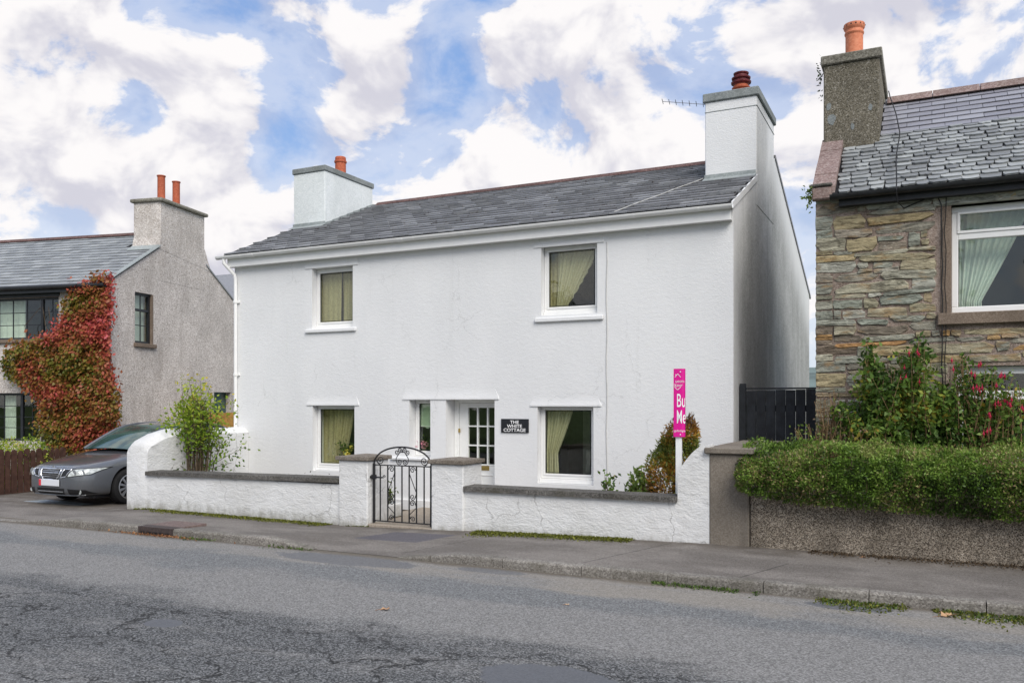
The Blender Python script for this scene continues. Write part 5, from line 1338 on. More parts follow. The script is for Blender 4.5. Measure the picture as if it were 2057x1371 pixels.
LP = np.stack([PL[:, 0], -PL[:, 2], PL[:, 1]], 1)
Rm = np.array(LT.to_3x3()); PWd = LP @ Rm.T + np.array(LO)
rednoise = vnoise(np.stack([px, py, px * 0], 1), .022, 9) - .5
rv = .50 + rednoise * .75 + np.interp(px, [0, 120, 230], [-.22, -.05, .18]) + np.where((py > 690) & (py < 830), -.10, 0) + np.where(py > 830, -.06, 0) + RNG.normal(size=len(px)) * .13
out_w = np.array(LR.to_3x3() @ Vector((.15, -1, -.1)))
leaves('foliage', 'leaf_creeper', cr_, PWd, .098, rv, out=np.tile(out_w, (len(px), 1)) * .55, droop=.9, aspect=.66, spread=.6)
m = LMB()
for i in range(9):
    x0 = -.25 - .12 * i * random.random() * 2; pth = [(x0, -.06, -.2)]
    for k in range(9): pth.append((x0 - .16 * i * (k / 9) * random.random() + random.gauss(0, .05), -.07, .45 * (k + 1)))
    m.tube(pth, [.022 * (1 - .08 * k) for k in range(10)], 5)
m.build('stems', 'bark', cr_)

# low fence, hedge and border in front of it
fa, fb = Vector((*onZ(-60, 999, -.15), -.15)), Vector((*onZ(132, 980, -.15), -.15))
fn = thing('picket_fence', (fa + fb) / 2, 'dark brown round topped picket fence left of the parked car', 'fence')
dirf = (fb - fa); Lf = dirf.length; dirf.normalize(); nrm_ = Vector((-dirf.y, dirf.x, 0)); n = 15; pw = Lf / n
zt_ = CH - (900 - HZ) / F * fa.lerp(fb, .6).dot(Vector((-S_, C_, 0)))
for i in range(n):
    c = fa + dirf * (pw * (i + .5)); w = pw * (.40 if i % 2 else .45); h = zt_ + random.uniform(-.01, .01) - (.03 if i % 2 else 0)
    prof = [(-w, -.15), (w, -.15), (w, h - .05), (w * .6, h - .012), (0, h), (-w * .6, h - .012), (-w, h - .05)]
    m = MB(); vs = [c + dirf * a + nrm_ * t + Vector((0, 0, b - c.z)) for t in (-.011, .011) for a, b in prof]; k = 7
    m.add(vs, [tuple(range(k)), tuple(range(2 * k - 1, k - 1, -1))] + [((j + 1) % k, j, k + j, k + (j + 1) % k) for j in range(k)]); m.build('picket', 'picket_brown', fn)
for zz in (.12, .55):
    m = MB(); q = [fa + nrm_ * .012, fb + nrm_ * .012, fb + nrm_ * .05, fa + nrm_ * .05]; m.hexa([Vector((v.x, v.y, zz)) for v in q] + [Vector((v.x, v.y, zz + .08)) for v in q]); m.build('rail', 'picket_brown', fn)
def mound(name, ctrs, label, mat, n, ls, rlo=0, rhi=1, cat='shrub', stem=True):
    t = thing(name, (ctrs[0][0], ctrs[0][1], -.15), label, cat); P = []; O = []
    for (x, y, z, rx, ry, rz_) in ctrs:
        d = unit(RNG.normal(size=(n, 3))); r = RNG.uniform(.35, 1, n) ** .4
        P.append(np.array([x, y, z]) + d * (r * (.75 + .5 * vnoise(d, 2.5, 4)))[:, None] * np.array([rx, ry, rz_])); O.append(d)
    P = np.concatenate(P); O = np.concatenate(O); k = P[:, 2] > -.14; P, O = P[k], O[k]
    if stem:
        m = MB()
        for (x, y, z, rx, ry, rz_) in ctrs:
            for j in range(6): m.tube([(x + random.gauss(0, .04), y, -.15), (x + random.gauss(0, rx * .5), y + random.gauss(0, ry * .4), z + random.uniform(0, rz_ * .6))], [.014, .005], 5)
        m.build('stems', 'bark', t)
    leaves('foliage', mat, t, P, ls, np.clip(RNG.uniform(rlo, rhi, len(P)) + (vnoise(P, 4, 6) - .5) * .5, 0, 1), out=O * .7, droop=.05)
    return t
c1 = fa.lerp(fb, .55) + nrm_ * .45; c2 = fa.lerp(fb, .38) + nrm_ * .5; c3 = fa.lerp(fb, .78) + nrm_ * .4; c0 = fa.lerp(fb, .2) + nrm_ * .5
mound('border_shrub', [(c.x, c.y, .42, .5, .32, .52) for c in (c0, c2, c1, c3)], 'bright lime green border shrubs just behind the brown picket fence', 'leaf_lime', 1500, .06, .2, .9)
pf = fa.lerp(fb, .50) - nrm_ * .06
pf = Vector((*onZ(5, 985, -.15), 0)); P = np.array([pf.x, pf.y, .02]) + RNG.normal(size=(60, 3)) * np.array([.05, .05, .05])
ft = thing('pink_flower', (pf.x, pf.y, -.15), 'tiny pink flower at the foot of the brown fence', 'flower'); leaves('foliage', 'leaf_mid', ft, P - np.array([0, 0, .08]), .05, RNG.uniform(0, 1, 60)); 
d = unit(RNG.normal(size=(30, 3))); leaves('bloom', 'petal_pink', ft, np.array([pf.x, pf.y, .06]) + d * .025, .04, RNG.uniform(0, 1, 30), out=d, aspect=.8)
# ochre fence panel across the far end of the drive
p0 = Vector((*onZ(312, 941, -.15), 0)); 
yo = 17.2; xo0, xo1 = onY(318, 850, yo)[0], onY(470, 850, yo)[0]
fo = thing('timber_fence', ((xo0 + xo1) / 2, yo, -.15), 'ochre timber fence panels at the far end of the driveway', 'fence'); z1_ = onY(380, 828, yo)[1]
k = int((xo1 - xo0) / .15)
for i in range(k):
    m = MB(); a = xo0 + (xo1 - xo0) * i / k; m.box(a + .003, a + (xo1 - xo0) / k - .003, yo, yo + .02, -.15, z1_ + random.uniform(-.01, .01), .003); m.build('board', 'fence_ochre', fo)
m = MB(); m.box(xo0, xo1, yo + .021, yo + .06, .3, .4); m.box(xo0, xo1, yo + .021, yo + .06, 1.1, 1.2); m.build('rail', 'fence_ochre', fo)

# a further roof glimpsed between the two houses
rh = thing('distant_house', (-20, 40, -.2), 'slate roofed house glimpsed between pebbledash house and cottage', 'house')
c = Vector((*onY(446, 560, 34), 0)); xc, zc = onY(446, 566, 34)
m = MB(); m.box(xc - 4.2, xc + 5, 34, 40, -.2, zc - 1.1); m.build('wall', 'pebbledash', rh)
m = MB(); m.prism([(33.8, zc - 1.15), (40.2, zc - 1.15), (37, zc + 1.0)], 'x', xc - 4.3, xc + 5.2); m.build('roof', 'slate_cottage', rh)
m = MB(); m.box(xc - .8, xc - .1, 36.5, 37.5, zc, zc + 1.3); m.build('chimney', 'chimney_roughcast', rh)

# ------------------------------------------------------------------ the parked car, nose to the street
car = thing('parked_car', (-13.9, 12.0, -.154), 'dark grey saloon car with chrome grille parked on the driveway', 'car')
CT = Matrix.Translation((-13.9, 9.806, -.154)) @ Matrix(((1, 0, 0, 0), (0, 1, 0, 0), (0, 0, 1, 0), (0, 0, 0, 1)))
ST = [  # s, half width, z bottom, z shoulder, z top centre
    (0.00, .44, .30, .565, .60), (.03, .56, .235, .615, .665), (.08, .645, .205, .650, .705), (.16, .715, .195, .682, .738), (.28, .775, .19, .710, .768), (.45, .83, .185, .745, .80),
    (.70, .868, .18, .795, .842), (1.00, .878, .18, .845, .890), (1.35, .880, .18, .900, .948), (1.9, .880, .18, .925, .958), (2.6, .880, .18, .935, .962), (3.3, .880, .18, .95, .985),
    (3.8, .870, .19, .965, 1.01), (4.15, .845, .21, .962, 1.01), (4.42, .79, .25, .93, .985), (4.56, .70, .30, .87, .92), (4.62, .55, .36, .78, .82)]
V = []; half = []
for s, w, zb, zs, zc in ST:
    zm = zb + (zs - zb) * .55
    half = [(0, zb), (w * .80, zb), (w * .955, zb + .035), (w * .992, zb + .15), (w, zm), (w * .985, zm + (zs - zm) * .55), (w * .93, zs), (w * .72, zs + (zc - zs) * .62), (w * .36, zs + (zc - zs) * .93), (0, zc)]
    V += [(x, s, z) for x, z in half] + [(-x, s, z) for x, z in half[-2:0:-1]]
n = 18; fs = []
for i in range(len(ST) - 1):
    for k in range(n): fs.append((i * n + k, i * n + (k + 1) % n, (i + 1) * n + (k + 1) % n, (i + 1) * n + k))
fs += [tuple(range(n - 1, -1, -1)), tuple(range((len(ST) - 1) * n, len(ST) * n))]
me = bpy.data.meshes.new('body'); me.from_pydata([tuple(CT @ Vector(v)) for v in V], [], fs); me.materials.append(MATS['car_paint'])
bm = bmesh.new(); bm.from_mesh(me); bmesh.ops.recalc_face_normals(bm, faces=bm.faces); bm.to_mesh(me); bm.free()
body = bpy.data.objects.new('body', me); COL.objects.link(body)
sm = body.modifiers.new('s', 'SUBSURF'); sm.levels = 2; sm.render_levels = 2; apply_mods(body)
WS, WR = (.935, 3.61), .318
for i, s in enumerate(WS):
    for sg_ in (-1, 1):
        cm = MB(); c = CT @ Vector((sg_ * (.62 if sg_ > 0 else 1.10), s, WR + .01)); c = CT @ Vector((.60 if sg_ > 0 else -1.10, s, WR + .012))
        cm.lathe([(.365, 0), (.365, .5)], c, 40, axis='x'); cme = mkmesh('cut', cm.V, cm.F, 'car_black')
        bm = bmesh.new(); bm.from_mesh(cme); bmesh.ops.recalc_face_normals(bm, faces=bm.faces); bm.to_mesh(cme); bm.free()
        co = bpy.data.objects.new('cut', cme); COL.objects.link(co)
        bo = body.modifiers.new('b', 'BOOLEAN'); bo.operation = 'DIFFERENCE'; bo.solver = 'EXACT'; bo.object = co; apply_mods(body)
        bpy.data.objects.remove(co)
bm = bmesh.new(); bm.from_mesh(body.data); bvh = BVHTree.FromBMesh(bm); bm.free()
body.data.polygons.foreach_set('use_smooth', np.ones(len(body.data.polygons), bool)); body.data.set_sharp_from_angle(angle=math.radians(38))
body.data.transform(Matrix.Translation(-WLOC[car])); body.parent = car; body.location = (0, 0, 0); WLOC[body] = WLOC[car].copy()
def front(w, z, off=.004):
    o = CT @ Vector((w, -1, z)); h = bvh.ray_cast(o, Vector((0, 1, 0)))
    if h[0] is None: return o + Vector((0, 1.4, 0))
    return h[0] + h[1] * off * (1 if h[1].y < 0 else -1)
def patch(name, q, mat, nu=10, nv=5, off=.004, parent=car, smooth=True):
    """quad (w,z) x4: bl, br, tr, tl laid on the nose of the car"""
    V = []
    for j in range(nv + 1):
        for i in range(nu + 1):
            u, v = i / nu, j / nv
            w = (q[0][0] * (1 - u) + q[1][0] * u) * (1 - v) + (q[3][0] * (1 - u) + q[2][0] * u) * v
            z = (q[0][1] * (1 - u) + q[1][1] * u) * (1 - v) + (q[3][1] * (1 - u) + q[2][1] * u) * v
            V.append(tuple(front(w, z, off)))
    return npobj(name, V, np.array([(j * (nu + 1) + i, j * (nu + 1) + i + 1, (j + 1) * (nu + 1) + i + 1, (j + 1) * (nu + 1) + i) for j in range(nv) for i in range(nu)]), mat, parent, smooth=smooth)
def nline(name, pts, r, mat, parent=car, off=.006, close=False):
    pp = []
    pts = pts + [pts[0]] if close else pts
    for (a, b), (c, d) in zip(pts[:-1], pts[1:]):
        for t in np.linspace(0, 1, 6)[:-1]: pp.append(front(a + (c - a) * t, b + (d - b) * t, off))
    pp.append(front(*pts[-1], off)); m = MB(); m.tube(pp, r, 6); return m.build(name, mat, parent, autosm=60)
gr_ = patch('grille', [(-.19, .50), (.19, .50), (.255, .665), (-.255, .665)], 'car_black', 10, 6, .005)
nline('grille_surround', [(-.265, .668), (-.24, .56), (-.17, .485), (.17, .485), (.24, .56), (.265, .668)], .013, 'chrome', gr_, close=True)
for z in (.535, .57, .605, .638): nline('grille_bar', [(-.22, z), (.22, z)], .006 if z != .605 else .010, 'chrome' if z == .605 else 'rim_silver', gr_)
for sg_ in (-1, 1):
    sgl = patch('side_grille', [(sg_ * .285, .53), (sg_ * .40, .55), (sg_ * .47, .662), (sg_ * .335, .662)], 'car_black', 6, 4, .005)
    nline('grille_surround', [(sg_ * .285, .525), (sg_ * .41, .548), (sg_ * .485, .665), (sg_ * .33, .668)], .009, 'chrome', sgl, close=True)
    hl = patch('headlight', [(sg_ * .445, .545), (sg_ * .74, .585), (sg_ * .815, .685), (sg_ * .51, .665)], 'lamp_glass', 14, 6, .006)
    nline('lamp_bezel', [(sg_ * .44, .538), (sg_ * .745, .578), (sg_ * .825, .69), (sg_ * .50, .672)], .005, 'car_black', hl, close=True)
    for cw in (.56, .67):
        q = front(sg_ * cw, .615, .008); m = MB(); m.lathe([(.050, 0), (.046, .004), (.02, .006)], (q.x, q.y - .004, q.z), 16, axis='y'); m.build('reflector', 'chrome', hl, autosm=50)
    fg = patch('fog_recess', [(sg_ * .46, .235), (sg_ * .76, .245), (sg_ * .70, .315), (sg_ * .44, .335)], 'car_black', 8, 4, .005)
    q = front(sg_ * .64, .282, .01); m = MB(); m.lathe([(.038, 0), (.034, .004), (.01, .006)], (q.x, q.y, q.z), 14, axis='y'); m.build('fog_lamp', 'lamp_glass', fg, autosm=50)
li = patch('lower_intake', [(-.34, .232), (.34, .232), (.36, .335), (-.36, .335)], 'car_black', 10, 4, .005)
nline('intake_bar', [(-.33, .278), (.33, .278)], .009, 'rim_silver', li); nline('bumper_lip', [(-.66, .222), (-.3, .218), (.3, .218), (.66, .222)], .012, 'car_paint')
nline('bonnet_line', [(-.50, .700), (-.25, .705), (.25, .705), (.50, .700)], .004, 'chrome', off=.003)
plt = thing('number_plate', CT @ Vector((0, -.02, .40))); plt.parent = car; plt.location = WLOC[plt] - WLOC[car]
m = MB(); m.T = CT; m.box(-.26, .26, -.028, -.010, .375, .487, .004); m.build('plate', 'plate_white', plt)
m = MB(); m.T = CT; m.box(-.26, -.205, -.0315, -.0285, .377, .485); m.build('red_band', 'plate_red', plt)
q = front(0, .69, .004); m = MB(); m.lathe([(.036, 0), (.034, .006), (.02, .008)], (q.x, q.y, q.z), 18, axis='y'); m.build('bonnet_badge', 'chrome', car, autosm=50)
# glasshouse
GS = [(1.22, .962, .80, .72), (1.40, 1.07, .80, .695), (1.62, 1.195, .80, .66), (1.85, 1.315, .80, .615), (2.05, 1.385, .80, .58), (2.3, 1.42, .80, .565), (2.7, 1.435, .80, .56), (3.1, 1.42, .80, .56), (3.35, 1.385, .79, .56), (3.6, 1.29, .78, .585), (3.85, 1.15, .77, .61), (4.05, 1.02, .75, .63)]
rows_ = []
for s, zt_, wb, wr in GS:
    zb = .93; rows_.append([(-wb, s, zb), (-(wb * .35 + wr * .65), s, zb + (zt_ - zb) * .62), (-wr, s, zt_ - .012), (-wr * .55, s, zt_ + .012), (0, s, zt_ + .02), (wr * .55, s, zt_ + .012), (wr, s, zt_ - .012), (wb * .35 + wr * .65, s, zb + (zt_ - zb) * .62), (wb, s, zb)])
parts = {'windscreen': [], 'roof_panel': [], 'rear_screen': [], 'side_window': []}
for i in range(len(rows_) - 1):
    for k in range(8):
        f = (i * 9 + k, i * 9 + k + 1, (i + 1) * 9 + k + 1, (i + 1) * 9 + k)
        if k in (0, 1, 6, 7): key = 'side_window'
        elif i < 4: key = 'windscreen'
        elif i < 8: key = 'roof_panel'
        else: key = 'rear_screen'
        parts[key].append(f)
VV = [tuple(CT @ Vector(v)) for r in rows_ for v in r]
for key, fl in parts.items():
    us_ = sorted({i for f in fl for i in f}); mp = {v: i for i, v in enumerate(us_)}
    m = MB(); m.add([VV[i] for i in us_], [tuple(mp[i] for i in f) for f in fl]); m.build(key, 'car_paint' if key == 'roof_panel' else 'glass_car', car, smooth=True)
for sg_ in (-1, 1):
    pth = [CT @ Vector((sg_ * (r[6][0] + .004), r[6][1], r[6][2] + .004)) for r in rows_]; m = MB(); m.tube(pth, [.03] * 4 + [.026] * 5 + [.04] * 3, 8); m.build('roof_pillar', 'car_paint', car, autosm=60)
    m = MB(); m.tube([CT @ Vector((sg_ * .80, 2.55, .93)), CT @ Vector((sg_ * .60, 2.62, 1.41))], .03, 6); m.build('door_pillar', 'car_black', car)
    m = MB(); c = CT @ Vector((sg_ * .93, 1.72, 1.0)); m.box(c.x - .10, c.x + .10, c.y - .05, c.y + .06, c.z - .06, c.z + .07, .035); m.tube([c, (c.x - sg_ * .14, c.y + .03, c.z - .05)], .02, 6); m.build('door_mirror', 'car_paint', car, autosm=50)
    for s in WS:
        wh = thing('wheel', CT @ Vector((sg_ * .78, s, 0))); wh.parent = car; wh.location = WLOC[wh] - WLOC[car]
        c = CT @ Vector((sg_ * .77, s, WR)); xo = sg_
        m = MB(); m.lathe([(.215, -.10), (.29, -.105), (.312, -.09), (WR, -.05), (WR, .05), (.312, .09), (.29, .105), (.225, .10), (.215, .06), (.215, -.06)], c, 40, axis='x', cap=False); m.build('tyre', 'tyre', wh, autosm=40)
        m = MB(); m.lathe([(.224, .095 * sg_), (.205, .102 * sg_), (.200, .05 * sg_)], c, 36, axis='x', cap=False)
        for k in range(11):
            a = 2 * math.pi * k / 11; d = Vector((0, math.cos(a), math.sin(a))); tt = Vector((0, -math.sin(a), math.cos(a))); xf = c.x + sg_ * .085
            p = [c + d * .03 + tt * .014, c + d * .208 + tt * .022, c + d * .208 - tt * .022, c + d * .03 - tt * .014]
            m.hexa([Vector((xf - sg_ * .02, v.y, v.z)) for v in p] + [Vector((xf + sg_ * .006, v.y, v.z)) for v in p])
        m.lathe([(.05, .0), (.05, .03), (.03, .036)], (c.x + sg_ * .07 - (0 if sg_ > 0 else .03), c.y, c.z), 16, axis='x'); m.build('rim', 'rim_silver', wh, autosm=40)
        m = MB(); m.lathe([(.20, -.02), (.20, .02)], (c.x + sg_ * .02, c.y, c.z), 24, axis='x'); m.build('brake_disc', 'car_black', wh)
for w0 in (-.45, .15):
    m = MB(); pth = [CT @ Vector((w0 + .02 + .55 * t, 1.30 + .06 * t * t, .985 + .05 * t)) for t in np.linspace(0, 1, 6)]; m.tube(pth, .009, 5); m.build('wiper', 'car_black', car)
m = MB(); m.T = CT; m.box(-.70, .70, .35, 4.2, .16, .24); m.build('underbody', 'car_black', car)
for sg_ in (-1, 1):
    m = MB(); m.T = CT; m.box(sg_ * .66 - .1, sg_ * .66 + .1, 4.50, 4.61, .68, .84, .03); m.build('tail_light', 'plate_red', car)

# ------------------------------------------------------------------ stone house on the right
YH = 11.6; HX0, HX1 = -1.32, 7.0
sh = thing('stone_house', (1.5, YH, -.2), 'rubble stone house with slate roof and red chimney pots beside the hedge', 'house')
ESZ = 4.40
RY_, RZ_ = 13.95, onY(1775, 206, 13.95)[1]
wu = (onY(1911, 500, YH)[0], onY(1911, 500, YH)[0] + 1.30, onY(1920, 628, YH)[1], onY(1920, 412, YH)[1])
wl = (onY(1921, 800, YH)[0], onY(1921, 800, YH)[0] + 1.30, 1.0, onY(1925, 735, YH)[1])
m = MB(); wall_open(m, HX0 + .012, HX1, -.3, ESZ - .03, [wu, wl], YH, .5); m.build('front_wall', 'mortar', sh)
def hz_(y): return ESZ + (RZ_ - ESZ) * (y - YH) / (RY_ - YH) if y < RY_ else RZ_ - (y - RY_) * .78
m = MB(); yb = YH + .5; m.prism([(yb, -.3), (16.3, -.3), (16.3, hz_(16.3) - .05), (RY_, RZ_ - .05), (yb, hz_(yb) - .05)], 'x', HX0 + .012, HX0 + .45); m.build('gable_wall', 'mortar', sh)
m = MB(); m.box(HX0 + .45, HX1, 16.0, 16.3, -.3, hz_(16.3) - .06); m.box(HX1 - .3, HX1, YH + .5, 16, -.3, ESZ - .1); m.build('rear_wall', 'mortar', sh)
m = MB(); m.box(HX0 + .45, HX1 - .3, YH + .5, 16, 2.2, 2.4); m.box(HX0 + .45, HX1 - .3, YH + 3.4, YH + 3.5, -.2, 4.3); m.build('partition', 'interior_dark', sh)
# rubble: every stone its own piece
def stone_mesh(w, h, rv, seed, quoin=False):
    r = random.Random(seed); n = 12; ring = []
    j = .5 if quoin else 1.0; tl, tr = r.uniform(-.22, .22) * j, r.uniform(-.22, .22) * j; cut = lambda: r.uniform(0, .05) + (r.uniform(.04, .16) if r.random() < .35 * j else 0)
    tx = [.5 - cut(), .26, 0, -.26, -.5 + cut()]; bx2 = [-.5 + cut(), -.26, 0, .26, .5 - cut()]
    ring.append((w * (.5 + r.uniform(-.03, .03) * j), h * r.uniform(-.15, .15)))
    ring += [(w * q, h * (.5 + tr * q * .5 + r.uniform(-.10, .06) * j)) for q in tx]
    ring.append((w * (-.5 + r.uniform(-.03, .03) * j), h * r.uniform(-.15, .15)))
    ring += [(w * q, h * (-.5 + tl * q * .5 + r.uniform(-.06, .10) * j)) for q in bx2]
    p = r.uniform(.006, .028) if not quoin else r.uniform(.008, .016)
    vs = [(x, .03, z) for x, z in ring] + [(x * .995, -p * .6, z * .98) for x, z in ring] + [(x * .955, -p * r.uniform(.7, 1.2), z * .86) for x, z in ring] + [(r.uniform(-.1, .1) * w, -p * 1.05, 0)]
    fs = []
    for L in (0, 1):
        for k in range(n): fs.append((L * n + k, L * n + (k + 1) % n, (L + 1) * n + (k + 1) % n, (L + 1) * n + k))
    for k in range(n): fs.append((2 * n + k, 2 * n + (k + 1) % n, 3 * n))
    return vs, fs
rs = random.Random(11); sts = []
z = .25
avoid = [(wu[0] - .16, wu[1] + .16, wu[2] - .18, wu[3] + .03), (wl[0] - .09, wl[1] + .1, wl[2] - .12, wl[3] + .02)]
ri = 0
def free(x0, x1, z0, z1):
    for (a, b, c, d) in avoid:
        if x1 > a + .01 and x0 < b - .01 and z1 > c + .02 and z0 < d - .02: return (a, b)
    return None
while z < ESZ - .10:
    h = rs.choice([.06, .08, .10, .12, .14, .18]); h = min(h, ESZ - .05 - z)
    x = HX0; first = True
    while x < 3.4:
        if first: w = rs.choice([.22, .38, .50]) ; first = False; q = True
        else: w = rs.choice([.11, .17, .26, .36, .48, .62, .85]) * rs.uniform(.85, 1.15); q = False
        b = free(x, x + w, z, z + h)
        if b:
            if b[0] - x > .10: w = b[0] - x
            else: x = b[1]; continue
        if h > .12 and not q and rs.random() < .45:      # two thin ones on top of each other
            k = rs.uniform(.38, .62); w2 = w * rs.uniform(.7, .95) if not b else w
            sts.append((x, w, z, h * k, q)); sts.append((x, w2, z + h * k, h * (1 - k), q))
            if w - w2 > .1: sts.append((x + w2, w - w2, z + h * k, h * (1 - k), q))
        else: sts.append((x, w, z, h, q))
        x += w
    z += h; ri += 1
hl_ = []
for (x, w, z, h, q) in sts:
    cx_, cz_ = x + w / 2, z + h / 2 + .025 * math.sin(cx_ * 2.3 + z * 3) if False else z + h / 2
    hl_.append((math.hypot(x + w / 2 - .4, 2 * (cz_ - 3.1)), x, w, z, h, q))
hl_.sort(key=lambda t: t[0])
wob = lambda x, z: .022 * math.sin(x * 2.1 + z * 5.0) + .012 * math.sin(x * 5.3 + 1.7)
big = MB(); made = 0
for i, (_, x, w, z, h, q) in enumerate(hl_):
    rv = rs.random() * .80
    if rs.random() < .07: rv = rs.uniform(.84, .97)
    vs, fs = stone_mesh(max(.05, w - rs.uniform(.004, .018)), max(.035, h - rs.uniform(.0, .012)), rv, i, q)
    wz = wob(x + w / 2, z) if z > .4 and z + h < ESZ - .2 else 0
    c = Vector((x + w / 2, YH, z + h / 2 + wz)); sl = math.radians(rs.gauss(0, 1.6))
    R = Matrix.Rotation(sl, 3, 'Y')
    if i < 300:
        me = mkmesh('stone', [R @ Vector(v) for v in vs], fs, 'rubble_stone', None, [rv] * len(fs)); place('stone', me, c, sh); made += 1
    else: big.add([c + R @ Vector(v) for v in vs], fs, rv)
if big.V: big.build('further_stones', 'rubble_stone', sh, kind='stuff')
print('stones', len(hl_))
# left return of the corner: stone ends along the gable
z = .25; i = 0
while z < ESZ - .1:
    h = rs.uniform(.10, .22); y = YH + .03
    vs, fs = stone_mesh(rs.uniform(.3, .5), h - .015, .5, 900 + i, True)
    # turned to face -x
    me = mkmesh('corner_stone', [(v[1] + .0, v[0], v[2]) for v in vs], [f[::-1] for f in fs], 'rubble_stone', None, [rs.random() * .9] * len(fs)); place('corner_stone', me, (HX0 + .012, y + .27, z + h / 2), sh); z += h; i += 1
# windows
def pvc2(op, yl, trans, name='window', low=False):
    a, b, c, d = op; w = .075
    win = thing(name, ((a + b) / 2, yl, c)); win.parent = sh; win.location = WLOC[win] - WLOC[sh]
    m = MB(); frame_ring(m, a + .003, b - .003, c + .003, d - .003, w, yl, yl + .07, .008); m.box(a + w, b - w, yl + .001, yl + .069, trans - .04, trans + .04, .008)
    frame_ring(m, a + w * .85, b - w * .85, trans + .035, d - w * .85, .035, yl - .012, yl + .03, .005); m.build('frame', 'white_pvc', win)
    for z0, z1 in ((c + w, trans - .04), (trans + .04, d - w)):
        m = MB(); m.box(a + w, b - w, yl + .03, yl + .036, z0, z1); m.build('pane', 'window_glass', win)
    return win
pvc2(wu, YH + .10, onY(1920, 476, YH + .1)[1]); pvc2(wl, YH + .10, onY(1925, 796, YH + .1)[1])
m = MB(); m.box(wu[0] - .115, wu[0] - .002, YH - .012, YH + .16, wu[2], wu[3], .006); m.build('window_jamb', 'sandstone', sh)
m = MB(); m.box(wu[1] + .002, wu[1] + .115, YH - .012, YH + .16, wu[2], wu[3], .006); m.build('window_jamb', 'sandstone', sh)
m = MB(); m.box(wu[0] - .15, wu[1] + .15, YH - .07, YH + .12, wu[2] - .145, wu[2] - .003, .008); m.build('sill', 'sandstone', sh)
m = MB(); m.box(wl[0] - .07, wl[0] - .002, YH - .006, YH + .16, wl[2], wl[3], .006); m.build('window_jamb', 'sandstone', sh)
m = MB(); m.box(wu[0] - .20, wu[1] + .3, YH - .03, YH + .3, wu[3] + .0, wu[3] + .13, .012); m.build('lintel_stone', 'rubble_stone', sh)
curtain(wu[0] + .05, wu[0] + .86, wu[0] + .08, wu[0] + .34, wu[2] - .02, wu[3], YH + .38, 'curtain_white', 'pale net curtain tied back in the upper window of the stone house', tie=.86, folds=10, amp=.025)
curtain(wl[0] + .75, wl[0] + 1.05, wl[0] + .74, wl[0] + .95, .9, wl[3], YH + .38, 'curtain_white', 'pale curtain edge in the lower window of the stone house', folds=4)
# roof
hro = thing('roof', (1, RY_, ESZ)); hro.parent = sh; hro.location = WLOC[hro] - WLOC[sh]
k_ = (RZ_ - ESZ) / (RY_ - YH); EY2 = YH - .14; EZ2 = ESZ - .14 * k_ + .03
es = Vector((0, RY_ - EY2, RZ_ - EZ2)); SL2 = es.length; es.normalize(); ex = Vector((1, 0, 0)); en = ex.cross(es)
m = MB(); p = [Vector((HX0 + .22, EY2, EZ2)), Vector((HX1, EY2, EZ2)), Vector((HX1, RY_, RZ_)), Vector((HX0 + .22, RY_, RZ_))]; m.hexa([q - en * .05 for q in p] + [q - en * .004 for q in p]); m.build('roof_deck', 'slate_gap', hro)
m = MB(); m.hexa([(HX0, RY_, RZ_ - .06), (HX1, RY_, RZ_ - .06), (HX1, 16.4, hz_(16.4) - .06), (HX0, 16.4, hz_(16.4) - .06), (HX0, RY_, RZ_), (HX1, RY_, RZ_), (HX1, 16.4, hz_(16.4)), (HX0, 16.4, hz_(16.4))]); m.build('rear_slope', 'slate_new', hro)
old = [slate_variants('slate', 'slate_old', w, .125 * 1.35, .017, 8, .011, .026) for w in (.15, .19, .235)]
new = slate_variants('slate', 'slate_new', .315, .175 * 1.3, .009, 10, .002)
rows = []; s = 0.0; LIM = SL2 * .57
while s < LIM:
    x = HX0 + .25 + rs.uniform(0, .06)
    while x < 4.2:
        o_ = rs.choice(old); w = o_[0][4] * 2 + .006; rows.append((o_, [(x + w / 2, s + rs.uniform(-.012, .012))])); x += w + rs.uniform(0, .006)
    s += .125 * rs.uniform(.92, 1.06)
s = LIM + .02; k = 0
while s < SL2 - .05:
    xs = [(max(x, -.446) if EY2 + s * es.y > 12.6 else x, s) for x in np.arange(HX0 + .42 + (.157 if k % 2 else 0), 4.2, .315) if not (x < -.70 and EY2 + s * es.y > 12.6)]
    rows.append((new, xs)); s += .175; k += 1
SL_CUT = []
for vr_, sp in rows:
    keep = [(x, s) for x, s in sp if not (x < -.55 and EY2 + s * es.y > 12.64)]
    if keep: SL_CUT.append((vr_, keep))
def lay_mixed(roof, rows, limit, origin, ex, es, en):
    cand = []; M3 = Matrix((ex, es, en)).transposed()
    for vr_, spots in rows:
        for (x, s) in spots:
            p = origin + ex * x + es * s; cand.append(((p - Vector((.2, 0, CH))).length + abs(x) * .8, p, random.choice(vr_), random.gauss(0, .012 if vr_ is not new else .003), random.uniform(0, 1.2), vr_ is new))
    cand.sort(key=lambda c: c[0]); bo, bn = MB(), MB()
    for i, (d, p, v, rz_, tilt, isnew) in enumerate(cand):
        R = M3 @ Matrix.Rotation(rz_, 3, 'Z') @ Matrix.Rotation(math.radians(-1.8 - tilt), 3, 'X')
        if i < limit: place('slate', v[0], p, roof, R.to_euler())
        else: (bn if isnew else bo).add([p + R @ Vector(q) for q in v[1]], v[2], v[3])
    if bo.V: bo.build('further_old_slates', 'slate_old', roof, kind='stuff')
    if bn.V: bn.build('further_new_slates', 'slate_new', roof, kind='stuff')
lay_mixed(hro, SL_CUT, 300, Vector((0, EY2, EZ2)), ex, es, en)
x = -.55
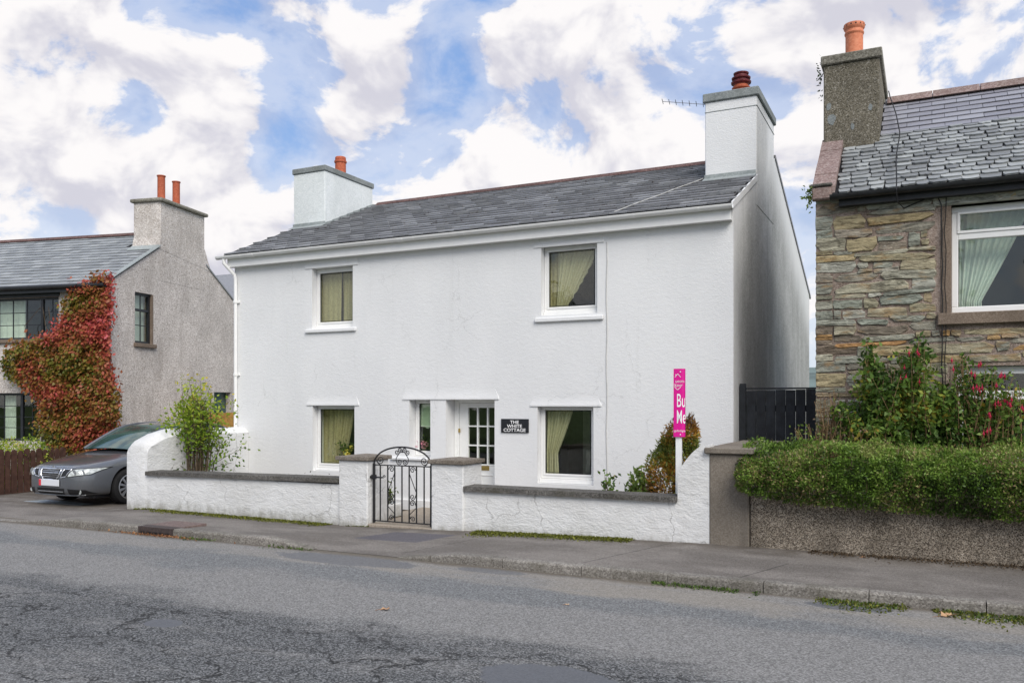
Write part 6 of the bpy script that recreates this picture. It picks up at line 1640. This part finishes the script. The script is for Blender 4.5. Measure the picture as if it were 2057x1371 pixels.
while x < HX1 - .5:
    m = MB(); m.prism([(RY_ - .17, RZ_ - .07), (RY_ - .07, RZ_ + .05), (RY_, RZ_ + .07), (RY_ + .07, RZ_ + .05), (RY_ + .17, RZ_ - .07)], 'x', x, x + .60); m.build('ridge_tile', 'skew_stone', hro); x += .61
# skew stones up the verge
n = 4; ys = np.linspace(YH - .10, 12.75, n + 1)
for i in range(n):
    a, b = ys[i] + .004, ys[i + 1] - .004; j = .01 * (i % 2)
    m = MB(); q = lambda y: hz_(y) - .02
    m.hexa([(HX0 - .03, a, q(a)), (HX0 + .25, a, q(a)), (HX0 + .25, b, q(b)), (HX0 - .03, b, q(b)), (HX0 - .03, a, q(a) + .13 + j), (HX0 + .25, a, q(a) + .13 + j), (HX0 + .25, b, q(b) + .13 + j), (HX0 - .03, b, q(b) + .13 + j)]); m.build('skew_stone', 'skew_stone', hro)
m = MB(); m.box(HX0 - .03, HX0 + .20, YH - .11, YH + .02, ESZ - .12, ESZ + .04, .015); m.build('skew_putt', 'skew_stone', hro)
m = MB(); m.box(HX0 - .05, HX0 + .22, YH - .13, YH + .0, ESZ + .04, ESZ + .08, .012); m.build('skew_cap', 'coping_dark', hro)
# gutter
g2 = gutter('gutter', HX0 + .20, HX1, YH - .20, EZ2 - .03, .06, 'black_gutter', sh, [HX0 + .55 + .9 * i for i in range(8)])
m = MB(); m.box(HX0 + .3, HX1, YH - .135, YH - .001, EZ2 - .16, EZ2 - .06); m.build('fascia', 'black_gutter', sh)
# chimney with two pots
def pot2(zs):
    return [(r, h * zs) for r, h in ((.125, 0), (.125, .02), (.118, .05), (.118, .27), (.128, .28), (.132, .295), (.124, .305), (.122, .33), (.140, .35), (.145, .375), (.140, .40), (.125, .405), (.10, .405), (.10, .06))]
zt = onY(1710, 104, 12.66)[1]
c3 = chimney(-1.33, -.605, 12.68, 14.55, zt, sh, 'chimney_roughcast', 'cap_concrete', .13, .035, 4.8, [(onY(1716, 90, 13.0)[0], 13.0, pot2(1.22)), (onY(1737, 90, 14.1)[0], 14.1, pot2(1.0))], potmat='terracotta_light')
p0_ = onY(1716, 90, 13.0)[0]
for k in range(14):
    a = 2 * math.pi * k / 14; m = MB(); m.lathe([(.011, 0), (.011, .012)], (p0_ + .140 * math.cos(a), 13.0 + .140 * math.sin(a) - .006, zt + .02 + .375 * 1.22), 8, axis='y'); m.build('pot_hole', 'car_black', c3)
for (cx2, cz2, r2) in ((-1.22, onY(1665, 240, 12.68)[1], .055), (-1.26, onY(1665, 215, 12.68)[1], .035), (-.72, onY(1750, 215, 12.68)[1], .03), (-.95, onY(1740, 250, 12.68)[1], .03)):
    m = MB(); m.add([(cx2 + r2 * random.uniform(.7, 1.2) * math.cos(t), 12.676, cz2 + r2 * 1.5 * random.uniform(.7, 1.2) * math.sin(t)) for t in np.linspace(0, 2 * math.pi, 11)[:-1]], [tuple(range(9, -1, -1))]); m.build('mortar_patch', 'cap_grey', c3)
fg_ = thing('chimney_weed', (-1.36, 12.7, zt - .5), 'small weed sprouting from the left edge of the stone house chimney', 'plant')
P = np.array([-1.37, 12.72, zt - .30]) + RNG.normal(size=(46, 3)) * np.array([.02, .04, .11]); leaves('foliage', 'leaf_dark', fg_, P, .05, RNG.uniform(0, 1, 46), out=np.tile([-1., 0, .2], (46, 1)))
fg_ = thing('gutter_fern', (HX0 - .08, YH - .05, ESZ - .15), 'little green fern on the corner below the stone house roof', 'plant')
P = np.array([HX0 - .07, YH - .05, ESZ - .05]) + RNG.normal(size=(90, 3)) * np.array([.03, .05, .07]); leaves('foliage', 'leaf_mid', fg_, P, .055, RNG.uniform(.4, 1, 90))
# cables: over the slates, under the gutter and down the wall
m = MB(); c0 = []
for t in np.linspace(0, 1, 18):
    px_ = np.interp(t, [0, .3, .55, .8, 1], [1785, 1800, 1808, 1800, 1801]); y = RY_ - .03 + (EY2 - .02 - RY_) * t; zz = RZ_ + .07 - (RZ_ - EZ2) * t + (.05 if t < .99 else 0)
    c0.append((onY(px_, 300, y)[0], y, zz - (.0 if t > .02 else -.03)))
cw = onY(1893, 450, YH)[0]
c0 += [(c0[-1][0], YH - .28, EZ2 - .06), (c0[-1][0] + .01, YH - .24, EZ2 - .20), (c0[-1][0] + .08, YH - .03, EZ2 - .24), (cw - .12, YH - .04, EZ2 - .13), (cw - .05, YH - .05, EZ2 - .14), (cw - .01, YH - .05, EZ2 - .25)]
for z in np.linspace(EZ2 - .4, .9, 16): c0.append((cw + random.uniform(-.012, .012), YH - .045, z))
m.tube(c0, .008, 5); m.build('cable', 'cable_black', sh)
m = MB(); m.tube([(cw + .03 + random.uniform(-.012, .012), YH - .042, z) for z in np.linspace(EZ2 - .15, .9, 16)], .006, 5); m.build('cable', 'cable_black', sh)

# ------------------------------------------------------------------ clipped hedge
hd = thing('clipped_hedge', (2, 10.4, .7), 'dense clipped green hedge on the brown roughcast wall', 'hedge')
def hedge_pts(n):
    u = RNG.uniform(-2.0, 6.2, n); fc = RNG.random(n); P = np.zeros((n, 3)); O = np.zeros((n, 3))
    f = fc < .60; t = fc >= .60
    zb = np.interp(u, [-2, -1.8, -1, .2, 1.2, 6], [.68, .60, .52, .49, .46, .45])
    zf = zb + (1.12 - zb) * RNG.random(n) ** .9
    yy = RNG.uniform(YW - .28, YW + 1.15, n)
    P[f] = np.stack([u, np.full(n, YW - .28), zf], 1)[f]; O[f] = (0, -1, .25)
    P[t] = np.stack([u, yy, np.full(n, 1.12)], 1)[t]; O[t] = (0, -.25, 1)
    # rounded shoulder
    sh_ = np.clip((P[:, 2] - .90) / .22, 0, 1) * np.clip((YW - .0 - P[:, 1]) / .22, 0, 1)
    P[:, 1] += sh_ * .13; P[:, 2] -= sh_ * .07
    under = np.clip((zb + .22 - P[:, 2]) / .22, 0, 1); P[:, 1] += under * .16
    k = vnoise(P, 2.3, 1) - .5; k2 = vnoise(P, 7.0, 2) - .5
    P += O * ((k * .15 + k2 * .13) + RNG.normal(size=n) * .028)[:, None]
    e = np.clip((-1.86 - P[:, 0]) / .14, 0, 1); P[:, 1] += e * .2; P[:, 2] -= e * .05
    return P, O, zb
P, O, zb = hedge_pts(110000)
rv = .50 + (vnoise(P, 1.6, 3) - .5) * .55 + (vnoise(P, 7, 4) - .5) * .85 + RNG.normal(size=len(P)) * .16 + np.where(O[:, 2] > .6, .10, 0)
dead = vnoise(P * np.array([1, 1, .7]), 2.0, 8) > .64; rv = np.where(dead & (RNG.random(len(P)) < .3), RNG.uniform(.88, 1.0, len(P)), np.clip(rv, 0, .9))
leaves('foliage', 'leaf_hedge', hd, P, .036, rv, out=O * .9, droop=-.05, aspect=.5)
Pt = P[RNG.integers(0, len(P), 4200)]; 
v_, f_, r_ = leaf_geo(Pt, .10, np.full(len(Pt), .93), out=np.tile([0, -.6, .6], (len(Pt), 1)), droop=0, aspect=.06); npobj('twigs', v_, f_, 'leaf_brown', hd, RNG.uniform(.3, 1, len(Pt)))
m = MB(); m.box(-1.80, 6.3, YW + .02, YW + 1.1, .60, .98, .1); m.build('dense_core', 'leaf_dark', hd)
for i in range(14):
    m = MB(); x = -1.6 + .55 * i; m.tube([(x, YW + .45, .2), (x + .05, YW + .4, .7), (x - .04, YW + .3, 1.0)], [.025, .018, .008], 5); m.build('stem', 'bark', hd)

# fuchsia and climbers against the stone wall
def bushy(name, ctrs, label, mat, nper, ls, ground=.25, twigs=14, stemmat='twig_tan', cat='shrub', rv=None, yfix=None):
    t = thing(name, (ctrs[0][0], ctrs[0][1], ground), label, cat); m = MB(); P = []; D = []
    bx_ = sum(c[0] for c in ctrs) / len(ctrs)
    for (x, y, z, rx, rz_) in ctrs:
        for j in range(twigs):
            e = Vector((x + random.gauss(0, rx * .6), y + random.gauss(0, .10), z + random.gauss(0, rz_ * .55)))
            b = Vector((bx_ + random.gauss(0, .15) + (x - bx_) * .5, y + .05, ground)); md = b.lerp(e, .55) + Vector((random.gauss(0, .06), random.gauss(0, .03), .12))
            pth = [b * (1 - u) ** 2 + md * 2 * u * (1 - u) + e * u * u for u in np.linspace(0, 1, 7)]
            m.tube(pth, [.008 * (1 - .8 * i / 6) + .0012 for i in range(7)], 4)
            k = nper // twigs
            for u in RNG.uniform(.45, 1.0, k):
                q = b * (1 - u) ** 2 + md * 2 * u * (1 - u) + e * u * u; P.append(tuple(q)); D.append(tuple((e - b).normalized()))
    m.build('stems', stemmat, t)
    P = np.array(P) + RNG.normal(size=(len(P), 3)) * .045; D = np.array(D)
    r = (.5 + (vnoise(P, 4, 3) - .5) * .8 + RNG.normal(size=len(P)) * .2) if rv is None else rv(P)
    leaves('foliage', mat, t, P, ls, r, out=D * .35, droop=.25, aspect=.55)
    return t
YC = 11.25
pp = lambda px, py: onY(px, py, YC)
def cc(px, py, rx, rz_): x, z = pp(px, py); return (x, YC, z, rx, rz_)
bushy('climbing_shrub', [cc(1805, 745, .22, .20), cc(1838, 705, .16, .13), cc(1765, 790, .22, .20), cc(1830, 800, .26, .22), cc(1885, 820, .24, .2), cc(1780, 850, .30, .15), cc(1850, 865, .30, .12), cc(1745, 730, .06, .20), cc(1720, 820, .2, .16), cc(1900, 790, .16, .16)],
      'tangled green climbing shrub against the stone wall above the hedge', 'leaf_fuchsia', 1250, .072, twigs=16)
bushy('dry_bramble', [cc(1665, 800, .12, .12), cc(1690, 830, .18, .14), cc(1650, 860, .14, .12), cc(1720, 860, .14, .12)], 'dry brown brambles at the left corner of the stone wall', 'leaf_brown', 130, .04, twigs=20)
bushy('bramble_shoot', [cc(1600, 860, .14, .07), cc(1650, 850, .10, .08), cc(1740, 870, .18, .08)], 'green bramble shoots rising in front of the black side gate', 'leaf_mid', 150, .05, twigs=10, rv=lambda P: RNG.uniform(.4, 1, len(P)))
fx = bushy('fuchsia_bush', [cc(1985, 745, .16, .12), cc(1945, 790, .18, .18), cc(2000, 790, .20, .07), cc(1925, 850, .16, .18), cc(1930, 720, .06, .12), cc(2050, 780, .16, .07)],
           'fuchsia bush with hanging red flowers in front of the lower window', 'leaf_fuchsia', 380, .066, twigs=12)
def bell(c, s=1.0):
    m = MB(); c = Vector(c)
    m.tube([c + Vector((.004, 0, .07 * s)), c + Vector((0, 0, .035 * s)), c], [.0022, .0028, .004], 5)
    m.lathe([(.004, .03 * s), (.010 * s, .02 * s), (.012 * s, 0), (.017 * s, -.015 * s), (.012 * s, -.03 * s), (.004, -.045 * s)], c, 8)
    for k in range(4):
        a = math.pi / 2 * k + .4; d = Vector((math.cos(a), math.sin(a), 0)); t_ = Vector((-d.y, d.x, 0))
        m.add([c + Vector((0, 0, .012)), c + d * .022 * s + t_ * .008 * s + Vector((0, 0, -.004)), c + d * .045 * s + Vector((0, 0, -.022 * s)), c + d * .022 * s - t_ * .008 * s + Vector((0, 0, -.004))], [(0, 1, 2, 3)])
    m.tube([c + Vector((0, 0, -.03 * s)), c + Vector((.003, 0, -.075 * s))], .0022, 4)
    return m
for (px, py) in ((1970, 730), (1966, 733), (1951, 748), (1958, 753), (1962, 776), (1967, 781), (1973, 778), (1955, 779), (1968, 786), (2001, 773), (2003, 777), (2012, 752), (2018, 755), (2009, 755), (1999, 812), (2005, 807), (2010, 813), (2018, 803), (2023, 806), (2028, 810), (2032, 802), (2030, 814), (1987, 830), (1989, 835), (2053, 818), (2057, 822), (1976, 870), (1983, 866), (1989, 863), (1912, 723), (1915, 741), (1817, 738), (1820, 757), (1809, 760), (1846, 710), (1843, 706), (1826, 708), (1847, 766)):
    q = onY(px, py, YC - .18); bell((q[0], YC - .18, q[1]), .62).build('flower', 'petal_red', fx)

# ------------------------------------------------------------------ moss, weeds, leaves, drain
def scatter(name, P, mat, size, label, droop=-.8, aspect=.35, rlo=0., rhi=1.):
    v, f, r = leaf_geo(P, size, RNG.uniform(rlo, rhi, len(P)), droop=droop, aspect=aspect); o = npobj(name, v, f, mat, None, r, kind='stuff'); return setp(o, label)
def wallfoot(pa, pb, n, wid, hgt):
    xa, xb = onY(pa, 1040, YW)[0], onY(pb, 1040, YW)[0]; x = RNG.uniform(xa, xb, n)
    y = YW - .03 - np.abs(RNG.normal(size=n)) * wid * (.5 + vnoise(np.stack([x, x * 0, x * 0], 1), 2.2, 5)); z = np.array([np.interp(b, [8.2, YW], [zk(a), zw(a)]) for a, b in zip(x, y)])
    return np.stack([x, y, z - .006 + RNG.uniform(0, hgt, n)], 1)
P = np.concatenate([wallfoot(330, 670, 6500, .13, .012), wallfoot(960, 1275, 6500, .13, .012), wallfoot(275, 340, 300, .04, .008), wallfoot(700, 745, 100, .03, .006)])
scatter('moss', P, 'moss', .024, 'yellow green moss along the foot of the white garden wall', droop=-.4, aspect=.8)
def gutterline(pa, pb, n, wid):
    xa, xb = onZ(pa, 1190, -.1)[0], onZ(pb, 1190, -.1)[0]; x = RNG.uniform(xa, xb, n); k = vnoise(np.stack([x, x * 0, x * 0], 1), 1.7, 7)
    x, k = x[k > .33], k[k > .33]; y = KY0 - .01 - np.abs(RNG.normal(size=len(x))) * wid * (.3 + k); return np.stack([x, y, np.full(len(x), -.103) + RNG.uniform(0, .01, len(x))], 1)
x0g, x1g = -1.3, 2.4
def gl2(xa, xb, n, wid, thr=.33):
    x = RNG.uniform(xa, xb, n); k = vnoise(np.stack([x, x * 0, x * 0], 1), 1.9, 7); ok = k > thr; x, k = x[ok], k[ok]
    y = KY0 - .005 - np.abs(RNG.normal(size=len(x))) * wid * (.3 + k); return np.stack([x, y, np.full(len(x), -.104) + RNG.uniform(0, .012, len(x))], 1)
P = np.concatenate([gl2(-1.45, 2.6, 2000, .12, .46), gl2(-3.4, -1.6, 900, .06, .45), gl2(-7.3, -6.6, 120, .05), gl2(-8.8, -8.2, 120, .05)])
scatter('kerb_weeds', P, 'leaf_mid', .032, 'patchy weeds and moss growing along the kerb in the gutter', rlo=.0, rhi=.7, aspect=.45)
P = gl2(-1.3, 2.6, 2800, .15, .35); scatter('kerb_moss', P, 'moss', .03, 'yellowish moss in the gutter by the kerb', aspect=.7, droop=-.2)
x = RNG.uniform(-1.2, 3.5, 2600); y = YW - .02 - np.abs(RNG.normal(size=2600)) * .11; P = np.stack([x, y, np.array([np.interp(b, [8.2, YW], [zk(a), zw(a)]) for a, b in zip(x, y)]) + RNG.uniform(-.004, .006, 2600)], 1)
scatter('leaf_litter', P, 'leaf_brown', .028, 'brown leaf litter along the foot of the roughcast wall', droop=.1, aspect=.6, rhi=.7)
x = RNG.normal(size=420) * .42 - 9.25; y = KY0 - .01 - np.abs(RNG.normal(size=420)) * .045; P = np.stack([x, y, np.full(420, -.098)], 1)
scatter('drain_leaves', P, 'dead_leaf', .035, 'rust brown fallen leaves gathered at the drain by the kerb', droop=.1, aspect=.6, rhi=.6)
def fallen(px, py, s, label, z=-.1, seed=0, rv=.7):
    x, y = onZ(px, py, z); t = thing('fallen_leaf', (x, y, z), label, 'leaf', 'single fallen leaves on the road'); r = random.Random(seed); m = MB()
    n = 14; pts = []
    for k in range(n):
        a = 2 * math.pi * k / n; rad = s * (1.0 if k % 3 == 0 else .55) * r.uniform(.75, 1.1); pts.append((x + rad * math.cos(a), y + rad * math.sin(a) * .8, z + .006 + r.uniform(0, s * .45)))
    m.add([(x, y, z + .012)] + pts, [(0, 1 + k, 1 + (k + 1) % n) for k in range(n)], rv); m.build('blade', 'dead_leaf', t)
    m = MB(); m.tube([(x, y, z + .01), (x - s * .8, y - s * .7, z + .012), (x - s * 1.3, y - s, z + .006)], .002, 4, rnd=.3); m.build('stalk', 'dead_leaf', t)
fallen(775, 1225, .055, 'small tan fallen leaf lying alone in the middle of the road', seed=1)
fallen(1903, 1238, .085, 'large curled brown fallen leaf near the kerb in front of the hedge', seed=2, rv=.8)
fallen(1140, 1215, .026, 'tiny pale fallen leaf on the road in front of the right wall', seed=3, rv=.95)
fallen(1735, 1120, .035, 'small orange fallen leaf on pavement under the hedge', z=0.0, seed=4, rv=.55)
# gully inlet and cover
dr = thing('drain_cover', (-9.2, 8.3, -.1), 'rusty iron drain cover and inlet set in the kerb', 'drain')
xa, xb = -9.62, -8.97
m = MB(); m.hexa([(xa, KY0 - .012, -.14), (xb, KY0 - .012, -.14), (xb, KY1 + .02, -.14), (xa, KY1 + .02, -.14), (xa, KY0 - .012, .004), (xb, KY0 - .012, .004), (xb, KY1 + .02, .006), (xa, KY1 + .02, .006)]); m.build('inlet', 'iron_dark', dr)
for i in range(5):
    m = MB(); a = xa + .05 + .115 * i; m.box(a, a + .085, KY0 - .0145, KY0 - .0125, -.082, -.058); m.build('inlet_slot', 'car_black', dr)
m = MB(); m.box(xa + .01, xb - .01, KY1 + .022, KY1 + .46, -.05, .006, .004); m.build('cover_plate', 'iron_brown', dr)

# ------------------------------------------------------------------ trees across the road, mirrored in the panes
def big_tree(base, h, r, n, label, seed):
    t = thing('tree', base, label, 'tree', 'trees across the road'); rr = random.Random(seed); m = MB(); b = Vector(base)
    trunk = [b, b + Vector((.1, 0, h * .3)), b + Vector((-.1, .1, h * .6)), b + Vector((0, 0, h * .9))]; m.tube(trunk, [.32, .25, .16, .04], 8); tips = []
    for i in range(16):
        a = rr.uniform(0, 6.28); z0 = rr.uniform(.28, .8) * h; L = r * rr.uniform(.5, 1) * (1.15 - z0 / h * .6); s0 = b + Vector((0, 0, z0)); e = s0 + Vector((math.cos(a) * L, math.sin(a) * L, L * .45))
        m.tube([s0, s0.lerp(e, .5) + Vector((0, 0, .2)), e], [.10, .06, .02], 5); tips += [e, s0.lerp(e, .7), s0.lerp(e, .45)]
    m.build('trunk', 'bark', t)
    tp = np.array([tuple(q) for q in tips + [trunk[3]]]); i = RNG.integers(0, len(tp), n); P = tp[i] + RNG.normal(size=(n, 3)) * r * .13
    leaves('crown', 'leaf_dark', t, P, .20, RNG.uniform(0, 1, n), aspect=.6)
big_tree((-1.5, -9, -.06), 8.5, 3.2, 20000, 'tall leafy tree across the road mirrored in the stone house window', 1)
big_tree((-9.5, -11, -.06), 9.5, 3.6, 20000, 'broad dark tree across the road mirrored in the cottage windows', 2)
big_tree((6.5, -11, -.06), 9, 3.4, 20000, 'dark tree across the road mirrored at right of the stone house window', 3)
big_tree((-18, -12, -.06), 8, 3.2, 15000, 'dark tree across the road mirrored in the pebbledash house windows', 4)
